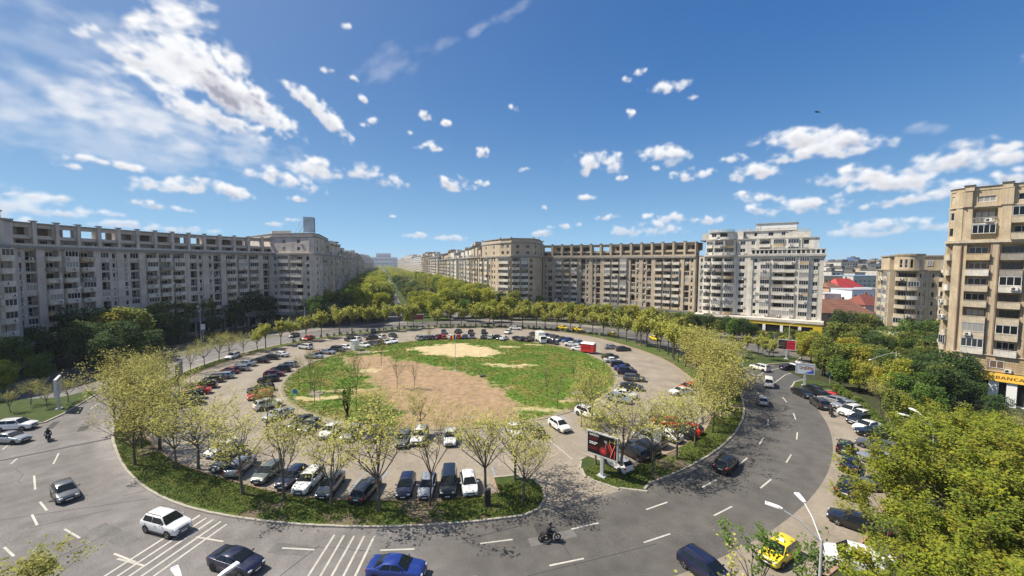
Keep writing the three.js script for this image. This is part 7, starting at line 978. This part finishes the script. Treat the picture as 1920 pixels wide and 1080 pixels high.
{ const p = G(1014, 642), t = thing('box_truck', 'light box truck among dark cars beyond the lawn', 'truck', p[0], 0, p[1], 0.25), b = new MB(), c = new MB(), w = new MB(); b.box(-1.1, 1.1, 0.9, 3.4, -2.6, 1.2); c.hexa([[-1.0, 0.5, 2.9], [1.0, 0.5, 2.9], [1.0, 0.5, 1.3], [-1.0, 0.5, 1.3]], [[-0.95, 2.4, 2.5], [0.95, 2.4, 2.5], [0.95, 2.4, 1.3], [-0.95, 2.4, 1.3]]); w.hexa([[-0.85, 1.5, 2.73], [0.85, 1.5, 2.73], [0.85, 1.5, 2.6], [-0.85, 1.5, 2.6]], [[-0.82, 2.25, 2.58], [0.82, 2.25, 2.58], [0.82, 2.25, 2.4], [-0.82, 2.25, 2.4]]); part('box', b.geo(), std(S(0.6, 0.62, 0.55), 0.6), t); part('cab', c.geo(), M.white, t); part('windshield', w.geo(), M.carGlass, t); const ch = new MB(); ch.box(-0.9, 0.9, 0.5, 0.9, -2.6, 1.3); part('chassis', ch.geo(), M.trim, t); for (const z of [-1.8, 2]) for (const s of [-1, 1]) part('wheel', new THREE.CylinderGeometry(0.42, 0.42, 0.28, 14).rotateZ(Math.PI / 2), M.rubber, t).position.set(s * 0.9, 0.42, z); }
{ const p = G(854, 700), t = thing('flagpole', 'thin pole with a red, yellow and blue flag on the lawn', 'flagpole', p[0], 0.5, p[1]), m = new MB(); m.cyl(0, 0, 0.07, 0.04, 0, 8.6, 8); m.cyl(0, 0, 0.1, 0.1, 8.6, 8.75, 8); m.box(-0.3, 0.3, 0, 0.15, -0.3, 0.3); part('pole', m.geo(), M.galv, t); const f = new MB(); f.c = []; const W = 1.5, H = 1.1, n = 12, q = (u, v) => [-0.05 - u * W * 0.72, 8.45 - v * H - u * 0.35, Math.sin(u * 7) * 0.16 * (0.3 + u)]; for (let i = 0; i < n; i++) { const u = i / n, u2 = (i + 1) / n; f.cc = u < 0.33 ? [0.02, 0.05, 0.3] : u < 0.66 ? [0.75, 0.5, 0.02] : [0.6, 0.03, 0.03]; f.quad(q(u, 1), q(u2, 1), q(u2, 0), q(u, 0)); } part('flag', f.geo(), std(S(1, 1, 1), 0.8, { vertexColors: true, side: THREE.DoubleSide }), t); }
{ const p = G(914, 950), t = thing('advert_pillar', 'narrow black box stand at the foot of a plane tree near the entrance', 'stand', p[0], 0.1, p[1], 0.3), m = new MB(), b = new MB(); m.box(-0.3, 0.3, 0.12, 1.7, -0.2, 0.2); b.box(-0.36, 0.36, 0, 0.12, -0.26, 0.26); b.box(-0.33, 0.33, 1.7, 1.78, -0.23, 0.23); part('case', m.geo(), M.trim, t); part('base', b.geo(), M.darkFrame, t); }
[[554, 758, 'blue parking sign on a post at the left of the lawn'], [1392, 700, 'blue arrow sign above a yellow bollard on the wedge island'], [1555, 722, 'pale blue sign among the trees behind the kerb row'], [1668, 792, 'blue sign between the kerb row and the maples']].forEach(([x, y, l]) => { const p = G(x, y), t = thing('road_sign', l, 'road sign', p[0], 0.1, p[1], rr(-0.5, 0.2)), m = new MB(), b = new MB(), w = new MB(); m.cyl(0, 0, 0.035, 0.035, 0, 2.6, 6); if (x === 1392) { w.box(-0.16, 0.16, 0.1, 1.0, -0.1, 0.1); part('yellow_bollard', w.geo(), std(S(0.7, 0.45, 0.02), 0.5), t); b.tube([V(0, 1.9, 0.04), V(0, 1.9, 0.08)], [0.36, 0.36], 18); } else b.box(-0.4, 0.4, 1.8, 2.6, 0.04, 0.08); part('post', m.geo(), M.galv, t); part('panel', b.geo(), std(S(0.03, 0.2, 0.5), 0.5), t); });
// small litter, stones and a fallen board on the lawn edge
{ const p = G(906, 711), t = thing('dark_mat', 'small dark mat lying on the grass in the middle of the lawn', 'mat', p[0], 0.72, p[1], 0.3), m = new MB(); m.box(-0.7, 0.7, 0, 0.08, -0.4, 0.4); part('sheet', m.geo(), M.trim, t); const e = new MB(); e.box(-0.75, -0.7, 0, 0.14, -0.42, 0.42); part('rolled_edge', e.geo(), M.darkFrame, t); }

// ---------------------------------------------------------------- motorcycles and their riders
function bodyGeo(bones, cell, lo, hi) {                             // one smooth surface from tapered capsules
  const size = Math.max(...hi.map((v, i) => v - lo[i])), n = Math.min(90, Math.ceil(size / cell) + 4), mc = new MarchingCubes(n, new THREE.MeshBasicMaterial(), false, false, 90000), half = size / 2 * n / (n - 4), c = lo.map((v, i) => (v + hi[i]) / 2);
  const f = mc.field, P = V(0, 0, 0), A = V(0, 0, 0), B = V(0, 0, 0);
  for (let z = 0; z < n; z++) for (let y = 0; y < n; y++) for (let x = 0; x < n; x++) {
    P.set(c[0] + (x / n * 2 - 1) * half, c[1] + (y / n * 2 - 1) * half, c[2] + (z / n * 2 - 1) * half); let d = 0, k = 26;
    for (const [a, b, ra, rb] of bones) { A.set(...a); B.set(...b).sub(A); const t = clamp(P.clone().sub(A).dot(B) / Math.max(B.lengthSq(), 1e-9)); const q = P.distanceTo(A.addScaledVector(B, t)) - mix(ra, rb, t); d += Math.exp(-k * q); }
    f[z * n * n + y * n + x] = Math.log(Math.max(d, 1e-30)) / k;
  }
  mc.isolation = 0; mc.update(); const g = new THREE.BufferGeometry(), cnt = mc.count, p = new Float32Array(cnt * 3); for (let i = 0; i < cnt; i++) for (let a = 0; a < 3; a++) p[i * 3 + a] = mc.positionArray[i * 3 + a] * half + c[a];
  g.setAttribute('position', new THREE.BufferAttribute(p, 3)); const m = mergeVertices(g, 1e-4); m.computeVertexNormals(); return m;
}
const RIDER = (() => {
  const b = []; for (const s of [-1, 1]) b.push([[0.1 * s, 0.86, -0.18], [0.2 * s, 0.78, 0.24], 0.095, 0.075], [[0.2 * s, 0.78, 0.24], [0.19 * s, 0.36, 0.08], 0.07, 0.055], [[0.19 * s, 0.34, 0.06], [0.2 * s, 0.31, 0.26], 0.05, 0.04], [[0.19 * s, 1.34, 0.0], [0.3 * s, 1.12, 0.22], 0.065, 0.05], [[0.3 * s, 1.12, 0.22], [0.33 * s, 1.02, 0.5], 0.048, 0.038], [[0.33 * s, 1.02, 0.5], [0.34 * s, 1.01, 0.57], 0.045, 0.04]);
  b.push([[0, 0.88, -0.2], [0, 1.12, -0.1], 0.15, 0.14], [[0, 1.12, -0.1], [0, 1.33, 0.0], 0.15, 0.15], [[-0.15, 1.35, 0], [0.15, 1.35, 0], 0.08, 0.08], [[0, 1.38, 0.02], [0, 1.52, 0.06], 0.06, 0.06], [[0, 1.58, 0.08], [0, 1.63, 0.09], 0.1, 0.1]);
  return bodyGeo(b, 0.024, [-0.45, 0.2, -0.45], [0.45, 1.8, 0.65]);
})();
function motorbike(label, x, z, heading, paintM, riderLabel) {
  const t = thing('motorcycle', label, 'motorcycle', x, 0.02, z, heading);
  const wheel = new THREE.TorusGeometry(0.27, 0.065, 8, 20).rotateY(Math.PI / 2), rim = new MB(); for (let k = 0; k < 8; k++) { const a = k * Math.PI / 4; rim.tube([V(0, 0, 0), V(0, Math.sin(a) * 0.25, Math.cos(a) * 0.25)], [0.016, 0.012], 4); } rim.tube([V(-0.08, 0, 0), V(0.08, 0, 0)], [0.07, 0.07], 10); const rg = rim.geo();
  for (const q of [-0.72, 0.76]) { const w = part('wheel', wheel, M.rubber, t); w.position.set(0, 0.335, q); part('rim', rg, M.rim, w); }
  const e = new MB(); e.box(-0.16, 0.16, 0.32, 0.62, -0.2, 0.3); e.tube([V(0.15, 0.35, 0.1), V(0.2, 0.3, -0.3), V(0.2, 0.4, -0.9)], [0.04, 0.05, 0.06], 8); e.tube([V(-0.15, 0.35, 0.1), V(-0.2, 0.3, -0.3), V(-0.2, 0.4, -0.9)], [0.04, 0.05, 0.06], 8); part('engine', e.geo(), M.rimDark, t);
  const tk = new THREE.SphereGeometry(1, 14, 10).scale(0.18, 0.16, 0.32).translate(0, 0.82, 0.2); part('fuel_tank', tk, paintM, t);
  const st = new THREE.SphereGeometry(1, 12, 8).scale(0.17, 0.08, 0.42).translate(0, 0.74, -0.32); part('seat', st, M.rubber, t);
  const fr = new MB(); for (const s of [-1, 1]) fr.tube([V(0.07 * s, 0.95, 0.48), V(0.09 * s, 0.335, 0.76)], [0.03, 0.03], 6); fr.tube([V(0, 0.9, 0.45), V(0, 0.5, 0.1), V(0, 0.36, -0.7)], [0.04, 0.05, 0.04], 6); part('frame', fr.geo(), M.iron, t);
  const hb = new MB(); hb.tube([V(-0.38, 1.0, 0.42), V(-0.15, 1.02, 0.5), V(0.15, 1.02, 0.5), V(0.38, 1.0, 0.42)], [0.018, 0.018, 0.018, 0.018], 6); part('handlebar', hb.geo(), M.rim, t);
  part('headlight', new THREE.SphereGeometry(0.1, 10, 8).translate(0, 0.9, 0.58), M.lampGlass, t); part('tail_light', new THREE.SphereGeometry(0.05, 8, 6).translate(0, 0.7, -0.86), M.tail, t);
  for (const s of [-1, 1]) part('pannier', new THREE.SphereGeometry(1, 10, 8).scale(0.1, 0.17, 0.24).translate(0.25 * s, 0.6, -0.6), M.trim, t); const ws = slab([[-0.2, 0.98, 0.56], [0.2, 0.98, 0.56], [0.16, 1.28, 0.46], [-0.16, 1.28, 0.46]], 0.01); part('windscreen', ws, M.carGlass, t);
  const p = thing('person', riderLabel, 'person', x, 0.02, z, heading); part('body', RIDER, std(S(0.016, 0.016, 0.02), 0.7), p); const helmet = part('helmet', new THREE.SphereGeometry(1, 16, 12).scale(0.135, 0.15, 0.155).translate(0, 1.645, 0.085), std(S(0.02, 0.02, 0.025), 0.15), p); part('visor', new THREE.SphereGeometry(1, 12, 8, 0.6, 1.95, 1.15, 0.65).scale(0.139, 0.155, 0.16).rotateY(0).translate(0, 1.645, 0.086), M.carGlass, helmet);
}
for (const [x, y, dx, dy, l, rl, pc] of [[1030, 1003, 22, -2, 'black touring motorcycle with panniers on the road by the entrance', 'rider in black with yellowish helmet on the motorcycle near the entrance', 'black'], [90, 818, 0, 14, 'dark motorcycle on the left side of the ring road', 'rider in dark clothes and black helmet on the left motorcycle', 'black'], [1558, 773, -3, -12, 'dark motorcycle filtering beside the angled kerb row', 'rider in dark red-brown jacket on the motorcycle by the kerb row', 'dark red']]) { const p = G(x, y, 0.6), q = G(x + dx, y + dy, 0.6); motorbike(l, p[0], p[1], Math.atan2(q[0] - p[0], q[1] - p[1]), PAINT[pc], rl); }
// a bird far up
{ const d = rayDir(1533, 210), p = V(0, EYE, 0).addScaledVector(d, 75), t = thing('bird', 'small dark bird gliding in the clear sky on the right', 'bird', p.x, p.y, p.z, 0.4), w = new MB(); for (const s of [-1, 1]) { const a = [[0.05 * s, 0, 0.12], [0.38 * s, 0.08, 0.05], [0.72 * s, 0.02, -0.12], [0.36 * s, 0.07, -0.14], [0.05 * s, 0, -0.12]]; w.quad(a[0], a[1], a[3], a[4]); w.quad(a[1], a[2], a[2], a[3]); } part('wing', w.geo(), std(S(0.02, 0.02, 0.022), 0.9, { side: THREE.DoubleSide }), t); part('body', new THREE.SphereGeometry(1, 10, 8).scale(0.08, 0.08, 0.26), std(S(0.02, 0.02, 0.022), 0.9), t); const tl = new MB(); tl.quad([-0.08, 0, -0.42], [0.08, 0, -0.42], [0.03, 0, -0.2], [-0.03, 0, -0.2]); part('tail', tl.geo(), std(S(0.02, 0.02, 0.022), 0.9, { side: THREE.DoubleSide }), t); }

renderer.render(scene, camera);
